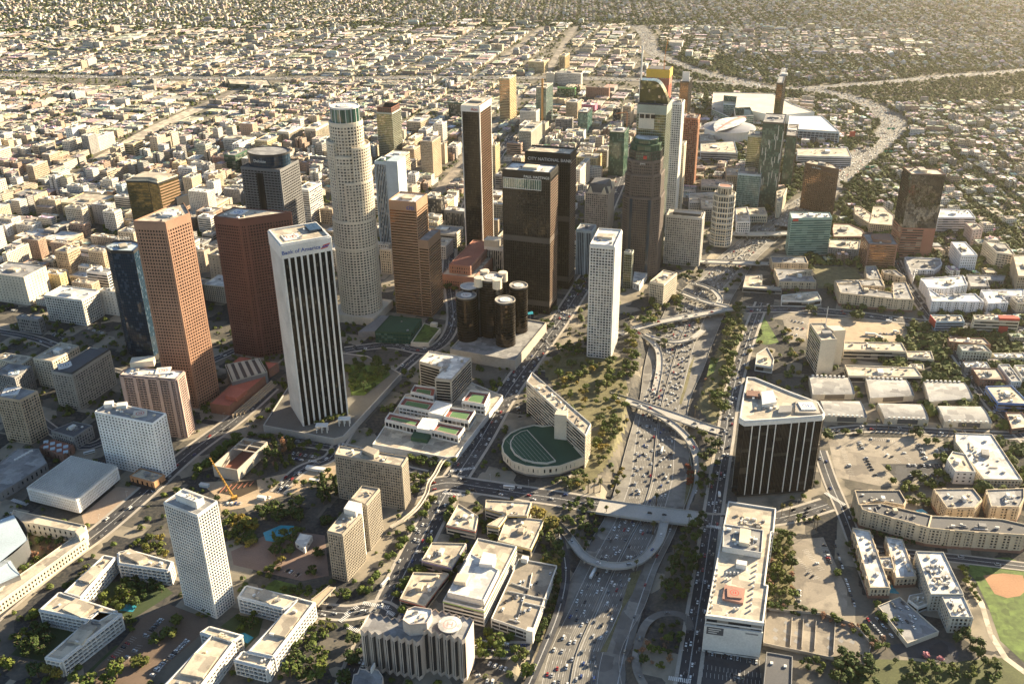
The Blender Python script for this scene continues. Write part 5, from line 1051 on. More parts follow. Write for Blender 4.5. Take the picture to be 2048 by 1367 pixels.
b = Bd('parking_structure', P, 0, 'open grey parking deck with ramps and scattered cars beside the freeway', 'parking deck'); b.shell(P, 0, h, sty(8, 3.2, .6, 1.3, .3, .8, 1.2), WHITE, DARK); b.roof(P, h, LOT, 1.3, WHITE, .4); DECKS = [(P, h)]; wk = MB()
for p_, q_ in (((830, 620), (960, 665)), ((960, 665), (985, 545)), ((800, 680), (1090, 740)), ((930, 715), (880, 890)), ((925, 765), (1080, 800)), ((815, 890), (895, 910))):
    a, c_ = G(*q1('b5', *p_), h), G(*q1('b5', *q_), h); L = math.hypot(c_[0] - a[0], c_[1] - a[1]); t = ((c_[0] - a[0]) / L, (c_[1] - a[1]) / L); wk.slab(a, t, (t[1], -t[0]), 0, L, -.2, .2, h, h + 1.4)
b.part('ramp_wall', wk, WHITE); b.box('stair_tower', *G(*q1('b5', 930, 455), h), 0, 6, 5, h + 5, WHITE); b.box('stair_tower', *G(*q1('b5', 970, 985), h), 0, 6, 5, h + 4, WHITE); lm('the open parking deck', 1050, 1190)
# zigzag hospital
hz = height(q1('b3', 1195, 960), q1('b3', 1216, 1232)); ZZ = paint('ribbed_concrete', (.53, .45, .385))
def zig(a, c_, n, d):
    L = math.hypot(c_[0] - a[0], c_[1] - a[1]); t = ((c_[0] - a[0]) / L, (c_[1] - a[1]) / L); nm = (t[1], -t[0]); out = []
    for k in range(n):
        out += [vadd(a, t, L * k / n), vadd(vadd(a, t, L * (k + .72) / n), nm, d)]
    return out + [c_]
hr = height(q1('b5', 480, 1030), q1('b5', 520, 1335)) if False else hz + 4
L4 = [G(*v, hz) for v in Q('b3', [(1195, 965), (1640, 1050), (1700, 960), (1262, 855)])]; P = zig(L4[0], L4[1], 8, 3.2) + zig(L4[2], L4[3], 8, 3.2)
b = Bd('zigzag_hospital', L4, 0, 'pinkish hospital with zigzag pleated walls and round helipad with red letter', 'hospital')
def zz_wall(P, h):
    core = MB(); W_ = ccw(P); core.wall(W_, 0, h + 1.6); b.part('pleated_wall', core, ZZ); b.roof(W_, h, RGREY, 0); ws = MB()
    for i in range(len(W_)):
        a, c_ = W_[i], W_[(i + 1) % len(W_)]; L = math.hypot(c_[0] - a[0], c_[1] - a[1]); t = ((c_[0] - a[0]) / L, (c_[1] - a[1]) / L); nm = (t[1], -t[0])
        if L < 1.2: continue
        if L < 4.5: ws.slab(a, t, nm, .3, L - .3, 0, .15, 4, h - 3)
        elif L < 9: ws.slab(a, t, nm, L * .62, L * .8, 0, .12, 4, h - 3)
    b.part('window_strip', ws, GD)
zz_wall(P, hz); R4 = [G(*v, hr) for v in Q('b5', [(150, 955), (488, 1035), (548, 905), (240, 830)])]; P = zig(R4[0], R4[1], 6, 3.2) + zig(R4[2], R4[3], 6, 3.2); zz_wall(P, hr); mark(R4, 4)
hc = hr + 7; cc_ = [G(*v, hc) for v in Q('b3', [(1510, 895), (1545, 815), (1600, 795), (1725, 815), (1730, 850), (1690, 920), (1560, 930)])]; b.solid('core_tower', cc_, 0, hc, ZZ); b.roof(cc_, hc, RWHITE, 1.2, ZZ); b.clutter(cc_, hc, 6, pent=0); x, y = G(*q1('b5', 372, 935), hr); b.helipad(x, y, hr + 1, 9., RWHITE, paint('faded_red', (.62, .30, .27)), R(-8), disc=True, mark_h=True); lm('the zigzag hospital', 840, 1280)
hb2 = 12.; P = [G(*v, hb2) for v in Q('b3', [(1130, 1380), (1145, 1300), (1175, 1290), (1190, 1255), (1240, 1262), (1260, 1280), (1300, 1255), (1335, 1270), (1365, 1320), (1350, 1420)])]; b = Bd('zigzag_annex', P, 0, 'low annex with sawtooth edge in front of the zigzag hospital, cut by the bottom edge', 'annex'); b.shell(P, 0, hb2, ST_WALL, ZZ, GD); b.roof(P, hb2, RGREY, 1, ZZ); b.box('roof_blade', *G(*q1('b3', 1290, 1265), hb2), hb2, 1, 7, 5, WHITE)
b = Bd('park_pavilion', [G(*v) for v in Q('b3', [(715, 350), (750, 285), (840, 300), (785, 395)])], 0, 'small white two-level pavilion in the park beside the pool', 'pavilion'); P = b.P; b.shell(P, 0, 6, ST_WALL, WHITE, GD); b.roof(P, 6, RWHITE, .6, WHITE)
for pts, lab in (([(965, 640), (830, 745), (880, 790), (1010, 650)], 'tan footbridge with flower planters over the street near the long right terrace'),):
    q = [G(*v, 6) for v in Q('b3', pts)]; b = Bd('footbridge', q, 0, lab, 'footbridge'); b.solid('deck', q, 5.4, 6.2, TAN); hd = MB()
    for s_ in (0, 2): a, c_ = q[s_], q[s_ + 1]; L = math.hypot(c_[0] - a[0], c_[1] - a[1]); t = ((c_[0] - a[0]) / L, (c_[1] - a[1]) / L); hd.slab(a, t, (t[1], -t[0]), 0, L, -.3, .3, 6.2, 7.3)
    b.part('parapet', hd, PAVE); b.box('column', *lerp(lerp(q[0], q[3], .5), lerp(q[1], q[2], .5), .2), 0, 1.5, 3, 5.4, PAVE)
wb = smooth([(*G(*q1('b4', *v), 6), 6) for v in ((1900, 890), (1840, 920), (1790, 1010), (1740, 1085), (1720, 1160), (1650, 1270), (1540, 1367))], 5) + [(*G(*q1('b3', 1420, 200), 6), 6)]
p2 = [p[:2] for p in wb]; o = (*cen(p2), 0); r = bpy.data.objects.new('elevated_walkway', None); COL.objects.link(r); r.location = o; tag(r, 'long thin concrete walkway on stilts left of the main avenue', 'footbridge'); k = MB(); ribbon(k, p2, -1.8, 1.8, 6); ribbon(k, p2, -1.8, 1.8, 5.3); k.build('deck', PAVE, r, o)
for s_ in (-1.8, 1.6):
    k = MB(); A_, B_ = offs(p2, s_), offs(p2, s_ + .2)
    for i in range(len(p2) - 1): k.face([(*A_[i], 5.3), (*A_[i + 1], 5.3), (*A_[i + 1], 7.2), (*A_[i], 7.2)]); k.face([(*B_[i], 5.3), (*B_[i + 1], 5.3), (*B_[i + 1], 7.2), (*B_[i], 7.2)]); k.face([(*A_[i], 7.2), (*A_[i + 1], 7.2), (*B_[i + 1], 7.2), (*B_[i], 7.2)])
    k.build('parapet', CREAM, r, o)
for x, y, a in along(p2, 18, 6): k = MB(); k.box(x, y, 0, .9, 1.6, 5.3, a); k.build('column', CONC, r, o)
# ---------------------------------------------------------------- right: school campus with vaulted halls
def vault(lab, rl, rr, fr_, fl, base_, doorf):
    P, h = roofpoly('a8', [rl, rr, fr_, fl], base_, 3, rect=False); h = max(8, min(h, 15)); P = [G(*v, h) for v in Q('a8', [rl, rr, fr_, fl])]
    b = Bd('vaulted_hall', P, 0, lab, 'school hall', 'vaulted school halls'); n = 12; sv = MB(); ends = (MB(), MB())
    for k in range(n):
        t0, t1 = k / n, (k + 1) / n; z = lambda t: h + 2. * math.sin(math.pi * t) ** .8
        a0, a1, c0, c1 = lerp(P[3], P[0], t0), lerp(P[3], P[0], t1), lerp(P[2], P[1], t0), lerp(P[2], P[1], t1)
        sv.face([(*a0, z(t0)), (*c0, z(t0)), (*c1, z(t1)), (*a1, z(t1))])
        for e, (p_, q_) in zip(ends, ((a0, a1), (c0, c1))): e.face([(*p_, 0), (*q_, 0), (*q_, z(t1) + .8), (*p_, z(t0) + .8)])
    b.part('vaulted_roof', sv, paint('vault_roof', (.36, .35, .335), cells=.1)); W_ = MB(); W_.wall(P, 0, h)
    for e in ends: W_.v += []; b.part('end_wall', e, WHITE)
    b.part('wall', W_, CREAM); a, c_ = P[3], P[2]; L = math.hypot(c_[0] - a[0], c_[1] - a[1]); t = ((c_[0] - a[0]) / L, (c_[1] - a[1]) / L); d = MB(); d.slab(a, t, (t[1], -t[0]), L * .3, L * .76, 0, .4, 1.5, h - .6); b.part('door', d, doorf)
    pl_ = (P[0], P[1]) if doorf is not RDARK else (P[3], P[2])
    for k in range(8): p_ = lerp(*pl_, .1 + k * .11); b.box('roof_vent', p_[0], p_[1], h + .5, 2.6, 2, 1.8, WHITE, 0)
U = paint('bronze_door', (.16, .14, .12))
vault('vaulted school hall, rear row left, beside the cream tower slab', (310, 425), (612, 437), (660, 560), (338, 565), (345, 610), U); vault('vaulted school hall, middle of the rear row', (740, 440), (1050, 455), (1110, 572), (775, 590), (772, 640), U); vault('vaulted school hall, right end of the rear row', (1178, 465), (1490, 475), (1556, 592), (1225, 618), (1222, 672), U)
vault('vaulted school hall, front row left, touching the ribbed black tower', (395, 612), (700, 615), (752, 738), (432, 725), (436, 790), RDARK); vault('vaulted school hall, middle of the front row', (830, 630), (1165, 638), (1222, 755), (885, 745), (892, 800), RDARK); vault('vaulted school hall, right end of the front row', (1282, 650), (1620, 655), (1702, 780), (1340, 770), (1348, 822), RDARK); lm('the vaulted school halls', 1790, 790)
P, h = roofpoly('a7', [(1215, 560), (1300, 690), (1415, 682), (1330, 560)], q1('a7', 1264, 945), 1, rect=False); b = Bd('cream_tower_slab', P, 0, 'cream tower slab with dark windowed left side, antenna and blank front, beside the school halls', 'office tower'); b.shell(P, 0, h, sty(9, 3.8, .5, 1, .4, .8, 2, pier=False), CREAM, GD, skip=()); fw_ = MB(); a, c_ = P[1], P[2]; L = math.hypot(c_[0] - a[0], c_[1] - a[1]); t = ((c_[0] - a[0]) / L, (c_[1] - a[1]) / L); fw_.slab(a, t, (t[1], -t[0]), -.5, L + .5, 0, .8, 0, h + 2); b.part('blank_wall', fw_, CREAM); b.roof(P, h, RTAN, 1.6, CREAM)
q = [G(*v, h + 3) for v in Q('a7', [(1340, 575), (1395, 612), (1488, 605), (1440, 572)])]; b.solid('lift_core', q, 0, h + 3, CREAM); b.box('rooftop_penthouse', *G(*q1('a7', 1340, 640), h), h, 12, 8, 4, GREYC, 0); an = MB(); x, y = G(*q1('a7', 1330, 590), h); an.bar((x, y, h), (x, y, h + 30), .45); an.bar((x - 6, y, h), (x - 6, y, h + 12), .2); b.part('antenna', an, WHITE); lm('the cream tower slab', 1650, 690)
for lab, pts, bp, k, kw in (('long low school wing with dark window band behind the vaulted halls, far one', [(580, 168), (575, 228), (1052, 240), (1015, 175)], (1050, 300), 2, {}), ('long low school wing directly behind the rear row of vaulted halls', [(585, 345), (612, 425), (1170, 432), (1120, 362)], (610, 470), 1, {}), ('flat school bridge wing joining the two long school wings', [(1050, 240), (1060, 285), (1260, 300), (1240, 240)], None, 1, dict(h=7.)), ('small lecture pavilion with grey roof beside the palm-lined drive', [(1085, 335), (1060, 355), (1185, 380), (1180, 340)], None, 1, dict(h=6.))):
    lowblock('school_wing', lab, 'a8', pts, bp, k, None, fm=CREAM, n=7, cat='school wing', **kw)
lowblock('angled_pavilion', 'small grey-roofed angular pavilion in the forecourt left of the cream tower slab', 'a7', [(810, 790), (800, 870), (930, 890), (940, 830), (890, 740)], (838, 915), 1, fm=WHITE, cat='pavilion', n=2)
b, P, h = lowblock('white_flat_office', 'big cream flat-roofed office with square courtyard plant, right of the car parks', 'a8', [(1420, 858), (1425, 930), (1640, 1210), (1930, 1215), (1700, 870)], (1640, 1260), 2, fm=CREAM, rm=RWHITE, n=14, pent=.2, st=ST_APT); lm('the big cream flat office', 1950, 900)
b, P, h = lowblock('white_cube_office', 'white cube office with louvred front window attached to the cream flat office', 'a8', [(1400, 1000), (1360, 1060), (1420, 1150), (1575, 1155), (1500, 1020)], (1430, 1240), 2, fm=WHITE, st=ST_WALL, n=3)
b, P, h = lowblock('blue_walled_building', 'tan-roofed building with bright blue lower wall at the right', 'a8', [(1655, 505), (1745, 630), (1990, 640), (1850, 500)], (1745, 690), 1, paint('sky_blue', (.12, .22, .5)), fm=paint('blue_wall', (.13, .22, .45)), rm=RTAN); lowblock('brick_flat_building', 'brick-red flat building at the right edge below the blue-walled one', 'a8', [(1805, 705), (1850, 830), (2010, 810), (1930, 705)], (1850, 865), 1, fm=BRICK)
for i, (pts, bp, k, col, lab) in enumerate((([(1370, 135), (1375, 165), (1690, 190), (1640, 140)], (1370, 225), 1, BRICK, 'brick and white office along the boulevard, right'), ([(1445, 190), (1475, 235), (1700, 245), (1640, 190)], (1470, 305), 1, SAGE, 'sage plastered apartment house with flat roof, right'), ([(1700, 255), (1730, 285), (1960, 290), (1940, 250)], (1735, 325), 1, CREAM, 'cream low apartments at the right edge behind cypress trees'),
                                           ([(1550, 370), (1605, 450), (1800, 455), (1740, 370)], (1610, 500), 1, BRICK, 'dark ivy-sided house with tan roof, right'), ([(1750, 340), (1850, 470), (1925, 465), (1830, 340)], (1855, 520), 1, WHITE, 'narrow white apartment house beside the ivy-sided house'), ([(1480, 320), (1500, 360), (1690, 370), (1660, 320)], None, 1, RGREY, 'flat grey-roofed shop row behind the ivy-sided house'), ([(1870, 345), (1930, 440), (2010, 430), (1950, 345)], None, 1, WHITE, 'white-roofed house at the right edge beside the narrow white apartments'))):
    lowblock('flat_roofed_house', lab, 'a8', pts, bp, k, fm=col, st=ST_APT, h=None if bp else 9., cat='house', rm=(RTAN, RGREY, RWHITE)[i % 3])
b, P, h = lowblock('striped_office', 'long cream office with red end panels and window stripes along the boulevard, right', 'c6', [(1540, 755), (1550, 800), (2000, 815), (1960, 760)], (1550, 935), 1, fm=CREAM, st=sty(9, 3.6, .5, 1.8, .3, .8, 2, pier=False)); b.solid('red_panel', [lerp(P[1], P[2], .58), vadd(lerp(P[1], P[2], .58), (0, -1), 1), vadd(lerp(P[1], P[2], .78), (0, -1), 1), lerp(P[1], P[2], .78)], 0, h * .6, REDP); b.solid('red_roof_room', [lerp(P[1], P[2], .55), P[2], lerp(P[2], P[3], .5), lerp(lerp(P[1], P[2], .55), lerp(P[0], P[3], .55), .5)], h, h + 4, REDP)
b, P, h = lowblock('grey_glass_office', 'grey-blue glazed office with red end wall beside the boulevard crossing', 'c6', [(1110, 755), (1165, 820), (1450, 820), (1420, 760)], (1160, 905), 1, fm=PALEB, gm=GBL); b.solid('red_panel', [vadd(P[0], (-1, 0), 1), vadd(P[1], (-1, 0), 1), P[1], P[0]], h * .3, h + 1, REDP)
APT_C = paint('ochre_plaster', (.52, .43, .31)); PINKR = TERRA
def apartments(lab, fr, bars, ref, fm, rm=RGREY, lmk=None, tile=(), cat='apartment building', h=None):
    if h is None: h = height(q1(fr, *ref[0]), q1(fr, *ref[1]))
    h = max(h, 10); b = None
    for i, pts in enumerate(bars):
        P = [G(*v, h) for v in Q(fr, pts)]
        if b is None: b = Bd('apartment_building', P, 0, lab, cat)
        hh = h - .35 * (i % 3); b.shell(P, 0, hh, ST_APT, fm, GD); b.solid('plinth', inset(P, -.55), 0, 3.2, BRICK if fm is APT_C else GREYC); b.roof(P, hh, TERRA if i in tile else rm, 1.2, fm, .7); b.clutter(P, hh, 7, pent=.16); mark(P, 3)
        PC = ccw(P)
        for j in range(len(PC)):
            a, c_ = PC[j], PC[(j + 1) % len(PC)]; L = math.hypot(c_[0] - a[0], c_[1] - a[1])
            if L < 25: continue
            t = ((c_[0] - a[0]) / L, (c_[1] - a[1]) / L); nm = (t[1], -t[0])
            for k in range(int(L / 11)): bl_ = MB(); bl_.slab(a, t, nm, 5 + k * 11, 8.6 + k * 11, .3, 1.3, 3.4, hh - .8) if k % 2 else bl_.slab(a, t, nm, 5 + k * 11, 9 + k * 11, .3, 1.1, 3.4, hh + 1.2); b.part('bay', bl_, fm)
    if lmk: lm(lmk, *q1(fr, *bars[0][0]))
apartments('ochre apartments with red-tiled edges around long courtyards, middle right', 'c6', [[(170, 440), (205, 535), (745, 592), (735, 535), (420, 480), (400, 430)], [(735, 535), (745, 592), (942, 600), (865, 425), (730, 430)], [(150, 405), (175, 445), (650, 465), (610, 395)]], ((205, 535), (225, 655)), APT_C, lmk='the ochre courtyard apartments', tile=())
apartments('pale apartments stepping down the slope behind the ochre courtyard block', 'c6', [[(455, 265), (470, 385), (640, 440), (560, 260)], [(620, 300), (640, 330), (860, 380), (760, 300)]], ((470, 385), (475, 470)), APT_C, tile=())
apartments('ochre and red-roofed apartments between freeway and vacant lot', 'a7', [[(915, 52), (930, 98), (1200, 105), (1180, 55)], [(945, 140), (980, 240), (1262, 245), (1232, 195), (1040, 190), (1230, 150)]], ((980, 240), (995, 305)), APT_C, lmk='the freeway-side apartments')
lowblock('terraced_white_building', 'low white building with flat terraced roof beside the shady boulevard trees', 'a7', [(1000, 345), (1000, 385), (1205, 390), (1300, 375), (1270, 318)], (1000, 425), 1, fm=WHITE); lowblock('low_white_garage', 'low grey-roofed garage with ivy walls between freeway and white terrace building', 'a7', [(725, 190), (705, 285), (1000, 305), (985, 285), (850, 270), (850, 190)], None, 1, h=7., fm=GREYC)
WHT2 = paint('white_plaster', (.70, .69, .70))
apartments('white modern apartments with roof gardens below the mirrored tower', 'c6', [[(850, 175), (935, 385), (960, 300), (1150, 300), (1220, 250), (1210, 190)]], ((935, 385), (930, 440)), WHT2, lmk='the white roof-garden apartments')
apartments('white and violet apartments around a roof garden, right', 'c6', [[(1010, 390), (1080, 480), (1250, 490), (1480, 450), (1440, 360)], [(1085, 480), (1125, 615), (1645, 620), (1560, 540), (1200, 560)]], ((1125, 615), (1135, 735)), WHT2, RWHITE, lmk='the white and violet apartments')
apartments('white and grey apartments with circular sign at the far right', 'c6', [[(1615, 505), (1690, 640), (1890, 630), (1810, 560), (2050, 570), (2048, 500)]], ((1690, 640), (1700, 740)), WHT2, RWHITE)
apartments('dark-walled apartments with planted roof behind the white and grey ones', 'c6', [[(1470, 350), (1510, 470), (1700, 470), (1680, 410), (1560, 400), (1840, 410), (1860, 360)]], ((1510, 470), (1520, 520)), GREYC)
apartments('cream grid apartments at the right edge beside a dark tree', 'c6', [[(1920, 580), (1985, 640), (2080, 640), (2060, 560)]], ((1985, 640), (1990, 740)), CREAM)
b, P, h = lowblock('white_slab_office', 'blank white office slab with small dark windows near the top, upper right', 'c6', [(1320, 20), (1375, 115), (1580, 165), (1480, 30)], (1415, 330), 1, fm=WHT2, st=ST_WALL, rm=RWHITE) if False else (None, None, None)
P, h = roofpoly('a6', [(1390, 700), (1470, 800), (1590, 800), (1500, 700)], q1('a6', 1560, 932), 2, rect=False); simple('white_slab_office', 'blank white office slab with rows of dark windows on its front, upper right', P, h, sty(3.4, 3.8, 1.8, 2.2, .3, 1.2, 3), WHT2, GD, RWHITE, 6, 'office block', .3); lm('the blank white office slab', 1935, 520)
P, h = roofpoly('a6', [(1640, 690), (1740, 780), (1878, 800), (1810, 715)], q1('a6', 1725, 892), 1, rect=False); simple('white_grid_office', 'pale stone office with deep square window grid and upper block, right edge', P, h, sty(4.2, 3.8, .9, 1.2, 1, 1, 1.4), CREAM, GD, RTAN, 3, 'office block', .5); lm('the pale deep-grid office', 2000, 510)
P, h = roofpoly('a6', [(1500, 555), (1555, 610), (1632, 600), (1575, 550)], q1('a6', 1560, 722), 1, rect=False); simple('pink_office', 'pinkish plain office block behind the blank white slab', P, h, ST_WALL, paint('pale_pink', (.55, .42, .38)), GD, RTAN, 2, 'office block', .3)
P = [G(*v, 28) for v in Q('a6', [(1860, 800), (1900, 960), (2080, 960), (2040, 800)])]; simple('tan_edge_block', 'tan sunlit office block cut by the right edge', P, 28, ST_GRID, TAN, GD, RTAN, 2, 'office block', .3)
P, h = roofpoly('a6', [(1310, 450), (1292, 515), (1575, 515), (1530, 458)], q1('a6', 1570, 630), 2, rect=False); simple('white_striped_office', 'wide white office with horizontal window stripes right of the mirrored tower', P, h, sty(9, 3.8, .5, 1.7, .4, .8, 1.8, pier=False), WHT2, GD, RWHITE, 5, 'office block', .2); lm('the white striped office', 1920, 440)
for i, (pts, bp, k, lab) in enumerate((([(655, 430), (660, 490), (770, 560), (800, 500), (700, 430)], (770, 620), 2, 'ochre apartment ring left of the mirrored tower'), ([(800, 430), (770, 560), (950, 575), (960, 500), (880, 430)], (775, 620), 1, 'ochre apartment block touching the mirrored tower'), ([(490, 600), (500, 660), (740, 660), (720, 610), (620, 565), (500, 560)], (500, 700), 1, 'curved pink-edged parking deck right of the teal block'), ([(470, 680), (460, 740), (690, 760), (700, 690)], (460, 820), 1, 'shaded grey apartments at the foot of the teal block'))):
    lowblock('apartment_ring', lab, 'a6', pts, bp, k, fm=(APT_C, APT_C, PINK, GREYC)[i], st=ST_APT, cat='apartment building')
# lower right apartments
apartments('long ochre apartment bar with tiled roof, solar panels and pool, right', 'b8', [[(650, 105), (665, 140), (1132, 268), (1155, 182), (800, 98)], [(1132, 268), (1245, 280), (1809, 318), (1900, 260), (1650, 205), (1155, 182)], [(612, 0), (640, 102), (690, 95), (760, 70), (960, 105), (975, 75), (930, 0)]], ((665, 140), (655, 262)), APT_C, RDARK, 'the long ochre apartment bar', tile=())
apartments('ochre apartment block behind the long bar, left of two', 'b8', [[(1170, -5), (1265, 130), (1460, 126), (1512, 70), (1450, -8)]], None, APT_C, h=18.); apartments('ochre apartment block behind the long bar, right of two', 'b8', [[(1540, 0), (1575, 118), (1775, 122), (1809, 60), (1809, -10)]], None, APT_C, h=18.)
apartments('H-shaped ochre apartments with white roof and solar panels beside a pool', 'b8', [[(598, 268), (722, 692), (862, 692), (720, 290)], [(830, 328), (905, 620), (1048, 612), (950, 350)], [(775, 470), (800, 548), (905, 560), (895, 470)]], ((722, 692), (735, 760)), APT_C, RWHITE, 'the H-shaped apartments')
P, h = roofpoly('b8', [(1045, 435), (1150, 738), (1382, 738), (1238, 440)], q1('b8', 1168, 850), 1, rect=False); b = simple('white_roofed_school', 'white-roofed school block crowded with roof units beside the ball field', P, h, ST_APT, paint('stone_plaster', (.44, .42, .37)), GD, RWHITE, 26, 'school', 0); P2 = [G(*v, h - 1) for v in Q('b8', [(1225, 748), (1292, 895), (1448, 900), (1380, 750)])]; b.shell(P2, 0, h - 1, ST_APT, MATS['stone_plaster'], GD); b.roof(P2, h - 1, RWHITE, 1, MATS['stone_plaster']); b.clutter(P2, h - 1, 10, pent=0); mark(P2, 3); lm('the white-roofed school', 1880, 1180)
lowblock('low_annex', 'low white annex with roof plant tucked under the white-roofed school', 'b8', [(1000, 745), (990, 775), (1060, 830), (1140, 800), (1110, 725)], None, 1, h=6., fm=WHITE)
P = [G(*v, 4) for v in Q('b8', [(775, 820), (985, 1085), (1208, 1000), (930, 755)])]; b = Bd('parking_terrace', P, 0, 'walled grey parking terrace above the turning circle', 'parking deck'); b.solid('wall', P, 0, 4, CREAM); b.roof(P, 4, RGREY, 1, CREAM); DECKS.append((P, 4)); lm('the walled parking terrace', 1815, 1240)
P = [G(*v, 0) for v in Q('b7', [(1110, 790), (1085, 1065), (1900, 1240), (1940, 1060), (1800, 910), (1560, 830)])]; b = Bd('concrete_foundation', P, 0, 'bare concrete foundation with column stumps and diamond stains, lower right', 'foundation'); b.solid('slab', P, 0, .6, LOT); wl = MB()
for i in range(len(P)):
    a, c_ = ccw(P)[i], ccw(P)[(i + 1) % len(P)]; L = math.hypot(c_[0] - a[0], c_[1] - a[1]); t = ((c_[0] - a[0]) / L, (c_[1] - a[1]) / L); wl.slab(a, t, (t[1], -t[0]), 0, L, -.5, 0, 0, 3.5)
for u in (1300, 1390, 1490, 1640):
    a, c_ = G(*q1('b7', u + 15, 860 + (u - 1300) * .12)), G(*q1('b7', u, 1080 + (u - 1300) * .16)); L = math.hypot(c_[0] - a[0], c_[1] - a[1]); t = ((c_[0] - a[0]) / L, (c_[1] - a[1]) / L); wl.slab(a, t, (t[1], -t[0]), 0, L, -.25, .25, .6, 2.6)
b.part('wall', wl, PAVE); dm = MB()
for u, v in ((1185, 945), (1265, 955), (1185, 1010), (1270, 890), (1265, 1020), (1350, 970), (1350, 1035), (1610, 1010), (1610, 1085), (1700, 1030), (1790, 1040), (1440, 905)): x, y = G(*q1('b7', u, v)); dm.cap([(x - 2.4, y), (x, y - 3), (x + 2.4, y), (x, y + 3)], .62)
b.part('column_base', dm, GREYC).__setitem__('kind', 'stuff'); lm('the bare concrete foundation', 1640, 1270)
P, h = roofpoly('b7', [(1115, 1120), (1085, 1440), (1310, 1470), (1320, 1155)], None, 1, 10., rect=False); b = simple('dark_flat_building', 'dark flat-roofed building with two roof units, cut by the bottom edge', P, h, ST_WALL, GREYC, GD, RDARK, 0, 'building', 0)
for u, v in ((1155, 1205), (1262, 1230)): b.box('air_conditioner', *G(*q1('b7', u, v), h), h, 2.2, 2.6, 1.2, WHITE)
# small blocks by the interchange
P, h = roofpoly('a4', [(1670, 240), (1775, 262), (1875, 175)], q1('a4', 1750, 422)); simple('small_flat_tower', 'small cream slab block with flat roof standing beside the interchange ramps', P, h, sty(2.6, 3.6, .8, 1.2, .4, .8, 3), CREAM, GD, RTAN, 5, 'office block', .2); lm('the small cream slab', 1325, 580)
P, h = gbb(1333, 1404, 437, 1409.5, 533); b = simple('square_grid_office', 'pale concrete office block with deep square window grid and dark roof well', P, h, sty(3.6, 3.8, 1.1, 1.3, .9, 1, 3), paint('pale_concrete', (.46, .43, .39)), GD, RTAN, 2, 'office block', 0); b.box('rooftop_plant', *lerp(cen(P), P[1], .1), h, 44, 12, 3.5, DARK); lm('the pale square-grid office', 1370, 480)
P, h = gbb(1426, 1460, 406, 1472.5, 509); c = cen(P); r_ = math.hypot(P[1][0] - P[0][0], P[1][1] - P[0][1]) * .62; oc = [(c[0] + u * EA[0] + v * EB[0], c[1] + u * EA[1] + v * EB[1]) for u, v in ((-r_ * .5, -r_), (r_ * .5, -r_), (r_, -r_ * .5), (r_, r_ * .5), (r_ * .5, r_), (-r_ * .5, r_), (-r_, r_ * .5), (-r_, -r_ * .5))]
b = Bd('banded_octagonal_tower', oc, 0, 'octagonal tower with white-framed bands and a small penthouse, above the freeway', 'tower'); b.shell(oc, 0, h, sty(4.4, 9, .8, 2.2, .6, 1., 2), CREAM, GBL); fr_ = MB()
for k in range(int(h / 9)): fr_.prism(inset(oc, -.9), k * 9 + 6, k * 9 + 7)
b.part('cornice', fr_, WHITE); b.roof(oc, h, RGREY, 1.2, CREAM); pq = inset(oc, r_ * .35); b.shell(pq, h, h + 13, sty(4, 6, 1, 1, .5, 1, 2.5), CREAM, GD); b.roof(pq, h + 13, PINK, 1, WHITE); lm('the banded octagonal tower', 1448, 450)
P, h = gbb(1171, 1217, 388, 1229, 468); b = simple('gabled_tower', 'grey stone tower with steep dark roof and white pointed gables', P, h, ST_GRID, paint('warm_grey_stone', (.36, .315, .29)), GD, RDARK, 0, 'tower', 0); rf = MB(); q = inset(P, 7); PC = ccw(P)
for i in range(4): j = (i + 1) % 4; qq = ccw(q); rf.face([(*PC[i], h), (*PC[j], h), (*qq[j], h + 15), (*qq[i], h + 15)])
rf.cap(q, h + 15); b.part('steep_roof', rf, RDARK); gb_ = MB()
for (a, c_) in ((P[0], P[1]), (P[1], P[2])):
    L = math.hypot(c_[0] - a[0], c_[1] - a[1]); t = ((c_[0] - a[0]) / L, (c_[1] - a[1]) / L); nm = (t[1], -t[0])
    for u in (.2, .8):
        pt = lambda du, z: (*vadd(vadd(a, t, L * u + du), nm, .8), z); gb_.face([pt(-5, h - 1), pt(5, h - 1), pt(0, h + 11)]); gb_.face([(*vadd(pt(-5, 0)[:2], nm, -7), h + 2), pt(-5, h - 1), pt(0, h + 11), (*vadd(pt(0, 0)[:2], nm, -9), h + 10)]); gb_.face([pt(5, h - 1), (*vadd(pt(5, 0)[:2], nm, -7), h + 2), (*vadd(pt(0, 0)[:2], nm, -9), h + 10), pt(0, h + 11)])
b.part('gable', gb_, CREAM); lm('the gabled stone tower', 1200, 420)
h = 75.; P = gridbox(1153, 1184, 462, 1192, h); P = [P[0], vadd(P[0], EA, 14), P[1], P[2], P[3]]; b = simple('blue_grey_block', 'blue-grey windowless-looking block with white edge between the twins and the white grid tower', P, h, ST_FINS, PALEB, GBL, RGREY, 2, 'office block', .2)
P, h = gbb(1248, 1264, 507, 1267.5, 578); simple('yellow_glass_block', 'small yellowish glass block behind the white grid tower', P, h, ST_CURT, SAGE, GOL, RGREY, 2, 'office block', .3)
P = [G(*v, 9) for v in Q('a4', [(1550, 165), (1540, 250), (1590, 270), (1650, 180)])]; simple('white_low_annex', 'low white annex beside the yellowish glass block', P, 9, ST_WALL, WHITE, GD, RWHITE, 2, 'annex', 0)
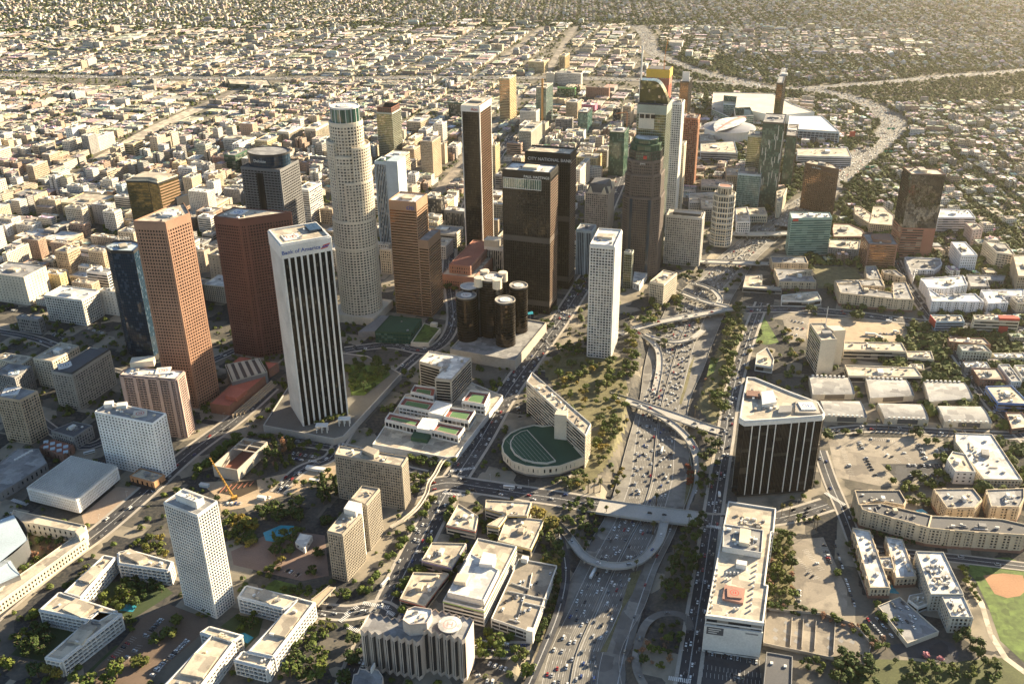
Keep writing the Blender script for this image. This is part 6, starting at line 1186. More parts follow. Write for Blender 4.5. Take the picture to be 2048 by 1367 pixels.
# ---------------------------------------------------------------- arena district
c = G(*q1('d7', 1185, 750), 30); gx = G(*q1('d7', 905, 745), 30); r_ = math.hypot(gx[0] - c[0], gx[1] - c[1])
b = Bd('oval_arena', ring(c, r_, 36), 0, 'round arena with grey disc roof crossed by a white lens and red stripe', 'arena'); b.solid('drum', ring(c, r_ * .96, 40), 0, 24, WHITE); rf = MB(); n = 40
for (r0, z0, r1, z1) in ((1, 25, .78, 29), (.78, 29, .45, 33), (.45, 33, .01, 35)):
    A_, B_ = ring(c, r_ * r0, n), ring(c, r_ * r1, n)
    for k in range(n): j = (k + 1) % n; rf.face([(*A_[k], z0), (*A_[j], z0), (*B_[j], z1), (*B_[k], z1)])
b.part('disc_roof', rf, paint('arena_grey', (.26, .27, .30))); rim = MB(); rim.wall(ring(c, r_ * 1.005, n), 22.5, 25.4); b.part('roof_rim', rim, WHITE)
ln_, st_ = MB(), MB(); A1, A2 = G(*q1('d7', 1310, 655), 34), G(*q1('d7', 1000, 815), 34); ax = math.atan2(A1[1] - A2[1], A1[0] - A2[0]); LL = math.hypot(A1[0] - A2[0], A1[1] - A2[1]) / 2
def arch(mb, wmax, zt, lens=True):
    for k in range(16):
        q = []
        for kk, s_ in ((k, -1), (k, 1), (k + 1, 1), (k + 1, -1)):
            u = kk / 8 - 1; v = s_ * wmax * ((1 - u * u) if lens else .55 + .45 * u); z = zt + 6 * (1 - u * u); q.append((c[0] + math.cos(ax) * u * LL - math.sin(ax) * v, c[1] + math.sin(ax) * u * LL + math.cos(ax) * v, z))
        mb.face(q[::-1])
arch(ln_, r_ * .5, 30.6); arch(st_, r_ * .13, 31.2, False); b.part('roof_lens', ln_, RWHITE); b.part('roof_stripe', st_, paint('arena_red', (.55, .25, .21))); lm('the round arena', 1450, 250)
P, h = roofpoly('a5', [(1060, 195), (1045, 295), (1440, 320), (1305, 200)], None, 1, 26., rect=False); b = Bd('white_exhibition_hall', P, 0, 'huge flat white-roofed exhibition hall beside the freeway bend', 'exhibition hall'); b.shell(P, 0, h, sty(9, 5, 1, 1, .5, 2, 4), PALEB, GBL); b.roof(P, h, paint('bright_roof', (.75, .73, .68)), 1.5, WHITE); lm('the white exhibition hall', 1625, 250)
P, h = roofpoly('a5', [(480, 20), (470, 120), (620, 130), (950, 200), (1250, 170), (1080, 110), (940, 30)], None, 1, 24., rect=False); b = Bd('cream_exhibition_hall', P, 0, 'vast pale cream exhibition hall behind the round arena with teal glass entrance', 'exhibition hall'); b.solid('wall', P, 0, h, WHITE); b.roof(P, h, paint('cream_roof', (.62, .54, .43)), 1.5, WHITE); b.shell([G(*v, 38) for v in Q('a5', [(560, 40), (560, 105), (650, 110), (660, 50)])], 0, 38, ST_CURT, PALEB, GT); b.shell([G(*v, 20) for v in Q('a5', [(470, 140), (600, 200), (650, 150), (560, 110)])], 0, 20, ST_CURT, PALEB, GT); b.shell([G(*v, 30) for v in Q('a5', [(640, 135), (650, 195), (790, 190), (760, 130)])], 0, 30, ST_CURT, WHITE, GT)
for i, (pts, h, m_, lab) in enumerate((([(385, 410), (385, 470), (665, 480), (640, 390)], 18, PALEB, 'wide grey entertainment hall in front of the arena, left'), ([(1120, 450), (1120, 500), (1530, 510), (1500, 440)], 20, WHT2, 'wide pale entertainment hall with banner windows right of the green towers'), ([(380, 340), (380, 390), (500, 390), (480, 335)], 14, GREYC, 'small plaza building with red sign under the arena edge'), ([(580, 590), (580, 650), (720, 650), (710, 590)], 22, TAN, 'tan mid-rise left of the teal low tower'), ([(300, 790), (300, 850), (520, 850), (500, 780)], 20, WHT2, 'white parking structure left of the octagonal tower'), ([(380, 820), (390, 900), (500, 900), (520, 830)], 24, GREYC, 'grey-green office behind the octagonal tower'), ([(390, 680), (390, 730), (640, 740), (620, 680)], 10, CREAM, 'low cream parking structure below the tan mid-rise'), ([(650, 900), (660, 1000), (760, 1000), (740, 890)], 20, WHT2, 'white mid-rise right of the octagonal tower'), ([(740, 900), (760, 950), (890, 950), (870, 895)], 14, CREAM, 'cream low block above the freeway bridge'), ([(960, 770), (965, 850), (990, 850), (1040, 745)], 30, CREAM, 'narrow cream slab at the foot of the dark green tower'))):
    P = [G(*v, h) for v in Q('a5', pts)]; simple('arena_district_block', lab, P, h, ST_BANDS if i < 2 else ST_GRID, m_, GBL, RTAN, 5, 'building', .2)
x, y = G(*q1('a5', 1530, 380), 0); r = bpy.data.objects.new('billboard', None); COL.objects.link(r); r.location = (x, y, 0); tag(r, 'red billboard on a post beside the exhibition hall', 'billboard'); k = MB(); k.bar((x, y, 0), (x, y, 8), .6); k.build('post', STEEL, r, (x, y, 0)); k = MB(); k.box(x, y, 8, 13, 1, 12); k.build('panel', REDP, r, (x, y, 0))
for i, (u, v, lab) in enumerate(((1830, 292, 'green road sign gantry on the freeway bend, upper'), (1810, 465, 'green road sign gantry on the freeway bend, middle'), (1670, 583, 'green road sign gantry on the freeway bend, lower'))):
    x, y = G(*q1('a5', u, v), 9); r = bpy.data.objects.new('sign_gantry', None); COL.objects.link(r); r.location = (x, y, 0); tag(r, lab, 'road sign', 'gantries over the freeway'); k = MB(); [k.bar((x + d, y, 0), (x + d, y, 10), .3) for d in (-10, 10)]; k.bar((x - 10, y, 9.6), (x + 10, y, 9.6), .3); k.build('frame', STEEL, r, (x, y, 0)); k = MB(); [k.box(x + d, y - .5, 6.5, 8, .3, 4.5) for d in (-5, 5)]; k.build('panel', paint('sign_green', (.02, .22, .13)), r, (x, y, 0))
# ---------------------------------------------------------------- other towers and mid-rises of the old centre: roof pixels (left, near corner x, y, right), foot row
MS = [  # lx, fx, fy, rx, by, style, colour, glass, description
 (252, 314, 366, 356, None, 'T', GGO, 'gold mirror'), ]
P = [G(*v, 205) for v in Q('d2', [(490, 900), (790, 900), (920, 930), (1200, 830), (740, 790)])]
b = Bd('gold_mirror_tower', P, 0, 'gold mirrored glass tower with a striped right wing behind the tan-brown granite tower', 'skyscraper'); b.shell(P[:4] + [P[4]], 0, 205, sty(9, 3.9, .2, .3, .15, .3, 2.5, pier=False), DARK, GGO); b.roof(P, 205, RTAN, 2, CREAM); q = inset(P, 5); b.solid('rooftop_penthouse', q, 205, 209, RTAN)
sb = MB(); a, c_ = P[2], P[3]; L = math.hypot(c_[0] - a[0], c_[1] - a[1]); t = ((c_[0] - a[0]) / L, (c_[1] - a[1]) / L)
for k in range(50): sb.slab(a, t, (t[1], -t[0]), 2, L, .1, .5, 2 + k * 4, 3.7 + k * 4)
b.part('side_band', sb, MATS['bronze_panel']); lm('the gold mirrored tower', 300, 390)
P = [G(*v, 176) for v in [(211, 492.6), (217, 500), (225, 503), (267, 504.3), (284, 489), (262, 483), (228, 484)]]; h = height((217, 500), (257, 709)); P = [G(*v, h) for v in [(211, 492.6), (214, 498), (222, 503), (267, 504.3), (284, 489), (262, 483), (228, 484)]]
b = Bd('navy_glass_tower', P, 0, 'navy black glass tower with rounded corner beside the tan-brown granite tower', 'skyscraper'); b.shell(P, 0, h, sty(3, 3.9, .1, .25, .08, .3, 2.5), DARK, GBL); b.roof(P, h, PALEB, 2, DARK); b.clutter(P, h, 5, pent=.4); b.sign('AECOM', P[5], P[6], h - 1, 5, WHITE, .5, .6) if False else None
sx = MB(); tx0 = MB(); b.box('sign_backing', *lerp(P[5], P[6], .5), h + 2.2, 24, .5, .4, DARK, R(160)); b.sign('AECOM', lerp(P[6], P[5], .0), lerp(P[6], P[5], 1.), h + 2.7, 5.5, WHITE, .5, -1); lm('the navy glass tower', 250, 600)
P = gridbox(481.6, 559.5, 341.3, 597, 196.); b = Bd('dark_stepped_tower', P, 0, 'dark tower with banded walls and an elliptical lettered glass crown', 'skyscraper'); GRN = paint('grey_granite', (.15, .15, .155), .5)
b.shell(P, 0, 196, sty(5.5, 3.95, 1.0, 2.0, .5, 2, 3), GRN, GB); b.roof(P, 196, RDARK, 1.4, GRN); c = cen(P); k1, k2 = math.hypot(P[1][0] - P[0][0], P[1][1] - P[0][1]) * .5, math.hypot(P[2][0] - P[1][0], P[2][1] - P[1][1]) * .46
el = [(c[0] + EA[0] * math.cos(q) * k1 + EB[0] * math.sin(q) * k2, c[1] + EA[1] * math.cos(q) * k1 + EB[1] * math.sin(q) * k2) for q in [i * math.pi / 14 for i in range(28)]]; b.shell(el, 196, 215, sty(3, 3.9, .15, .4, .12, 0, 2), DARK, GBL, name='crown'); b.roof(el, 215, RGREY, 1.2, DARK)
rc = MB(); a, c_ = P[0], P[1]; L = math.hypot(c_[0] - a[0], c_[1] - a[1]); rc.slab(a, EA, (-EB[0], -EB[1]), L * .38, L * .56, 0, .62, 0, 190); b.part('glass_recess', rc, GB); fa = vadd(vadd(cen(P), EB, -k2 - .6), EA, -14); b.sign('Deloitte', fa, vadd(fa, EA, 28), 205, 6, WHITE, .5, .5); lm('the dark elliptical-crowned tower', 530, 400)
OCR = paint('ochre_stone', (.55, .44, .26)); WST = paint('warm_white', (.66, .62, .55)); YEL = paint('yellow_plaster', (.58, .45, .24))
TW = [(592, 617, 381, 642.7, 455, ST_BANDS, WST, GD, 'white striped office tower'), (752.5, 784, 227, 801.5, 322, ST_CURT, SAGE, GOL, 'olive glass tower with unfinished rust-brown top floors'), (841, 864, 284, 880.6, 358, ST_FINE, TAN, GD, 'tan and black apartment tower'), (998.5, 1019, 158, 1032, 241, ST_BANDS, OCR, GBR, 'tall plain sand-coloured slab tower'),
      (1072, 1092, 176, 1106, 250, ST_CURT, GREYC, GG, 'grey-green tower with an orange hoist'), (1219, 1249, 266, 1258, 353, ST_CURT, GREENR, GG, 'emerald glass tower'), (1156, 1175, 225, 1185, 267, ST_CURT, DARK, GT, 'dark teal mid-rise tower'), (1038, 1062, 264, 1084, 312, ST_FINE, SAGE, GD, 'sage twin-slab tower'),
      (1040, 1072, 224, 1079, 262, ST_FINE, WST, GD, 'white grid apartment block'), (813, 841, 245, 857, 276, ST_GRID, TAN, GD, 'tan twin-slab block'), (969, 1006, 497.7, 1012, 543, ST_FINS, WST, GD, 'white finned office block')]
for i, (lx, fx, fy, rx, by, s_, fm, gm, d) in enumerate(TW):
    P, h = gbb(lx, fx, fy, rx, by); b = simple('tower', None, P, h, s_, fm, gm, (RWHITE, RTAN, RGREY)[i % 3], 4, 'tower', .35, group='secondary towers of the centre'); auto(b.r, d, *cen(P), h * .6)
    if i == 1: b.shell(inset(P, 2), h, h + 12, sty(4, 4, .8, .6, .3, 1, 1), TERRA, DARK, name='unfinished_frame')
    if i == 4: k = MB(); k.slab(P[0], EA, (-EB[0], -EB[1]), 14, 19, .3, 2, 0, h + 22); b.part('hoist', k, paint('hoist_orange', (.5, .27, .1)))
    if i == 10: b.box('rooftop_penthouse', *lerp(cen(P), P[3], .3), h, 24, 18, 12, CREAM)
# pale tower with windowless white fin wall
P, h = gbb(749, 772, 325, 787, 500); b = simple('finned_tower', 'dark grey tower with a tall blank white wall on its right, behind the bronze tower', P, h, ST_FINS, PALEB, GD, GREENR, 2, 'tower', .3); q = [vadd(P[1], EA, .6), vadd(P[1], EA, 20), vadd(vadd(P[1], EA, 20), EB, 34), vadd(vadd(P[1], EA, .6), EB, 34)]; b.solid('blank_wing', q, 0, h + 3, PALEB); mark(q, 2); lm('the blank-walled grey tower', 780, 400)
# central library: stepped pink block
P, h = gbb(884, 948, 556, 1000, 582); b = simple('stepped_library', 'pinkish stepped library block behind the cylinder hotel', P, h, ST_PUNCH, PINK, GD, RTAN, 3, 'library', 0); q = inset(P, 9); b.shell(q, h, h + 14, sty(4, 5, 2.2, 2.4, .4, 2, 3), PINK, GD); b.roof(q, h + 14, TERRA, 1, PINK)
V = lambda *a: a
MID = [V(554, 577, 265, 604, 300, ST_FINS, CREAM, 'fin-walled tan office block, left of two'), V(609, 631, 259, 663, 294, ST_FINS, CREAM, 'fin-walled cream office block, right of two'), V(509, 534, 283, 562, 314, ST_GRID, OCR, 'sunlit ochre block'), V(446, 497, 281, 512, 306, ST_GRID, WST, 'white block with blue-shaded grid front'), V(584, 600, 240, 607, 254, ST_GRID, WST, 'small white block'), V(616, 633, 233, 638, 245, ST_WALL, TAN, 'plain sandy cube'),
 V(224, 234.5, 291, 246, 314, ST_BANDS, WST, 'white striped slab'), V(248, 266, 289, 285, 319, ST_BANDS, OCR, 'ochre striped slab'), V(345.5, 361, 306, 368, 329, ST_GRID, WST, 'bright white narrow block'), V(344, 359, 327, 372, 351, ST_GRID, OCR, 'cream block with dark window column'), V(391, 410, 290, 422, 322, ST_GRID, SAGE, 'shaded grid block with sunlit cream side'), V(422, 434, 294, 438, 312, ST_GRID, PALEB, 'blue-grey grid block'), V(374, 391, 319, 408, 336, ST_GRID, WST, 'cream low block with blank sunlit side'), V(425, 448, 316, 452, 341, ST_GRID, PINK, 'pink brick block'), V(448, 470, 312, 500, 352, ST_BANDS, GREENR, 'dark green glass block'),
 V(204, 223, 360, 233, 389, ST_GRID, WST, 'white windowed slab'), V(231, 243, 371, 254, 406, ST_GRID, PALEB, 'pale grey slab'), V(123, 189, 412, 233, 438, ST_GRID, YEL, 'big yellow palazzo block'), V(129, 162.6, 418, 174.5, 458, ST_GRID, CREAM, 'cream block half in shade'), V(205, 228.5, 425, 241.8, 463, ST_GRID, WST, 'white grid block'), V(29, 129, 484, 165.5, 496, ST_GRID, TAN, 'long low tan block'), V(181.6, 219.7, 476, 229, 491, ST_APT, CREAM, 'low cream block'), V(26, 67.4, 393, 94, 413, ST_WALL, TAN, 'plain beige block with dark glass corner'), V(31, 64.5, 452, 82, 472, ST_APT, WST, 'white old block'), V(82, 113, 432, 118, 441, ST_WALL, CREAM, 'low plain cream shed'), V(88, 108, 462, 146, 480, ST_GRID, GREYC, 'grey block with dark roof edge'),
 V(-30, 47.4, 555.4, 92, 611, ST_WALL, CREAM, 'large blank cream block'), V(4, 12, 508, 56.6, 547, ST_APT, CREAM, 'cream block with diagonal shadow'), V(87, 118.5, 551, 132, 584, ST_WALL, YEL, 'plain yellow block'), V(86, 105, 522, 125, 542, ST_GRID, CREAM, 'small cream grid block'), V(109, 134, 505, 158, 547, ST_GRID, TAN, 'tan block with shaded front'), V(176, 205, 505, 218, 553, ST_GRID, TAN, 'beige block with dark side'), V(88, 163, 601, 198, 651, sty(4.2, 3.8, 1.2, 1.5, .5, 1.5, 2.5), WST, 'big white L-shaped office with rows of dark windows'), V(198, 232, 585, 241, 632, ST_WALL, WST, 'blank white annex'), V(33, 76, 640, 86, 668, ST_GRID, GREYC, 'dark shaded cube'),
 V(804.5, 828, 299, 839.6, 329, ST_GRID, TAN, 'stone block with white blank side'), V(880, 889, 290, 894, 328, ST_WALL, TAN, 'narrow sunlit tan slab'), V(897, 912, 292, 922, 313, ST_GRID, WST, 'cream old block'), V(897, 924, 207, 929, 235, ST_CURT, GREENR, 'dark green glass slab'), V(983, 990, 292, 999, 357, ST_GRID, OCR, 'sunlit cream slab'), V(888, 928, 424, 936, 453, ST_FINS, GREYC, 'grey finned block'), V(855, 882, 400, 889, 451, ST_CURT, DARK, 'black cube tower'), V(861.6, 910, 470, 926, 498, ST_BANDS, CREAM, 'low block with pale framed roof'), V(870, 891, 492, 905.5, 519, ST_GRID, WST, 'white frame office'), V(760, 781, 501, 784, 548, ST_GRID, CREAM, 'cream slab partly hidden'),
 V(1057, 1088, 125, 1096, 146, ST_GRID, OCR, 'broad sandy hospital block'), V(1119, 1130, 112, 1139, 139, ST_FINS, OCR, 'tall sandy slab'), V(1110, 1162, 148, 1165, 171, ST_GRID, WST, 'white grid courthouse block'), V(1092, 1108, 147, 1111, 170, ST_WALL, CREAM, 'plain sandy tower'), V(1111, 1140.6, 240, 1147, 263, ST_GRID, GREYC, 'green-roofed block'), V(1132, 1155, 206, 1163, 242, ST_FINE, TAN, 'stepped tan apartment block'), V(1131, 1167, 264, 1172, 281, ST_WALL, PALEB, 'low blue-grey block'), V(1161, 1190, 211, 1195, 223, ST_WALL, paint('magenta_wall', (.5, .16, .25)), 'low block with magenta wall'), V(1172, 1218, 177, 1220, 197, ST_WALL, BRICK, 'wide brick-red block'), V(1115, 1150, 177, 1152, 193, ST_CURT, GREENP, 'bright green glass block'), V(1226, 1240, 219, 1244, 246, ST_CURT, DARK, 'small black tower'), V(1160, 1186, 290, 1189, 313, ST_GRID, SAGE, 'sage grid block'), V(1194, 1214, 302, 1218, 336, ST_GRID, GREYC, 'dark windowed block with pale side'), V(1152, 1194.5, 317, 1203, 351, ST_BALC, YEL, 'yellow balconied block'), V(1150, 1160, 340, 1180, 385, ST_GRID, WST, 'white-sided block'),
 V(841, 858, 256, 876, 273, ST_GRID, WST, 'white mid-rise'), V(1246, 1262, 214, 1268, 250, ST_GRID, TAN, 'tan block with a hoist'), V(700, 735, 338, 748, 372, ST_GRID, CREAM, 'cream block'), V(640, 664, 420, 672, 450, ST_GRID, TAN, 'brown stone block'), V(395, 420, 436, 432, 470, ST_BANDS, WST, 'white banded block'), V(404, 425, 470, 436, 500, ST_BANDS, GREYC, 'grey banded slab')]
for i, (lx, fx, fy, rx, by, s_, fm, d) in enumerate(MID):
    P, h = gbb(lx, fx, fy, rx, by); h = max(h, 7); b = simple('city_block', None, P, h, s_, fm, GD, (RWHITE, RTAN, RGREY, RTAN)[i % 4], 4 if fy > 300 else 2, 'building', .3, group='older buildings of the centre'); auto(b.r, d, *cen(P), h * .6)
crane('orange tower crane beside the green-crowned rose tower, far behind', *G(1253, 262), 0, 45, 30, R(200), MATS['crane_orange'])
b, P, h = lowblock('freeway_hall', 'low wide hall with green roof strip near the top left freeway', 'p', [(455, 158), (460, 168), (543, 172), (535, 160)], None, 1, None, h=12., fm=GREENR)
# ---------------------------------------------------------------- the rest of the city: nearest ones as things, the far carpet as one mass
rnd = random.Random(11)
PAL = [(.62, .56, .47), (.55, .48, .38), (.66, .62, .55), (.45, .36, .27), (.36, .25, .19), (.5, .5, .48), (.3, .29, .28), (.58, .46, .32), (.49, .41, .31), (.7, .68, .64)]
RPAL = [(.62, .58, .52), (.52, .46, .38), (.40, .37, .33), (.66, .64, .6), (.34, .31, .28), (.28, .25, .22), (.56, .48, .38), (.48, .40, .31)]
NAMEC = ['cream', 'tan', 'off-white', 'brown', 'dark brown', 'grey', 'dark grey', 'sandy', 'buff', 'white']
GF = paint
fmats = [paint('plaster_%s' % n.replace('-', '_').replace(' ', '_'), c) for n, c in zip(NAMEC, PAL)]
rmats = [RWHITE, RTAN, RGREY, RTAN, RWHITE]
# the long far freeways, laid first so that nothing is built on them
def farroad(name, px, wd, z=.4, zs=None):
    P = smooth([G(x, y) for x, y in px], 8); mb = MB(); ribbon(mb, P, -wd / 2, wd / 2, z); struct(name, mb, FWAY)
    A, B = offs(P, -wd / 2), offs(P, wd / 2)
    for i in range(len(P) - 1): mark([A[i], A[i + 1], B[i + 1], B[i]], 6)
    b_ = MB(); ribbon(b_, P, -.5, .5, z + .8); struct('median_barrier', b_, CONC); return P
FAR = [(farroad('freeway', [(1580, 455), (1618, 410), (1665, 362), (1708, 325), (1748, 293), (1775, 268), (1786, 248), (1774, 232), (1740, 212), (1695, 195), (1645, 184), (1590, 176)], 58), 58),
       (farroad('freeway', [(2300, 110), (2048, 141), (1900, 153), (1760, 166), (1600, 178), (1540, 176), (1450, 168), (1250, 160), (1000, 156), (600, 158), (300, 156), (0, 152), (-300, 150)], 42, .8), 42),
       (farroad('freeway', [(1520, 172), (1420, 150), (1330, 118), (1300, 96), (1294, 74), (1272, 50), (1232, 30), (1170, 8), (1120, -10)], 52), 52)]
for px, wd in (([(-60, 180), (60, 75), (160, 20), (230, -14)], 30), ([(0, 420), (120, 370), (330, 250), (430, 200), (500, 170)], 22), ([(640, 470), (690, 395), (780, 310)], 18), ([(1000, 120), (1060, 75), (1110, 35)], 22), ([(1090, 150), (1140, 70), (1165, 40)], 22), ([(200, 320), (300, 262), (400, 215)], 40), ([(860, 400), (930, 320), (980, 260), (1040, 190)], 20)):
    P = smooth([G(x, y) for x, y in px], 6); mb = MB(); ribbon(mb, P, -wd / 2, wd / 2, .25 + wd * .002); struct('road', mb, RTAN if wd == 40 else LOT)
    A, B = offs(P, -wd / 2), offs(P, wd / 2)
    for i in range(len(P) - 1): mark([A[i], A[i + 1], B[i + 1], B[i]], 3)
def fill_height(x, y):
    d = math.hypot(x + 350, y - 1750)
    k = rnd.random()
    if x < 250 and 1150 < y < 2300: return rnd.uniform(8, 16) if k < .45 else rnd.uniform(16, 32) if k < .8 else rnd.uniform(30, 52)
    if y < 3200: return rnd.uniform(4, 7.5) if k < .86 else rnd.uniform(9, 18)
    return rnd.uniform(4, 8) if k < .93 else rnd.uniform(9, 25)
far = MB(); far2 = MB(); cand = []
def inview(x, y, mgn=120):
    px, py = PX(x, y, 0); return -mgn < px < W + mgn and -60 < py < H + mgn
def handbuilt(x, y):
    px, py = PX(x, y, 0); return (py > 640 and not (px > 1900 and py < 850)) or (px > 640 and py > 545 and px < 1880) or (1380 < px < 1640 and py > 400)
def blockfill(u0, u1, v0, v1, ang, bu, bv, st_, lot, cond=None, nrow=2):
    ox = oy = 0
    ca, sa = math.cos(ang), math.sin(ang); u = u0
    while u < u1:
        v = v0
        while v < v1:
            cx_, cy_ = ox + ca * (u + bu / 2) - sa * (v + bv / 2), oy + sa * (u + bu / 2) + ca * (v + bv / 2)
            if inview(cx_, cy_) and (cond is None or cond(cx_, cy_)) and not handbuilt(cx_, cy_):
                # lots in two rows back to back
                rows = nrow if nrow == 4 or cy_ < 1750 or rnd.random() < .3 else 4; ru = (bu - st_) / rows; lot_ = lot if nrow == 4 else rnd.choice([(9, 18), (10, 26), lot, (26, 64)]) if cy_ > 1750 else rnd.choice([(10, 22), lot, lot, (26, 50)])
                for r_ in range(rows):
                    vv = v + st_ / 2
                    while vv < v + bv - st_ / 2 - 6:
                        l = min(rnd.uniform(*lot_), v + bv - st_ / 2 - vv)
                        if l < 7: break
                        a_, b_ = u + st_ / 2 + r_ * ru, vv; wu = ru * rnd.uniform(.72, .98); wv = l * rnd.uniform(.8, .98); vv += l
                        if rnd.random() < (.16 if nrow == 2 else .34) or handbuilt(ox + ca * (a_ + ru / 2) - sa * (b_ + l / 2), oy + sa * (a_ + ru / 2) + ca * (b_ + l / 2)): continue
                        mu, mv = a_ + ru / 2, b_ + l / 2
                        x, y = ox + ca * mu - sa * mv, oy + sa * mu + ca * mv
                        if any(taken(x + (ca * du - sa * dv), y + (sa * du + ca * dv)) for du in (-wu / 2, 0, wu / 2) for dv in (-wv / 2, 0, wv / 2)): continue
                        h = fill_height(x, y); h = min(h, 2.2 * min(wu, wv))
                        cand.append((x, y, wu, wv, h, ang, rnd.randrange(len(PAL)), rnd.randrange(len(RPAL))))
            v += bv
        u += bu
nearx = lambda x, y: x < 330 and y > 690
blockfill(-2600, 1500, 500, 2700, TH, 100, 175, 17, (12, 36), cond=lambda x, y: (x < 560 - max(0, 1500 - y) * .35 or y > 1750) and y < 3000 and not (x > 480 and y < 2050))
blockfill(-900, 2600, -800, 2600, R(-2), 95, 150, 18, (12, 26), nrow=4, cond=lambda x, y: x > 430 and 640 < y < 3000 and not (x < 720 and y > 1900 and y < 2450))
n_near = len(cand)
blockfill(-4200, 4200, 2700, 4000, R(-14), 120, 190, 22, (15, 55), cond=lambda x, y: y > 2950 and (x < 700 or y > 3300) and y < 4300 and x < 1500)
blockfill(-3600, 4600, 2600, 9500, R(-4), 80, 170, 18, (11, 18), nrow=4, cond=lambda x, y: y > 2950 and (x >= 700 or y > 4100) and y < 6800)
# individuals: the 300 showing largest
def showsize(c): 
    d2 = c[0] ** 2 + c[1] ** 2 + CH ** 2; return (c[2] * c[3] * .5 + (c[2] + c[3]) * c[4]) / d2 if inview(c[0], c[1], 0) else 0
order = sorted(range(len(cand)), key=lambda i: -showsize(cand[i])); N_IND = 215; ind = set(order[:N_IND])
def corners(x, y, wu, wv, ang):
    ca, sa = math.cos(ang), math.sin(ang); return [(x + ca * u - sa * v, y + sa * u + ca * v) for u, v in ((-wu / 2, -wv / 2), (wu / 2, -wv / 2), (wu / 2, wv / 2), (-wu / 2, wv / 2))]
STYS = [ST_APT, ST_GRID, ST_APT, sty(5, 3.9, 2, 1.8, .35, 1.5, 1.8), ST_WALL, ST_BANDS]
for i in order[:N_IND]:
    x, y, wu, wv, h, ang, ci, ri = cand[i]; P = corners(x, y, wu, wv, ang); s_ = STYS[(ci + ri) % 6] if h > 9 else (ST_WALL if ri % 2 else ST_APT)
    b = simple('city_building', None, P, h, s_, fmats[ci], GD, rmats[ri % 5], 3 + ri % 4, 'building', .3 if ri % 3 else 0, group='ordinary city buildings')
    sz = 'tall' if h > 30 else 'mid-height' if h > 15 else 'low'; auto(b.r, f"{sz} {'long ' if max(wu, wv) > 2 * min(wu, wv) else ''}{NAMEC[ci]} building, {('white', 'tan', 'grey', 'tan', 'white')[ri % 5]} roof", x, y, h / 2)
for i, (x, y, wu, wv, h, ang, ci, ri) in enumerate(cand):
    if i in ind: continue
    P = corners(x, y, wu, wv, ang); j = rnd.uniform(.85, 1.1); cw = tuple(v * j for v in PAL[ci]); cr_ = tuple(v * rnd.uniform(.8, 1.1) for v in RPAL[ri])
    mb = far if y < 3000 else far2
    if y >= 3000 and wv < 21:                                           # houses: hipped roofs
        mb.wall(P, 0, h * .7, cw, 1 if h > 9 else 0); q = inset(P, min(wu, wv) * .3); PC, qc = ccw(P), ccw(q)
        for k in range(4): mb.face([(*PC[k], h * .7), (*PC[(k + 1) % 4], h * .7), (*qc[(k + 1) % 4], h), (*qc[k], h)], None, tuple(v * .75 for v in cr_))
        mb.cap(q, h, tuple(v * .75 for v in cr_))
    elif h > 13 and rnd.random() < .5:                                  # two wings round a light well
        for u0, u1, v0, v1, hh in ((0, .36, 0, 1, h), (.64, 1, 0, 1, h - .3), (.36, .64, .3, .95, h * .93)):
            q = [lerp(lerp(P[0], P[1], u), lerp(P[3], P[2], u), v) for u, v in ((u0, v0), (u1, v0), (u1, v1), (u0, v1))]; mb.wall(q, 0, hh + .7, cw, 1); mb.cap(q, hh, cr_)
        mb.box(*lerp(P[0], P[2], .5), h * .93, 5, 4, 4, ang, cw)
    else:
        mb.wall(P, 0, h + .6, cw, 1); mb.cap(P, h, cr_); c = (x, y)
        if y < 3600:
            for k in range(rnd.randrange(1, 4)): mb.box(x + rnd.uniform(-.3, .3) * wu, y + rnd.uniform(-.3, .3) * wv, h, rnd.uniform(2, 5), rnd.uniform(2, 4), rnd.uniform(1, 2.6), ang, tuple(v * rnd.uniform(.7, 1.2) for v in cr_))
tag(far.build('city_buildings', [ROOFATTR, MATS['city_walls']]), 'carpet of low pale city buildings spreading behind the towers', 'buildings', kind='stuff')
tag(far2.build('distant_houses', [ROOFATTR, MATS['city_walls']]), 'distant warehouses and houses reaching to the hazy top of the frame', 'houses', kind='stuff')
print('fill', len(cand), n_near)
# ---------------------------------------------------------------- trees
def leafmat(name, col):
    m, t, b = base(name); g = nd(t, 'ShaderNodeNewGeometry').outputs['Position']; oi = nd(t, 'ShaderNodeObjectInfo').outputs['Random']
    c = mixcol(t, ramp(t, noise(t, .8, 2, g), .3, .7), tuple(v * .6 for v in col), tuple(v * 1.45 for v in col)); c = mixcol(t, math_(t, 'MULTIPLY', oi, .35), c, (.09, .10, .028)); c = mixcol(t, ramp(t, noise(t, .03, 2, g), .45, .75), c, (col[0] * 1.5, col[1] * 1.15, col[2] * .8))
    t.links.new(c, b.inputs['Base Color']); b.inputs['Roughness'].default_value = .8; b.inputs['Specular IOR Level'].default_value = .15
    try: b.inputs['Subsurface Weight'].default_value = 0
    except Exception: pass
    MATS[name] = m; return m
LEAF = {'dark': leafmat('leaf_dark', (.04, .066, .02)), 'mid': leafmat('leaf_mid', (.075, .108, .024)), 'olive': leafmat('leaf_olive', (.078, .10, .028)), 'gold': leafmat('leaf_gold', (.165, .145, .035)), 'bare': leafmat('leaf_bare', (.20, .12, .085)), 'palm': leafmat('leaf_palm', (.085, .085, .03)), 'red': leafmat('leaf_red', (.2, .06, .035)), 'pink': leafmat('leaf_pink', (.5, .22, .25))}
BARK = paint('bark', (.13, .095, .065))
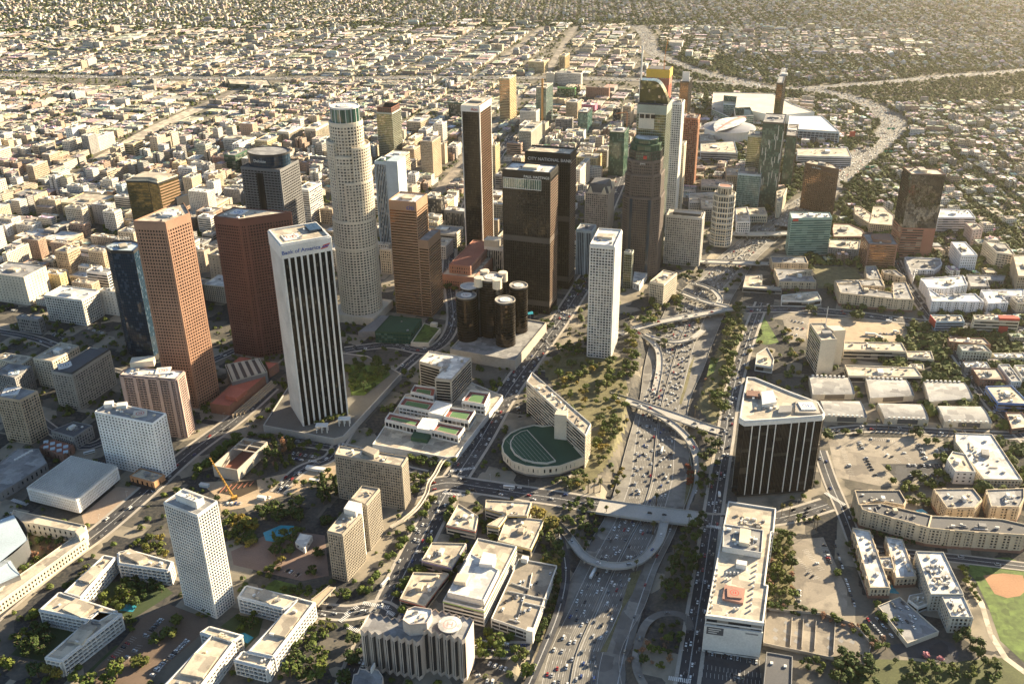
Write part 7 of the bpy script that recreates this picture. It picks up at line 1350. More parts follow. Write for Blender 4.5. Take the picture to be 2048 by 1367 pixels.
def crown_pts(rn, shape, n):
    lobes = [(0, 0, 0, 1.)]
    if shape == 'round': lobes = [(rn.uniform(-.5, .5), rn.uniform(-.5, .5), rn.uniform(-.25, .3), rn.uniform(.4, .62)) for _ in range(7)]
    if shape == 'cone': lobes = [(rn.uniform(-.1, .1), rn.uniform(-.1, .1), -.7 + k * .32, .62 - k * .1) for k in range(5)]
    if shape == 'wide': lobes = [(rn.uniform(-.7, .7), rn.uniform(-.7, .7), rn.uniform(-.1, .2), rn.uniform(.3, .5)) for _ in range(9)]
    out = []
    for _ in range(n):
        lx, ly, lz, r = rn.choice(lobes); v = Vector((rn.gauss(0, 1), rn.gauss(0, 1), rn.gauss(0, 1))).normalized(); k = r * rn.uniform(.72, 1.04)
        out.append((Vector((lx, ly, lz)) + v * k, v))
    return out, lobes
def crown_mesh(seed, shape, n=150, leaf=.23):
    rn = random.Random(seed); mb = MB(); pts, lobes = crown_pts(rn, shape, n)
    for p, v in pts:
        nrm = (v + Vector((rn.uniform(-.7, .7), rn.uniform(-.7, .7), rn.uniform(-.4, .9)))).normalized(); a = nrm.orthogonal().normalized(); b_ = nrm.cross(a); s_ = leaf * rn.uniform(.6, 1.3)
        mb.face([tuple(p + a * s_), tuple(p + b_ * s_ * .8), tuple(p - a * s_), tuple(p - b_ * s_ * .9)])
    for lx, ly, lz, r in lobes:                                         # inner shade so that the crown is not see-through everywhere
        r *= .62
        for a in range(5):
            for z0, z1, k0, k1 in ((-.8, 0, .6, 1), (0, .8, 1, .6)):
                f = lambda q, z, k: (lx + r * k * math.cos(q * 1.2566), ly + r * k * math.sin(q * 1.2566), lz + r * z); mb.face([f(a, z0, k0), f(a + 1, z0, k0), f(a + 1, z1, k1), f(a, z1, k1)])
        mb.face([(lx + r * .6 * math.cos(q * 1.2566), ly + r * .6 * math.sin(q * 1.2566), lz + r * .8) for q in range(5)])
    return mb
def palm_mesh(seed):
    rn = random.Random(seed); mb = MB()
    for k in range(26):
        a = k * 2.4; el = rn.uniform(-.9, 1.1); d = Vector((math.cos(a), math.sin(a), 0)); s_ = Vector((-math.sin(a), math.cos(a), 0)) * .16; p0 = Vector((0, 0, 0)); p1 = d * .55 + Vector((0, 0, .55 * math.sin(el))); p2 = d * 1. + Vector((0, 0, .35 * math.sin(el) - .35))
        mb.face([tuple(p0 - s_ * .4), tuple(p0 + s_ * .4), tuple(p1 + s_), tuple(p1 - s_)]); mb.face([tuple(p1 - s_), tuple(p1 + s_), tuple(p2)])
    return mb
def trunk_mesh(palm=False):
    mb = MB(); n = 7
    for z0, z1, r0, r1 in ((0, .45, .055, .04), (.45, 1, .04, .028)) if not palm else ((0, .1, .03, .018), (.1, 1, .018, .013)):
        for k in range(n):
            f = lambda q, z, r: (r * math.cos(q * 2 * math.pi / n), r * math.sin(q * 2 * math.pi / n), z); mb.face([f(k, z0, r0), f(k + 1, z0, r0), f(k + 1, z1, r1), f(k, z1, r1)])
    if not palm:
        for k in range(4): a = k * 1.7; mb.bar((0, 0, .5 + .06 * k), (.35 * math.cos(a), .35 * math.sin(a), .85 + .05 * k), .02)
    return mb
CROWN = {('round', i): crown_mesh(i, 'round') for i in range(4)}; CROWN.update({('cone', i): crown_mesh(10 + i, 'cone', 130) for i in range(2)}); CROWN.update({('wide', i): crown_mesh(20 + i, 'wide', 170, .2) for i in range(3)}); CROWN.update({('palm', i): palm_mesh(30 + i) for i in range(2)}); CROWN.update({('thin', i): crown_mesh(40 + i, 'round', 90, .13) for i in range(2)})
TRME = {False: trunk_mesh().mesh('trunk', BARK), True: trunk_mesh(True).mesh('trunk', BARK)}; CRME = {}
TREES = []                                                             # x, y, z, shape, colour, radius, height, described place
def addtree(x, y, shape, colr, r, hgt, where=''): TREES.append((x, y, zg(x, y), shape, colr, r, hgt, where))
def cluster(fr, pts, n, cols=('mid', 'dark', 'olive'), r=(3.2, 6), where='', shape=('round', 'wide'), hk=1.35, gap=.95):
    P = [G(x, y, 0) for x, y in Q(fr, pts)]; x0, x1 = min(p[0] for p in P), max(p[0] for p in P); y0, y1 = min(p[1] for p in P), max(p[1] for p in P); got = []; tr_ = 0
    while len(got) < n and tr_ < n * 40:
        tr_ += 1; x, y = rnd.uniform(x0, x1), rnd.uniform(y0, y1); rr_ = rnd.uniform(r[0] * .8, r[1] * 1.12)
        if not inpoly(P, x, y) or any((x - a) ** 2 + (y - b_) ** 2 < ((rr_ + c_) * gap * .8) ** 2 for a, b_, c_ in got): continue
        got.append((x, y, rr_)); addtree(x, y, rnd.choice(shape), rnd.choice(cols), rr_, rr_ * hk * rnd.uniform(1.1, 1.7), where)
def singles(fr, lst, colr='mid', r=5, shape='round', hk=1.5, where=''):
    for v in lst:
        hh = r * hk if shape != 'palm' else 17; x, y = G(*q1(fr, *v), hh * .7 if shape != 'palm' else hh); addtree(x, y, shape, colr, r * rnd.uniform(.88, 1.12), hh * rnd.uniform(.9, 1.1), where)
OL = ('olive', 'gold', 'mid', 'olive', 'mid', 'olive'); DK = ('dark', 'mid', 'dark'); MX = ('mid', 'dark', 'olive')
cluster('a4', [(850, 880), (1000, 840), (1400, 840), (1500, 900), (1500, 1080), (1000, 1070)], 40, OL, (3.5, 6.5), 'in the hotel garden'); cluster('a4', [(1000, 1080), (1490, 1080), (1500, 1300), (1300, 1367), (1120, 1200)], 25, OL, (3, 6))
cluster('a4', [(990, 720), (1190, 690), (1190, 800), (1000, 830)], 14, MX, (3, 5)); cluster('a4', [(1470, 580), (1560, 620), (1600, 780), (1560, 960), (1440, 990), (1500, 800)], 26, OL, (3, 5.5)); cluster('a4', [(1600, 430), (1750, 420), (1750, 520), (1600, 600)], 9, OL, (3.5, 6)); cluster('a4', [(1860, 330), (1944, 330), (1944, 440), (1860, 440)], 5, MX, (3.5, 6))
cluster('a4', [(750, 400), (1000, 380), (950, 470), (770, 510)], 8, DK, (3.5, 6)); cluster('a4', [(1060, 240), (1200, 210), (1150, 330), (1050, 400)], 9, MX, (3, 5)); cluster('a4', [(880, 560), (940, 570), (930, 610), (880, 600)], 3, DK, (4, 6)); cluster('a4', [(90, 240), (200, 250), (190, 330), (90, 310)], 7, DK, (4, 6))
cluster('a7', [(600, 420), (715, 415), (690, 690), (640, 800), (560, 720), (580, 560)], 26, MX, (4, 7.5)); cluster('a7', [(560, 760), (640, 800), (620, 1080), (560, 1270), (480, 1200), (540, 950)], 26, MX, (4, 7)); cluster('a7', [(440, 800), (520, 860), (470, 1150), (380, 1130)], 8, ('mid', 'bare'), (2.5, 4))
cluster('a7', [(200, 110), (400, 130), (390, 190), (210, 230)], 11, MX, (3.5, 5.5)); cluster('a7', [(0, 420), (100, 380), (230, 300), (240, 390), (110, 470), (0, 560)], 14, OL, (3.5, 6)); cluster('a7', [(70, 560), (190, 540), (130, 650), (60, 620)], 6, MX, (4, 6)); cluster('a7', [(350, 480), (410, 480), (390, 600), (340, 580)], 4, ('gold', 'olive'), (3, 5)); cluster('a7', [(60, 660), (130, 670), (120, 760), (60, 740)], 4, MX, (4, 6)); cluster('a7', [(480, 250), (700, 60), (860, 110), (700, 230), (560, 320)], 12, DK, (3, 5))
singles('a7', [(1590, 480)], 'dark', 9, 'wide', 1.3, 'the big round dark tree by the courtyard apartments'); singles('a7', [(1230, 430)], 'dark', 8, 'wide', 1.3); singles('a7', [(905, 430)], 'dark', 5.5, 'cone', 3.4); singles('a7', [(840, 610), (870, 960)], 'dark', 4, 'cone', 3); singles('a7', [(1050, 600), (1060, 655), (1155, 680), (760, 760), (835, 690), (740, 890), (915, 760), (1095, 780), (980, 990), (1130, 920)], 'gold', 4.5, 'round', 1.4); singles('a7', [(700, 480), (380, 470), (520, 1230), (360, 1310), (350, 1150)], 'palm', 2.8, 'palm')
cluster('c4', [(1060, 280), (1230, 60), (1430, -40), (1400, 120), (1250, 480), (1130, 540)], 26, OL, (3, 5.5)); cluster('c4', [(700, 720), (1000, 600), (1030, 740), (820, 810)], 12, OL, (2.5, 4.5)); cluster('c4', [(700, 1030), (1000, 870), (1150, 1000), (1130, 1100), (900, 1120)], 18, MX, (2.2, 4)); cluster('c4', [(1300, 740), (1440, 480), (1480, 500), (1400, 840)], 9, ('olive', 'gold'), (2, 3.4)); cluster('c4', [(700, 1150), (1200, 1130), (1230, 1280), (900, 1280)], 14, DK, (2, 3.6))
singles('c4', [(1040, 690), (1105, 685), (1178, 662), (1252, 905), (1838, 780), (1810, 1105), (1320, 510)], 'palm', 2.8, 'palm'); singles('b6', [(470, 930), (660, 1080), (762, 850), (800, 905), (600, 640), (872, 612), (628, 425), (240, 515), (100, 370), (145, 370), (193, 360)], 'palm', 2.8, 'palm'); singles('c4', [(430, 1060), (590, 1160)], 'gold', 9, 'wide', 1.6)
cluster('b7', [(1130, 190), (1300, 190), (1330, 560), (1330, 750), (1130, 770), (1110, 560)], 44, ('dark', 'olive', 'mid', 'olive', 'bare'), (3, 5.6)); cluster('b7', [(400, 330), (500, 130), (610, 50), (580, 420), (480, 700), (300, 700)], 34, DK, (3.5, 6)); cluster('b7', [(80, 1100), (300, 900), (420, 880), (440, 1000), (340, 1270), (20, 1200)], 24, ('dark', 'bare', 'mid'), (2.2, 4)); cluster('b6', [(960, 150), (1080, 130), (1090, 300), (960, 560), (940, 400)], 14, DK, (3.5, 6)); cluster('b6', [(850, 220), (905, 260), (900, 390), (855, 380)], 12, ('red',), (2, 3.2)); cluster('b6', [(880, 40), (1090, 60), (1100, 130), (900, 100)], 6, MX, (3, 5)); cluster('b6', [(1620, 680), (1880, 640), (1880, 700), (1640, 720)], 5, ('mid',), (2, 3.2)); singles('b6', [(1830, 640), (1850, 655), (1510, 575), (1580, 550), (1640, 550)], 'palm', 2.8, 'palm'); singles('b6', [(1830, 385), (1740, 490), (1650, 505)], 'mid', 3.4)
cluster('b5', [(1250, 290), (1330, 180), (1530, 110), (1480, 260), (1380, 380)], 14, DK, (2, 3.8)); cluster('b5', [(1010, 230), (1180, 200), (1210, 430), (1160, 620), (1090, 480)], 22, DK, (3.5, 6.5)); cluster('b5', [(1170, 520), (1200, 560), (1130, 880), (1010, 1060), (1000, 1040)], 16, DK, (2.5, 4.5)); cluster('b5', [(560, 1060), (750, 1090), (750, 1190), (560, 1200)], 7, ('mid',), (5, 7.5)); cluster('b5', [(830, 1140), (980, 1150), (950, 1290), (850, 1240)], 5, ('mid', 'olive'), (5, 7.5)); singles('b5', [(1040, 90), (1120, 150), (1120, 440)], 'gold', 7.5, 'wide', 1.5)
singles('b5', [(820, 1000), (660, 960), (220, 290), (30, 280), (85, 195), (160, 85), (205, 25), (345, 130), (385, 55), (190, 350), (140, 520), (80, 510), (30, 590), (10, 800), (710, 190), (730, 240), (690, 250), (440, 430), (460, 400), (570, 60), (600, 150)], 'mid', 4.6); cluster('b5', [(380, 440), (490, 380), (430, 540), (370, 620)], 10, DK, (2.5, 4)); cluster('b5', [(560, 150), (640, 90), (700, 220), (640, 280)], 9, ('mid', 'olive'), (2.5, 4))
cluster('b3', [(420, 70), (560, 40), (760, 50), (750, 170), (600, 180), (440, 130)], 18, DK, (4, 6.5)); cluster('b3', [(530, 330), (640, 260), (770, 240), (690, 420), (560, 430)], 14, ('dark', 'mid', 'olive'), (4, 6)); cluster('b3', [(180, 110), (330, 180), (460, 220), (430, 350), (190, 340)], 16, ('gold', 'dark', 'olive', 'mid'), (3.5, 6)); cluster('b3', [(440, 560), (600, 450), (640, 480), (540, 600)], 8, ('gold', 'olive', 'mid'), (3, 4.5)); singles('b3', [(875, 370), (825, 510), (940, 130), (720, 80)], 'dark', 7, 'wide', 1.2); singles('b3', [(545, 240)], 'mid', 3.4, 'cone', 4)
singles('b3', [(1200, 650), (1255, 650), (1275, 600), (1300, 555), (1320, 530), (1400, 405), (1440, 395), (1480, 335), (1500, 285), (1520, 275), (1570, 200), (1460, 690), (1495, 625), (1540, 580), (1580, 510), (1620, 490), (1650, 500), (1690, 360), (1510, 790)], 'mid', 4.6); cluster('b3', [(690, 1110), (860, 1110), (950, 1140), (880, 1367), (690, 1367), (640, 1250)], 12, ('mid', 'dark'), (5, 8)); cluster('b3', [(700, 1000), (800, 960), (960, 880), (1030, 930), (880, 1060), (720, 1090)], 24, ('olive', 'mid'), (1.8, 3.2)); singles('b3', [(1140, 1020), (1150, 1130), (1060, 1300), (1120, 1160)], 'dark', 7, 'wide'); cluster('b3', [(830, 720), (930, 620), (960, 640), (860, 770)], 12, ('mid', 'olive'), (1.6, 2.4)); cluster('b3', [(620, 670), (800, 640), (860, 680), (790, 740)], 9, ('mid', 'dark'), (2.4, 4)); cluster('b3', [(960, 690), (1130, 690), (1120, 740), (1000, 730)], 6, MX, (3, 5)); cluster('b3', [(230, 880), (430, 860), (420, 950), (300, 990)], 8, DK, (3, 5))
cluster('b1', [(750, 690), (950, 660), (970, 820), (780, 800)], 10, ('olive', 'dark', 'mid'), (3.5, 5.5)); cluster('b1', [(930, 590), (1200, 600), (1220, 680), (1000, 800)], 12, DK, (4, 6)); singles('b1', [(1312, 880), (1165, 1015), (1250, 985), (1060, 1185), (870, 1205), (1010, 1190)], 'olive', 6.5, 'wide', 1.2); cluster('b1', [(190, 210), (330, 190), (530, 270), (560, 320), (470, 440), (160, 560), (170, 430)], 36, ('olive', 'olive', 'mid', 'bare'), (2.8, 5)); cluster('b1', [(0, 630), (130, 640), (100, 720), (0, 760)], 6, OL, (4, 6)); cluster('b1', [(1010, 330), (1230, 280), (1240, 430), (1100, 410)], 10, OL, (3.5, 5.5)); cluster('b1', [(100, 1010), (320, 930), (400, 1000), (330, 1170), (120, 1180)], 16, DK, (4, 6)); cluster('b1', [(350, 1290), (440, 1290), (450, 1367), (340, 1367)], 5, ('gold', 'mid'), (4, 6)); cluster('b1', [(680, 1340), (880, 1320), (880, 1400), (680, 1420)], 5, ('mid',), (5, 7)); cluster('b1', [(220, 1270), (320, 1270), (300, 1340), (220, 1340)], 3, DK, (6, 8)); singles('b1', [(545, 1300), (240, 830), (60, 1190), (0, 1180)], 'mid', 6); cluster('b1', [(1480, 830), (1570, 800), (1560, 870), (1480, 880)], 6, OL, (1.8, 2.8)); cluster('b1', [(700, 560), (640, 500), (540, 580), (480, 660), (430, 680)], 6, ('olive',), (2, 3)); cluster('b1', [(1690, 90), (1780, 160), (1907, 200), (1900, 340), (1760, 300)], 14, ('gold', 'mid', 'dark'), (3.5, 6)); cluster('b1', [(950, 880), (1010, 870), (990, 980), (940, 960)], 5, DK, (3, 5))
singles('b2', [(1505, 960), (1550, 930), (1600, 900), (1640, 850), (1680, 820), (1720, 780), (1770, 760), (1790, 715)], 'mid', 7, 'round', 1.4, 'row'); cluster('b4', [(470, 920), (560, 780), (680, 830), (690, 960), (600, 1010), (500, 1000)], 16, ('dark', 'dark', 'bare'), (4, 6), shape=('cone', 'round'), hk=2.2); singles('b4', [(380, 700), (470, 720), (520, 720), (455, 580), (510, 520), (560, 490), (620, 440), (640, 420), (250, 710), (995, 830), (910, 800)], 'mid', 4.6)
cluster('b4', [(900, 1130), (1050, 1040), (1050, 1200), (930, 1260)], 14, ('dark',), (4, 6), shape=('cone', 'round'), hk=2); cluster('b4', [(1590, 1030), (1720, 1030), (1700, 1090), (1620, 1190)], 10, ('mid', 'olive'), (3.5, 6)); singles('b4', [(1770, 1190), (1725, 1250), (1690, 1300), (1900, 1260), (1920, 1200), (1880, 1320), (1870, 930), (1550, 225), (1925, 890)], 'mid', 5); cluster('b4', [(1590, 890), (1740, 900), (1810, 920), (1770, 980), (1600, 960)], 9, DK, (3, 5)); cluster('b4', [(700, 1100), (860, 1060), (1000, 1000), (1010, 1080), (800, 1180)], 12, ('olive', 'gold', 'mid'), (2.2, 4)); cluster('b4', [(450, 1040), (560, 1060), (620, 1120), (520, 1150)], 8, ('olive',), (1.8, 3))
P8 = len(TREES); cluster('b4', [(1110, 175), (1280, 165), (1430, 195), (1440, 260), (1250, 410), (1140, 410)], 26, DK, (4, 6.5)); cluster('b4', [(860, 600), (1000, 560), (1120, 510), (1130, 560), (960, 640), (880, 650)], 14, ('olive',), (3.5, 5))
for i in range(P8, len(TREES)): x, y, z, *r_ = TREES[i]; k = (CH - ZP) / CH; TREES[i] = (x * k, y * k, ZP, *r_)
cluster('b4', [(480, 130), (640, 110), (620, 160), (500, 170)], 6, ('olive',), (2.4, 3.4)); cluster('b4', [(640, 740), (760, 790), (860, 800), (700, 830)], 6, MX, (3, 5)); cluster('b4', [(1560, 700), (1620, 680), (1600, 760)], 0)
singles('a8', [(455, 845), (1130, 830)], 'dark', 9, 'wide', 1.2, 'street'); singles('a8', [(1280, 905), (1210, 908), (1110, 1150), (1060, 1225), (1115, 1260), (1040, 1270), (1200, 1230), (1260, 1240), (1280, 1020), (1340, 1020), (1330, 1050), (1290, 130), (1340, 140), (1380, 190), (1700, 630), (1650, 580), (1470, 60), (1500, 90), (1400, 90), (1770, 170), (1810, 190), (1860, 220), (1920, 220), (590, 830), (690, 830), (120, 80), (150, 130), (230, 140), (170, 250), (210, 260), (1100, 215), (1310, 285), (1420, 1000), (950, 1200), (920, 1110)], 'mid', 4.8); singles('a8', [(740, 770), (832, 750), (925, 762), (1080, 778), (1195, 782), (1297, 790), (1390, 788), (1490, 785), (1575, 800), (1425, 820)], 'palm', 3, 'palm'); cluster('a8', [(1130, 1200), (1370, 1180), (1380, 1260), (1140, 1270)], 8, DK, (4, 6))
cluster('b8', [(1330, 1010), (1420, 1010), (1510, 1120), (1480, 1200), (1330, 1090)], 14, DK, (4.5, 7)); cluster('b8', [(500, 1160), (700, 1170), (780, 1367), (480, 1367)], 26, DK, (3.5, 6)); cluster('b8', [(700, 1080), (840, 1070), (830, 1150), (740, 1160)], 7, ('mid', 'bare'), (3, 5)); singles('b8', [(772, 790), (895, 912), (930, 985), (830, 885), (790, 860), (492, 570), (1372, 535), (690, 960), (745, 1040)], 'mid', 4.6); singles('b8', [(1120, 1155), (1215, 1180)], 'pink', 3.4); cluster('b8', [(545, 380), (590, 380), (720, 660), (690, 690), (610, 520)], 18, ('mid', 'dark'), (1.8, 3)); cluster('b8', [(600, 160), (650, 280), (900, 350), (1240, 380), (1230, 400), (880, 380), (620, 300)], 20, DK, (2.2, 3.6)); cluster('b8', [(930, 60), (1150, 60), (1130, 120), (990, 110)], 12, ('olive', 'mid'), (2.6, 4)); cluster('b8', [(1390, 560), (1500, 780), (1480, 800), (1380, 640)], 10, ('olive', 'mid'), (2.4, 3.8)); cluster('b8', [(850, 1200), (1300, 1240), (1600, 1200), (1700, 1367), (900, 1367)], 26, ('dark', 'mid'), (2.6, 4.6)); cluster('b7', [(1120, 760), (1360, 760), (1560, 830), (1800, 900), (1960, 1000), (1900, 1010), (1550, 860), (1110, 800)], 22, ('dark', 'bare', 'mid'), (2.4, 4)); cluster('b7', [(1370, 1200), (1660, 1190), (1900, 1260), (1900, 1367), (1640, 1340), (1400, 1270)], 16, DK, (3, 5.5))
cluster('c6', [(1380, 930), (1500, 900), (1500, 980), (1400, 990)], 5, DK, (3.5, 5), shape=('cone',)); cluster('c6', [(1780, 1010), (1880, 1000), (1900, 1080), (1800, 1090)], 8, DK, (3.5, 5)); cluster('c6', [(1140, 940), (1260, 940), (1280, 1000), (1160, 1010)], 8, ('mid',), (3.5, 5))
cluster('a5', [(1120, 570), (1180, 600), (1150, 760), (1080, 740)], 16, MX, (4, 7)); cluster('a5', [(1450, 150), (1690, 230), (1750, 380), (1650, 480), (1540, 420), (1650, 330)], 40, MX, (4, 7)); cluster('a5', [(1440, 720), (1800, 780), (1900, 900), (1560, 880)], 40, MX, (4, 7)); cluster('a5', [(700, 900), (990, 900), (960, 980), (720, 990)], 14, MX, (4, 6)); cluster('a6', [(640, 200), (950, 280), (940, 400), (560, 400)], 30, MX, (4, 7)); cluster('a6', [(1280, 130), (1380, 140), (1400, 200), (1340, 220)], 7, ('gold',), (5, 8)); cluster('a5', [(1080, 60), (1250, 100), (1240, 140), (1090, 110)], 14, MX, (4, 6)); singles('a6', [(1690, 125)], 'dark', 13, 'wide', 1.2)
print('trees', len(TREES))
CN = {'dark': 'dark green', 'mid': 'green', 'olive': 'olive-brown', 'gold': 'golden-leaved', 'bare': 'pinkish bare', 'palm': 'tall', 'red': 'reddish', 'pink': 'pink-blossomed'}; SN = {'round': 'round-crowned tree', 'wide': 'spreading tree', 'cone': 'pointed conifer', 'palm': 'palm tree'}
torder = sorted(range(len(TREES)), key=lambda i: -(TREES[i][5] * TREES[i][6]) / (TREES[i][0] ** 2 + TREES[i][1] ** 2 + CH ** 2)); tind = torder[:300]; ts = set(tind)
for i in tind:
    x, y, z, shape, colr, r, hh, where = TREES[i]; s_ = 'thin' if colr == 'bare' and shape != 'palm' else shape; key = (s_, i % sum(1 for k in CROWN if k[0] == s_)); k2 = (*key, colr)
    if k2 not in CRME: CRME[k2] = CROWN[key].mesh('crown', LEAF[colr])
    o = bpy.data.objects.new('palm_tree' if shape == 'palm' else 'conifer' if shape == 'cone' else 'broadleaf_tree', None); COL.objects.link(o); o.location = (x, y, z); o.rotation_euler.z = i * 1.7
    t_ = bpy.data.objects.new('trunk', TRME[shape == 'palm']); COL.objects.link(t_); t_.parent = o; t_.scale = (hh, hh, hh * .85)
    c_ = bpy.data.objects.new('crown', CRME[k2]); COL.objects.link(c_); c_.parent = o; rz = r if shape == 'palm' else max(r * .8, hh * .42); c_.location = (0, 0, hh * .85 if shape == 'palm' else max(hh - rz, rz * .8)); c_.scale = (r, r, rz)
    tag(o, None, 'tree', 'street and garden trees'); auto(o, f'{CN[colr]} {SN[shape]}', x, y, z + hh * .6)
def merge(items):                                                      # many copies of template meshes in one object, by numpy
    V, L_, Mi, off = [], [], [], 0
    for mb, M, mi, ncol in items:
        v = np.array(mb.v, np.float32) @ M[:3, :3].T + M[:3, 3]; V.append(v)
        for f in mb.f: L_.append([k + off for k in f]); Mi.append(mi)
        off += len(v)
    me = bpy.data.meshes.new('m'); me.from_pydata(np.concatenate(V).tolist(), [], L_); me.polygons.foreach_set('material_index', np.array(Mi, np.int32)); return me
def xf(x, y, z, a, sx, sy, sz):
    c, s_ = math.cos(a), math.sin(a); return np.array([[c * sx, -s_ * sy, 0, x], [s_ * sx, c * sy, 0, y], [0, 0, sz, z]], np.float32)
items = []; lk = list(LEAF)
for i in torder[300:]:
    x, y, z, shape, colr, r, hh, where = TREES[i]; s_ = 'thin' if colr == 'bare' and shape != 'palm' else shape; key = (s_, i % sum(1 for k in CROWN if k[0] == s_)); rz = r if shape == 'palm' else max(r * .8, hh * .42)
    items.append((CROWN[key], xf(x, y, z + (hh * .85 if shape == 'palm' else max(hh - rz, rz * .8)), i * 1.7, r, r, rz), lk.index(colr), 0)); items.append((trunk_mesh(shape == 'palm'), xf(x, y, z, 0, hh, hh, hh * .85), len(lk), 0))
me = merge(items); me.name = 'tree_canopy'; [me.materials.append(LEAF[k]) for k in lk]; me.materials.append(BARK); o = bpy.data.objects.new('tree_canopy', me); COL.objects.link(o); tag(o, 'smaller trees and shrubs scattered between the nearer buildings and roads', 'trees', kind='stuff')
# far trees: rough little clumps, thick in the residential belts
clump = []
for sd_ in range(5):
    rn = random.Random(sd_); mb = MB()
    for k in range(16):
        v = Vector((rn.gauss(0, 1), rn.gauss(0, 1), abs(rn.gauss(0, .8)))).normalized() * rn.uniform(.55, 1); nrm = (v + Vector((0, 0, .5))).normalized(); a = nrm.orthogonal().normalized(); b_ = nrm.cross(a); s_ = rn.uniform(.4, .7); p = v + Vector((0, 0, .5))
        mb.face([tuple(p + a * s_), tuple(p + b_ * s_), tuple(p - a * s_), tuple(p - b_ * s_)])
    clump.append(mb)
CV = [np.array(mb.v, np.float32) for mb in clump]; VV = []; cnt = 0; MI = []
def scatter(n, cond, r, gen):
    global cnt
    k = 0; tr_ = 0
    while k < n and tr_ < n * 8:
        tr_ += 1; x, y = gen()
        if not inview(x, y, 60) or not cond(x, y) or taken(x, y): continue
        rr_ = rnd.uniform(*r); v = CV[rnd.randrange(5)] * np.array([rr_, rr_, rr_ * rnd.uniform(.8, 1.3)], np.float32) + np.array([x, y, zg(x, y) if y < 2000 else 0], np.float32); VV.append(v); MI.extend([rnd.choice((0, 0, 1, 1, 2))] * 16); k += 1
gen = lambda y0, y1: (lambda: (lambda y: (rnd.uniform(-.62, .62) * (y + 500), y))(rnd.uniform(y0, y1)))
scatter(11000, lambda x, y: x < 450 and (y > 1500 or rnd.random() < .5), (1.8, 4.4), gen(1000, 3600)); scatter(13000, lambda x, y: x > 480, (3, 6.5), gen(800, 3300)); scatter(11000, lambda x, y: x > 500 or y > 4000 or (y > 3500 and rnd.random() < .4), (3, 6.5), gen(3000, 4300)); scatter(24000, lambda x, y: True, (3.5, 7.5), gen(4000, 6900)); scatter(750, lambda x, y: not (PX(x, y)[0] > 1250 and PX(x, y)[1] > 560), (1.4, 3.4), gen(560, 1250))
V = np.concatenate(VV); nq = len(V) // 4; me = bpy.data.meshes.new('small_trees'); me.vertices.add(len(V)); me.vertices.foreach_set('co', V.ravel()); me.loops.add(len(V)); me.loops.foreach_set('vertex_index', np.arange(len(V), dtype=np.int32)); me.polygons.add(nq); me.polygons.foreach_set('loop_start', np.arange(nq, dtype=np.int32) * 4); me.polygons.foreach_set('material_index', np.array(MI, np.int32)); me.update(calc_edges=True)
for k in ('dark', 'mid', 'olive'): me.materials.append(LEAF[k])
o = bpy.data.objects.new('small_trees', me); COL.objects.link(o); tag(o, 'countless small trees along the streets and across the distant residential belts', 'trees', kind='stuff')
# ---------------------------------------------------------------- vehicles
rnd = random.Random(5)
def car_mesh(L, Wd, hb, hr, c0, c1):
    """body with bonnet, boot, tapered cabin roof and wheels; the glass round the cabin is a part of its own"""
    mb, gl = MB(), MB(); f = lambda x, y, z: (x, y, z)
    x0, x1, y1 = -L / 2, L / 2, Wd / 2; prof = [(x0, .35), (x0 + .05, hb * .92), (x0 + .25, hb), (x1 - .5, hb * .97), (x1 - .05, hb * .78), (x1, .35)]
    for i in range(len(prof) - 1):
        (a, za), (b_, zb_) = prof[i], prof[i + 1]; mb.face([f(a, -y1, za), f(b_, -y1, zb_), f(b_, y1, zb_), f(a, y1, za)][::1])
    for s_ in (-1, 1): q = [f(a, s_ * y1, z) for a, z in prof]; mb.face(q if s_ > 0 else q[::-1])
    r0, r1, yt = c0 + .45, c1 - .75, y1 * .8
    mb.face([f(r0, -yt, hr), f(r1, -yt, hr), f(r1, yt, hr), f(r0, yt, hr)])
    B_ = [(c0, -y1 * .96), (c1, -y1 * .96), (c1, y1 * .96), (c0, y1 * .96)]; T_ = [(r0, -yt), (r1, -yt), (r1, yt), (r0, yt)]
    for i in range(4): j = (i + 1) % 4; gl.face([(*B_[i], hb - .04), (*B_[j], hb - .04), (*T_[j], hr - .02), (*T_[i], hr - .02)])
    for wx in (-L * .31, L * .31):
        for s_ in (-1, 1):
            c_ = ring((wx, .34), .33, 8); mb.face([f(p[0], s_ * (y1 + .02), p[1]) for p in (c_ if s_ < 0 else c_[::-1])], None, (1, 1, 1), 1)
            for k in range(8): a, b_ = c_[k], c_[(k + 1) % 8]; mb.face([f(a[0], s_ * y1 * .8, a[1]), f(b_[0], s_ * y1 * .8, b_[1]), f(b_[0], s_ * (y1 + .02), b_[1]), f(a[0], s_ * (y1 + .02), a[1])], None, (1, 1, 1), 1)
    return mb, gl
KIND = {'car': car_mesh(4.5, 1.8, .92, 1.42, -1.75, .95), 'SUV': car_mesh(4.8, 1.95, 1.08, 1.75, -2.1, 1.0), 'van': car_mesh(5.4, 2.0, 1.15, 2.1, -2.5, 1.7)}
def truck(L, bus=False):
    mb, gl = MB(), MB(); w_ = 1.25
    if bus:
        mb.box(0, 0, .5, L, 2 * w_, 2.6); mb.box(0, 0, 3.1, L * .9, 1.6, .25); gl.box(0, 0, 1.7, L * .96, 2 * w_ + .04, .9)
    else:
        mb.box(-1.2, 0, 1.0, L - 3.2, 2 * w_, 2.6); mb.box(L / 2 - 1.1, 0, .6, 2.2, 2.1, 1.9); gl.box(L / 2 - .55, 0, 1.6, 1.14, 2.14, .7)
    for wx in (-L * .36, -L * .25, L * .36):
        for s_ in (-1, 1): mb.box(wx, s_ * (w_ - .2), 0, .95, .35, .95, 0, (1, 1, 1), 1)
    return mb, gl
KIND['box truck'] = truck(8.5); KIND['articulated truck'] = truck(17); KIND['bus'] = truck(12, True)
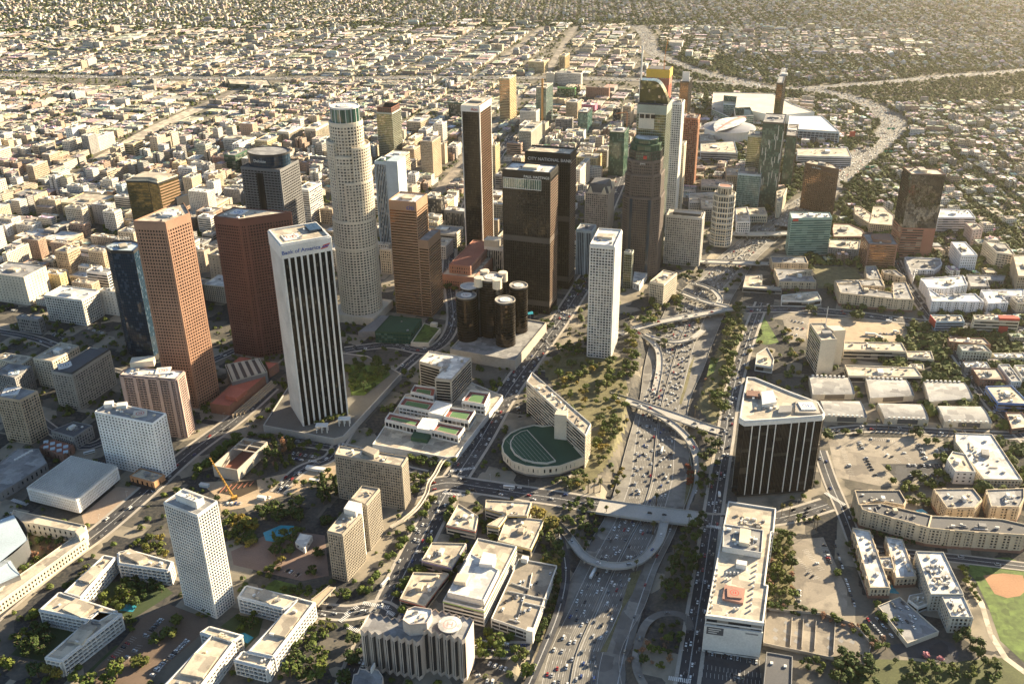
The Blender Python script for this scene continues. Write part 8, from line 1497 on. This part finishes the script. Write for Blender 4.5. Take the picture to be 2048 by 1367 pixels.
CC = {'white': (.72, .72, .70), 'silver': (.42, .43, .44), 'grey': (.16, .165, .17), 'black': (.02, .02, .022), 'red': (.30, .02, .02), 'blue': (.04, .07, .2), 'beige': (.38, .32, .23)}
CMAT = {k: paint('car_paint_' + k, v, .28, var=.04, spec=.6) for k, v in CC.items()}; TYRE = paint('tyre', (.02, .02, .02)); CGL = glass('car_glass', (.015, .017, .02), .06, blind=0, spec=.8)
CW = ['white'] * 9 + ['silver'] * 5 + ['grey'] * 4 + ['black'] * 7 + ['red'] * 2 + ['blue'] + ['beige']; KW = ['car'] * 9 + ['SUV'] * 4 + ['van']
CARS = []; GRIDC = {}
def addcar(x, y, z, a, kind=None, colr=None, where='', group='cars in the streets'):
    L = {'articulated truck': 17, 'bus': 12, 'box truck': 9}.get(kind, 5); k = (int(x // 12), int(y // 12))
    for i in (-1, 0, 1):
        for j in (-1, 0, 1):
            for (u, v, zz) in GRIDC.get((k[0] + i, k[1] + j), ()):
                if abs(zz - z) < 3 and (u - x) ** 2 + (v - y) ** 2 < (2.6 if where.startswith('park') else 3.1) ** 2: return
    GRIDC.setdefault(k, []).append((x, y, z)); CARS.append((x, y, z, a, kind or rnd.choice(KW), colr or rnd.choice(CW), where, group))
for px, kd, cl in (((1440, 545), 'articulated truck', 'white'),):
    x, y = G(*q1('b5', *px), -6); addcar(x, y, -6.7, R(66), kd, cl, 'on the freeway', 'vehicles on the sunken freeway')
for px in ((660, 155),): x, y = G(*q1('b6', *px), -6); addcar(x, y, -6.7, R(75), 'bus', 'white', 'on the freeway', 'vehicles on the sunken freeway')
for fr_, px, a, kd in (('c4', (105, 795), -10, 'bus'), ('b2', (680, 860), 30, 'bus'), ('b5', (775, 1080), -10, 'box truck'), ('b3', (1380, 620), 62, 'bus'), ('a8', (780, 115), -12, 'articulated truck'), ('a8', (915, 15), -12, 'box truck'), ('a8', (850, 135), -30, 'box truck'), ('a8', (970, 95), -20, 'box truck'), ('b6', (1095, 495), 82, 'box truck')):
    x, y = G(*q1(fr_, *px)); addcar(x, y, zg(x, y) + .2, R(a), kd, 'white', 'parked in the lot' if fr_ == 'a8' else 'on the street', 'trucks and buses')
for L3, d in LANES:
    P2 = [p[:2] for p in L3]; zi = lambda x, y: min(L3, key=lambda p: (p[0] - x) ** 2 + (p[1] - y) ** 2)[2]
    s_ = rnd.uniform(4, 16); tot = plen(P2); ramp_ = d == 0
    while s_ < tot - 3:
        q = along(P2, 1e9, s_)
        if q:
            x, y, a = q[0]; off_ = rnd.uniform(-.35, .35); 
            if inview(x, y, 30): addcar(x - math.sin(a) * off_, y + math.cos(a) * off_, zi(x, y), a if d >= 0 else a + math.pi, None, None, 'on a freeway ramp or bridge' if ramp_ else 'on the freeway', 'vehicles on the sunken freeway')
        far_ = q and q[0][1] > 1000; s_ += (rnd.uniform(9, 30) if far_ else rnd.uniform(13, 46)) if d else rnd.uniform(14, 60)
for name, P, wd, lanes, zz, _ in ROADS:
    if name == 'slip_road':
        for x, y, a in along(P, 44, 20):
            if inview(x, y, 20): addcar(x, y, zz + .02, a, where='on a slip road')
        continue
    for j in range(lanes):
        o = -wd / 2 + (j + .5) * wd / lanes; PP = offs(P, o); s_ = rnd.uniform(5, 30); tot = plen(PP)
        while s_ < tot - 4:
            q = along(PP, 1e9, s_)
            if q and inview(q[0][0], q[0][1], 20): addcar(q[0][0], q[0][1], zz, q[0][2] if o < 0 else q[0][2] + math.pi, where='on the street')
            s_ += rnd.uniform(10, 50) if name in ('main_avenue', 'frontage_street', 'school_street') else rnd.uniform(16, 90)
stl = MB()
def row(fr, a, b_, n, ang=90, z=None, keep=.85):
    p, q = G(*q1(fr, *a)), G(*q1(fr, *b_)); th = math.atan2(q[1] - p[1], q[0] - p[0]) + R(ang)
    if ang == 90:
        for k in range(n + 1):
            x, y = lerp(p, q, k / n); ca, sa = math.cos(th), math.sin(th); stl.face([(x + ca * u - sa * v, y + sa * u + ca * v, .13) for u, v in ((-2.7, -.09), (2.7, -.09), (2.7, .09), (-2.7, .09))])
    for k in range(n):
        if rnd.random() > keep: continue
        x, y = lerp(p, q, (k + .5) / n); addcar(x, y, .12 if z is None else z, th + R(rnd.uniform(-3, 3)) + (math.pi if rnd.random() < .5 else 0), where='parked')
for args in (('b1', (1040, 1080), (1000, 1130), 3), ('b1', (1400, 1040), (1260, 1180), 9), ('b1', (1240, 1190), (1130, 1310), 7), ('b1', (1210, 880), (1080, 1020), 7), ('b1', (960, 1160), (910, 1200), 3), ('b8', (395, 385), (435, 520), 9), ('b8', (470, 380), (530, 560), 6, 0), ('b8', (545, 620), (615, 830), 6, 0), ('b8', (215, 700), (215, 790), 5), ('b8', (265, 580), (330, 620), 2), ('b8', (700, 910), (820, 1040), 8, 0), ('b8', (760, 900), (880, 1040), 6, 0),
             ('a8', (1140, 940), (1200, 1060), 11), ('a8', (1270, 990), (1390, 980), 5), ('a8', (1060, 1100), (1330, 1110), 12), ('a8', (1070, 1180), (1320, 1170), 9), ('a8', (690, 920), (720, 980), 4), ('a8', (740, 1040), (830, 1210), 8), ('a8', (890, 1020), (920, 1030), 1), ('a7', (1040, 530), (1200, 560), 6), ('a7', (1030, 590), (1180, 600), 4), ('b7', (615, 1120), (1060, 1200), 9), ('b7', (800, 1290), (940, 1320), 5), ('b5', (660, 1215), (790, 1260), 9), ('b5', (560, 1270), (590, 1330), 4), ('b5', (640, 1345), (700, 1350), 3), ('b4', (700, 860), (900, 890), 11), ('b4', (690, 900), (920, 930), 7, 0), ('b4', (930, 895), (1010, 915), 4), ('b4', (470, 1190), (560, 1200), 4), ('b4', (640, 1040), (760, 1070), 5), ('b4', (160, 1240), (320, 1240), 5),
             ('a8', (820, 100), (960, 110), 6), ('a8', (1060, 40), (1120, 110), 6), ('a4', (650, 1120), (690, 1300), 8), ('a4', (1010, 480), (1070, 490), 9), ('a4', (980, 520), (1050, 530), 9), ('b2', (90, 1310), (20, 1340), 2, 0), ('b3', (640, 520), (740, 560), 4), ('c5', (1030, 570), (1260, 640), 9), ('c5', (620, 640), (760, 690), 6), ('c5', (0, 330), (200, 360), 9)): row(*args)
for fr_, a_, c_, n in (('a8', (560, 960), (640, 1180), 14), ('a8', (760, 900), (960, 915), 12), ('a8', (820, 950), (1000, 1080), 14), ('a8', (960, 930), (1090, 1070), 13), ('b7', (620, 1230), (1070, 1300), 14), ('b7', (610, 1290), (1060, 1360), 14), ('b8', (200, 480), (350, 620), 12), ('b8', (260, 420), (380, 560), 12), ('b1', (820, 1190), (1000, 1020), 12), ('a7', (1040, 640), (1170, 650), 8)): row(fr_, a_, c_, n, keep=.12)
struct('parking_markings', stl, MARK)
for (P, h), n in zip(DECKS, (20, 14)):
    for _ in range(n):
        u, v = rnd.uniform(.08, .92), rnd.uniform(.08, .92); x, y = lerp(lerp(P[0], P[1], u), lerp(P[3], P[2], u), v); addcar(x, y, h + .03, math.atan2(P[1][1] - P[0][1], P[1][0] - P[0][0]) + rnd.choice((0, math.pi)), where='parked on a deck')
nnear = len(CARS)
for P, wd in FAR:
    for k in range(int(wd / 4.2)):
        o = -wd / 2 + 2 + k * 4.2
        for x, y, a in along(offs(P, o), 15, rnd.uniform(0, 14)):
            if rnd.random() < (.6 if wd == 58 else .4) and inview(x, y, 10): CARS.append((x + rnd.uniform(-4, 4) * math.cos(a), y + rnd.uniform(-4, 4) * math.sin(a), 1.25 if wd == 42 else .45, a, 'car', rnd.choice(CW), '', ''))
KL = {'articulated truck': 5, 'bus': 4, 'box truck': 2.5}
vis = lambda c: -20 < PX(c[0], c[1], 0)[0] < W + 20 and -5 < PX(c[0], c[1], 0)[1] < H + 5
corder = sorted((i for i in range(nnear) if vis(CARS[i])), key=lambda i: -KL.get(CARS[i][4], 1) / (CARS[i][0] ** 2 + CARS[i][1] ** 2 + CH ** 2)); cind = corder[:300]; cs_ = set(cind); CME = {}
for i in cind:
    x, y, z, a, kd, cl, where, group = CARS[i]
    if (kd, cl) not in CME: mb, gl = KIND[kd]; CME[kd, cl] = (mb.mesh('car_body', [CMAT[cl], TYRE]), gl.mesh('car_window', CGL))
    b_, g_ = CME[kd, cl]; nm_ = {'bus': 'bus', 'van': 'van', 'box truck': 'truck', 'articulated truck': 'truck'}.get(kd, 'car'); o = bpy.data.objects.new(nm_, b_); COL.objects.link(o); o.location = (x, y, z); o.rotation_euler.z = a
    w_ = bpy.data.objects.new('window_band', g_); COL.objects.link(w_); w_.parent = o; tag(o, None, nm_, group); auto(o, f'{cl} {kd} {where}'.strip(), x, y, z)
items = []; ck = list(CC)
for i, (x, y, z, a, kd, cl, _, _) in enumerate(CARS):
    if i in cs_: continue
    mb, gl = KIND[kd]; M = xf(x, y, z, a, 1, 1, 1)
    if y > 1900: q = MB(); q.box(0, 0, .3, 4.4, 1.8, .65); q.box(-.3, 0, .95, 2.3, 1.5, .5); items.append((q, M, ck.index(cl), 0)); continue
    items.append((mb, M, ck.index(cl), 0)); items.append((gl, M, len(ck), 0))
me = merge(items); me.name = 'distant_traffic'; [me.materials.append(CMAT[k]) for k in ck]; me.materials.append(CGL); o = bpy.data.objects.new('distant_traffic', me); COL.objects.link(o); tag(o, 'dense distant traffic filling the curving freeway and the far streets', 'traffic', kind='stuff')
print('cars', len(CARS), nnear)
# street lamps along the freeway edges and the main streets
lp = MB(); lp.bar((0, 0, 0), (0, 0, 9.5), .11, sides=5); ar = MB(); ar.bar((0, 0, 9.4), (1.9, 0, 9.9), .07); hd = MB(); hd.box(2.1, 0, 9.75, .8, .35, .2); LPM = [lp.mesh('pole', STEEL), ar.mesh('arm', STEEL), hd.mesh('lamp_head', WHITE)]
for name, P, wd, lanes, zz, _ in ROADS:
    if name not in ('main_avenue', 'frontage_street', 'upper_avenue', 'bridge_street'): continue
    for x, y, a in along(offs(P, wd / 2 + 1.2), 42, 12):
        if not inview(x, y, 0) or y > 1150: continue
        o = bpy.data.objects.new('street_lamp', None); COL.objects.link(o); o.location = (x, y, zz); o.rotation_euler.z = a - math.pi / 2; tag(o, None, 'street lamp', 'street lamps along the streets'); auto(o, 'slender street lamp', x, y, 8)
        for nm_, m_ in zip(('pole', 'arm', 'lamp_head'), LPM): c_ = bpy.data.objects.new(nm_, m_); COL.objects.link(c_); c_.parent = o
# ---------------------------------------------------------------- haze
hz_ = MB(); P = [(-9600, -3600), (9600, -3600), (9600, 10200), (-9600, 10200)]; hz_.wall(P, -9.5, 700); hz_.cap(P, 700); hz_.cap(P, -9.5, up=False)
hm = bpy.data.materials.new('haze'); hm.use_nodes = True; t = hm.node_tree; t.nodes.remove(t.nodes['Principled BSDF']); pv = t.nodes.new('ShaderNodeVolumePrincipled'); pv.inputs['Color'].default_value = (1, .93, .80, 1); pv.inputs['Density'].default_value = HAZE if 'HAZE' in globals() else 1.8e-5; pv.inputs['Anisotropy'].default_value = .75
t.links.new(pv.outputs[0], t.nodes['Material Output'].inputs['Volume']); tag(hz_.build('haze', hm), 'thin warm haze over the city', 'haze', kind='stuff')
# ---------------------------------------------------------------- labels of the many, each from the landmark it stands by
ORD = 'first second third fourth fifth sixth seventh eighth ninth tenth eleventh twelfth'.split()
def ordw(k): return ORD[k] if k < 12 else f'{k + 1}' + ('th' if 10 < (k + 1) % 100 < 14 else {1: 'st', 2: 'nd', 3: 'rd'}.get((k + 1) % 10, 'th'))
bk = {}
for o, d, x, y in AUTO:
    l = min(LANDMARKS, key=lambda l: (l[1] - x) ** 2 + ((l[2] - y) * 1.3) ** 2); dx, dy = x - l[1], y - l[2]
    rel = ('right of' if dx > 0 else 'left of') if abs(dx) > abs(dy) else ('behind' if dy < 0 else 'below'); bk.setdefault((d, rel, l[0]), []).append((x, y, o))
for (d, rel, l), g in bk.items():
    g.sort(key=lambda v: v[0]); n = len(g)
    for k, (x, y, o) in enumerate(g):
        if n == 1: o['label'] = f'{d} {rel} {l}'
        elif k == 0: o['label'] = f'{d}, leftmost of those {rel} {l}'
        elif k == n - 1: o['label'] = f'{d}, rightmost of those {rel} {l}'
        else: o['label'] = f'{d}, {ordw(k)} from left, {rel} {l}'
bad = [o['label'] for o, *_ in AUTO if not 4 <= len(o['label'].split()) <= 16]
print('auto', len(AUTO), 'bad', bad[:5])
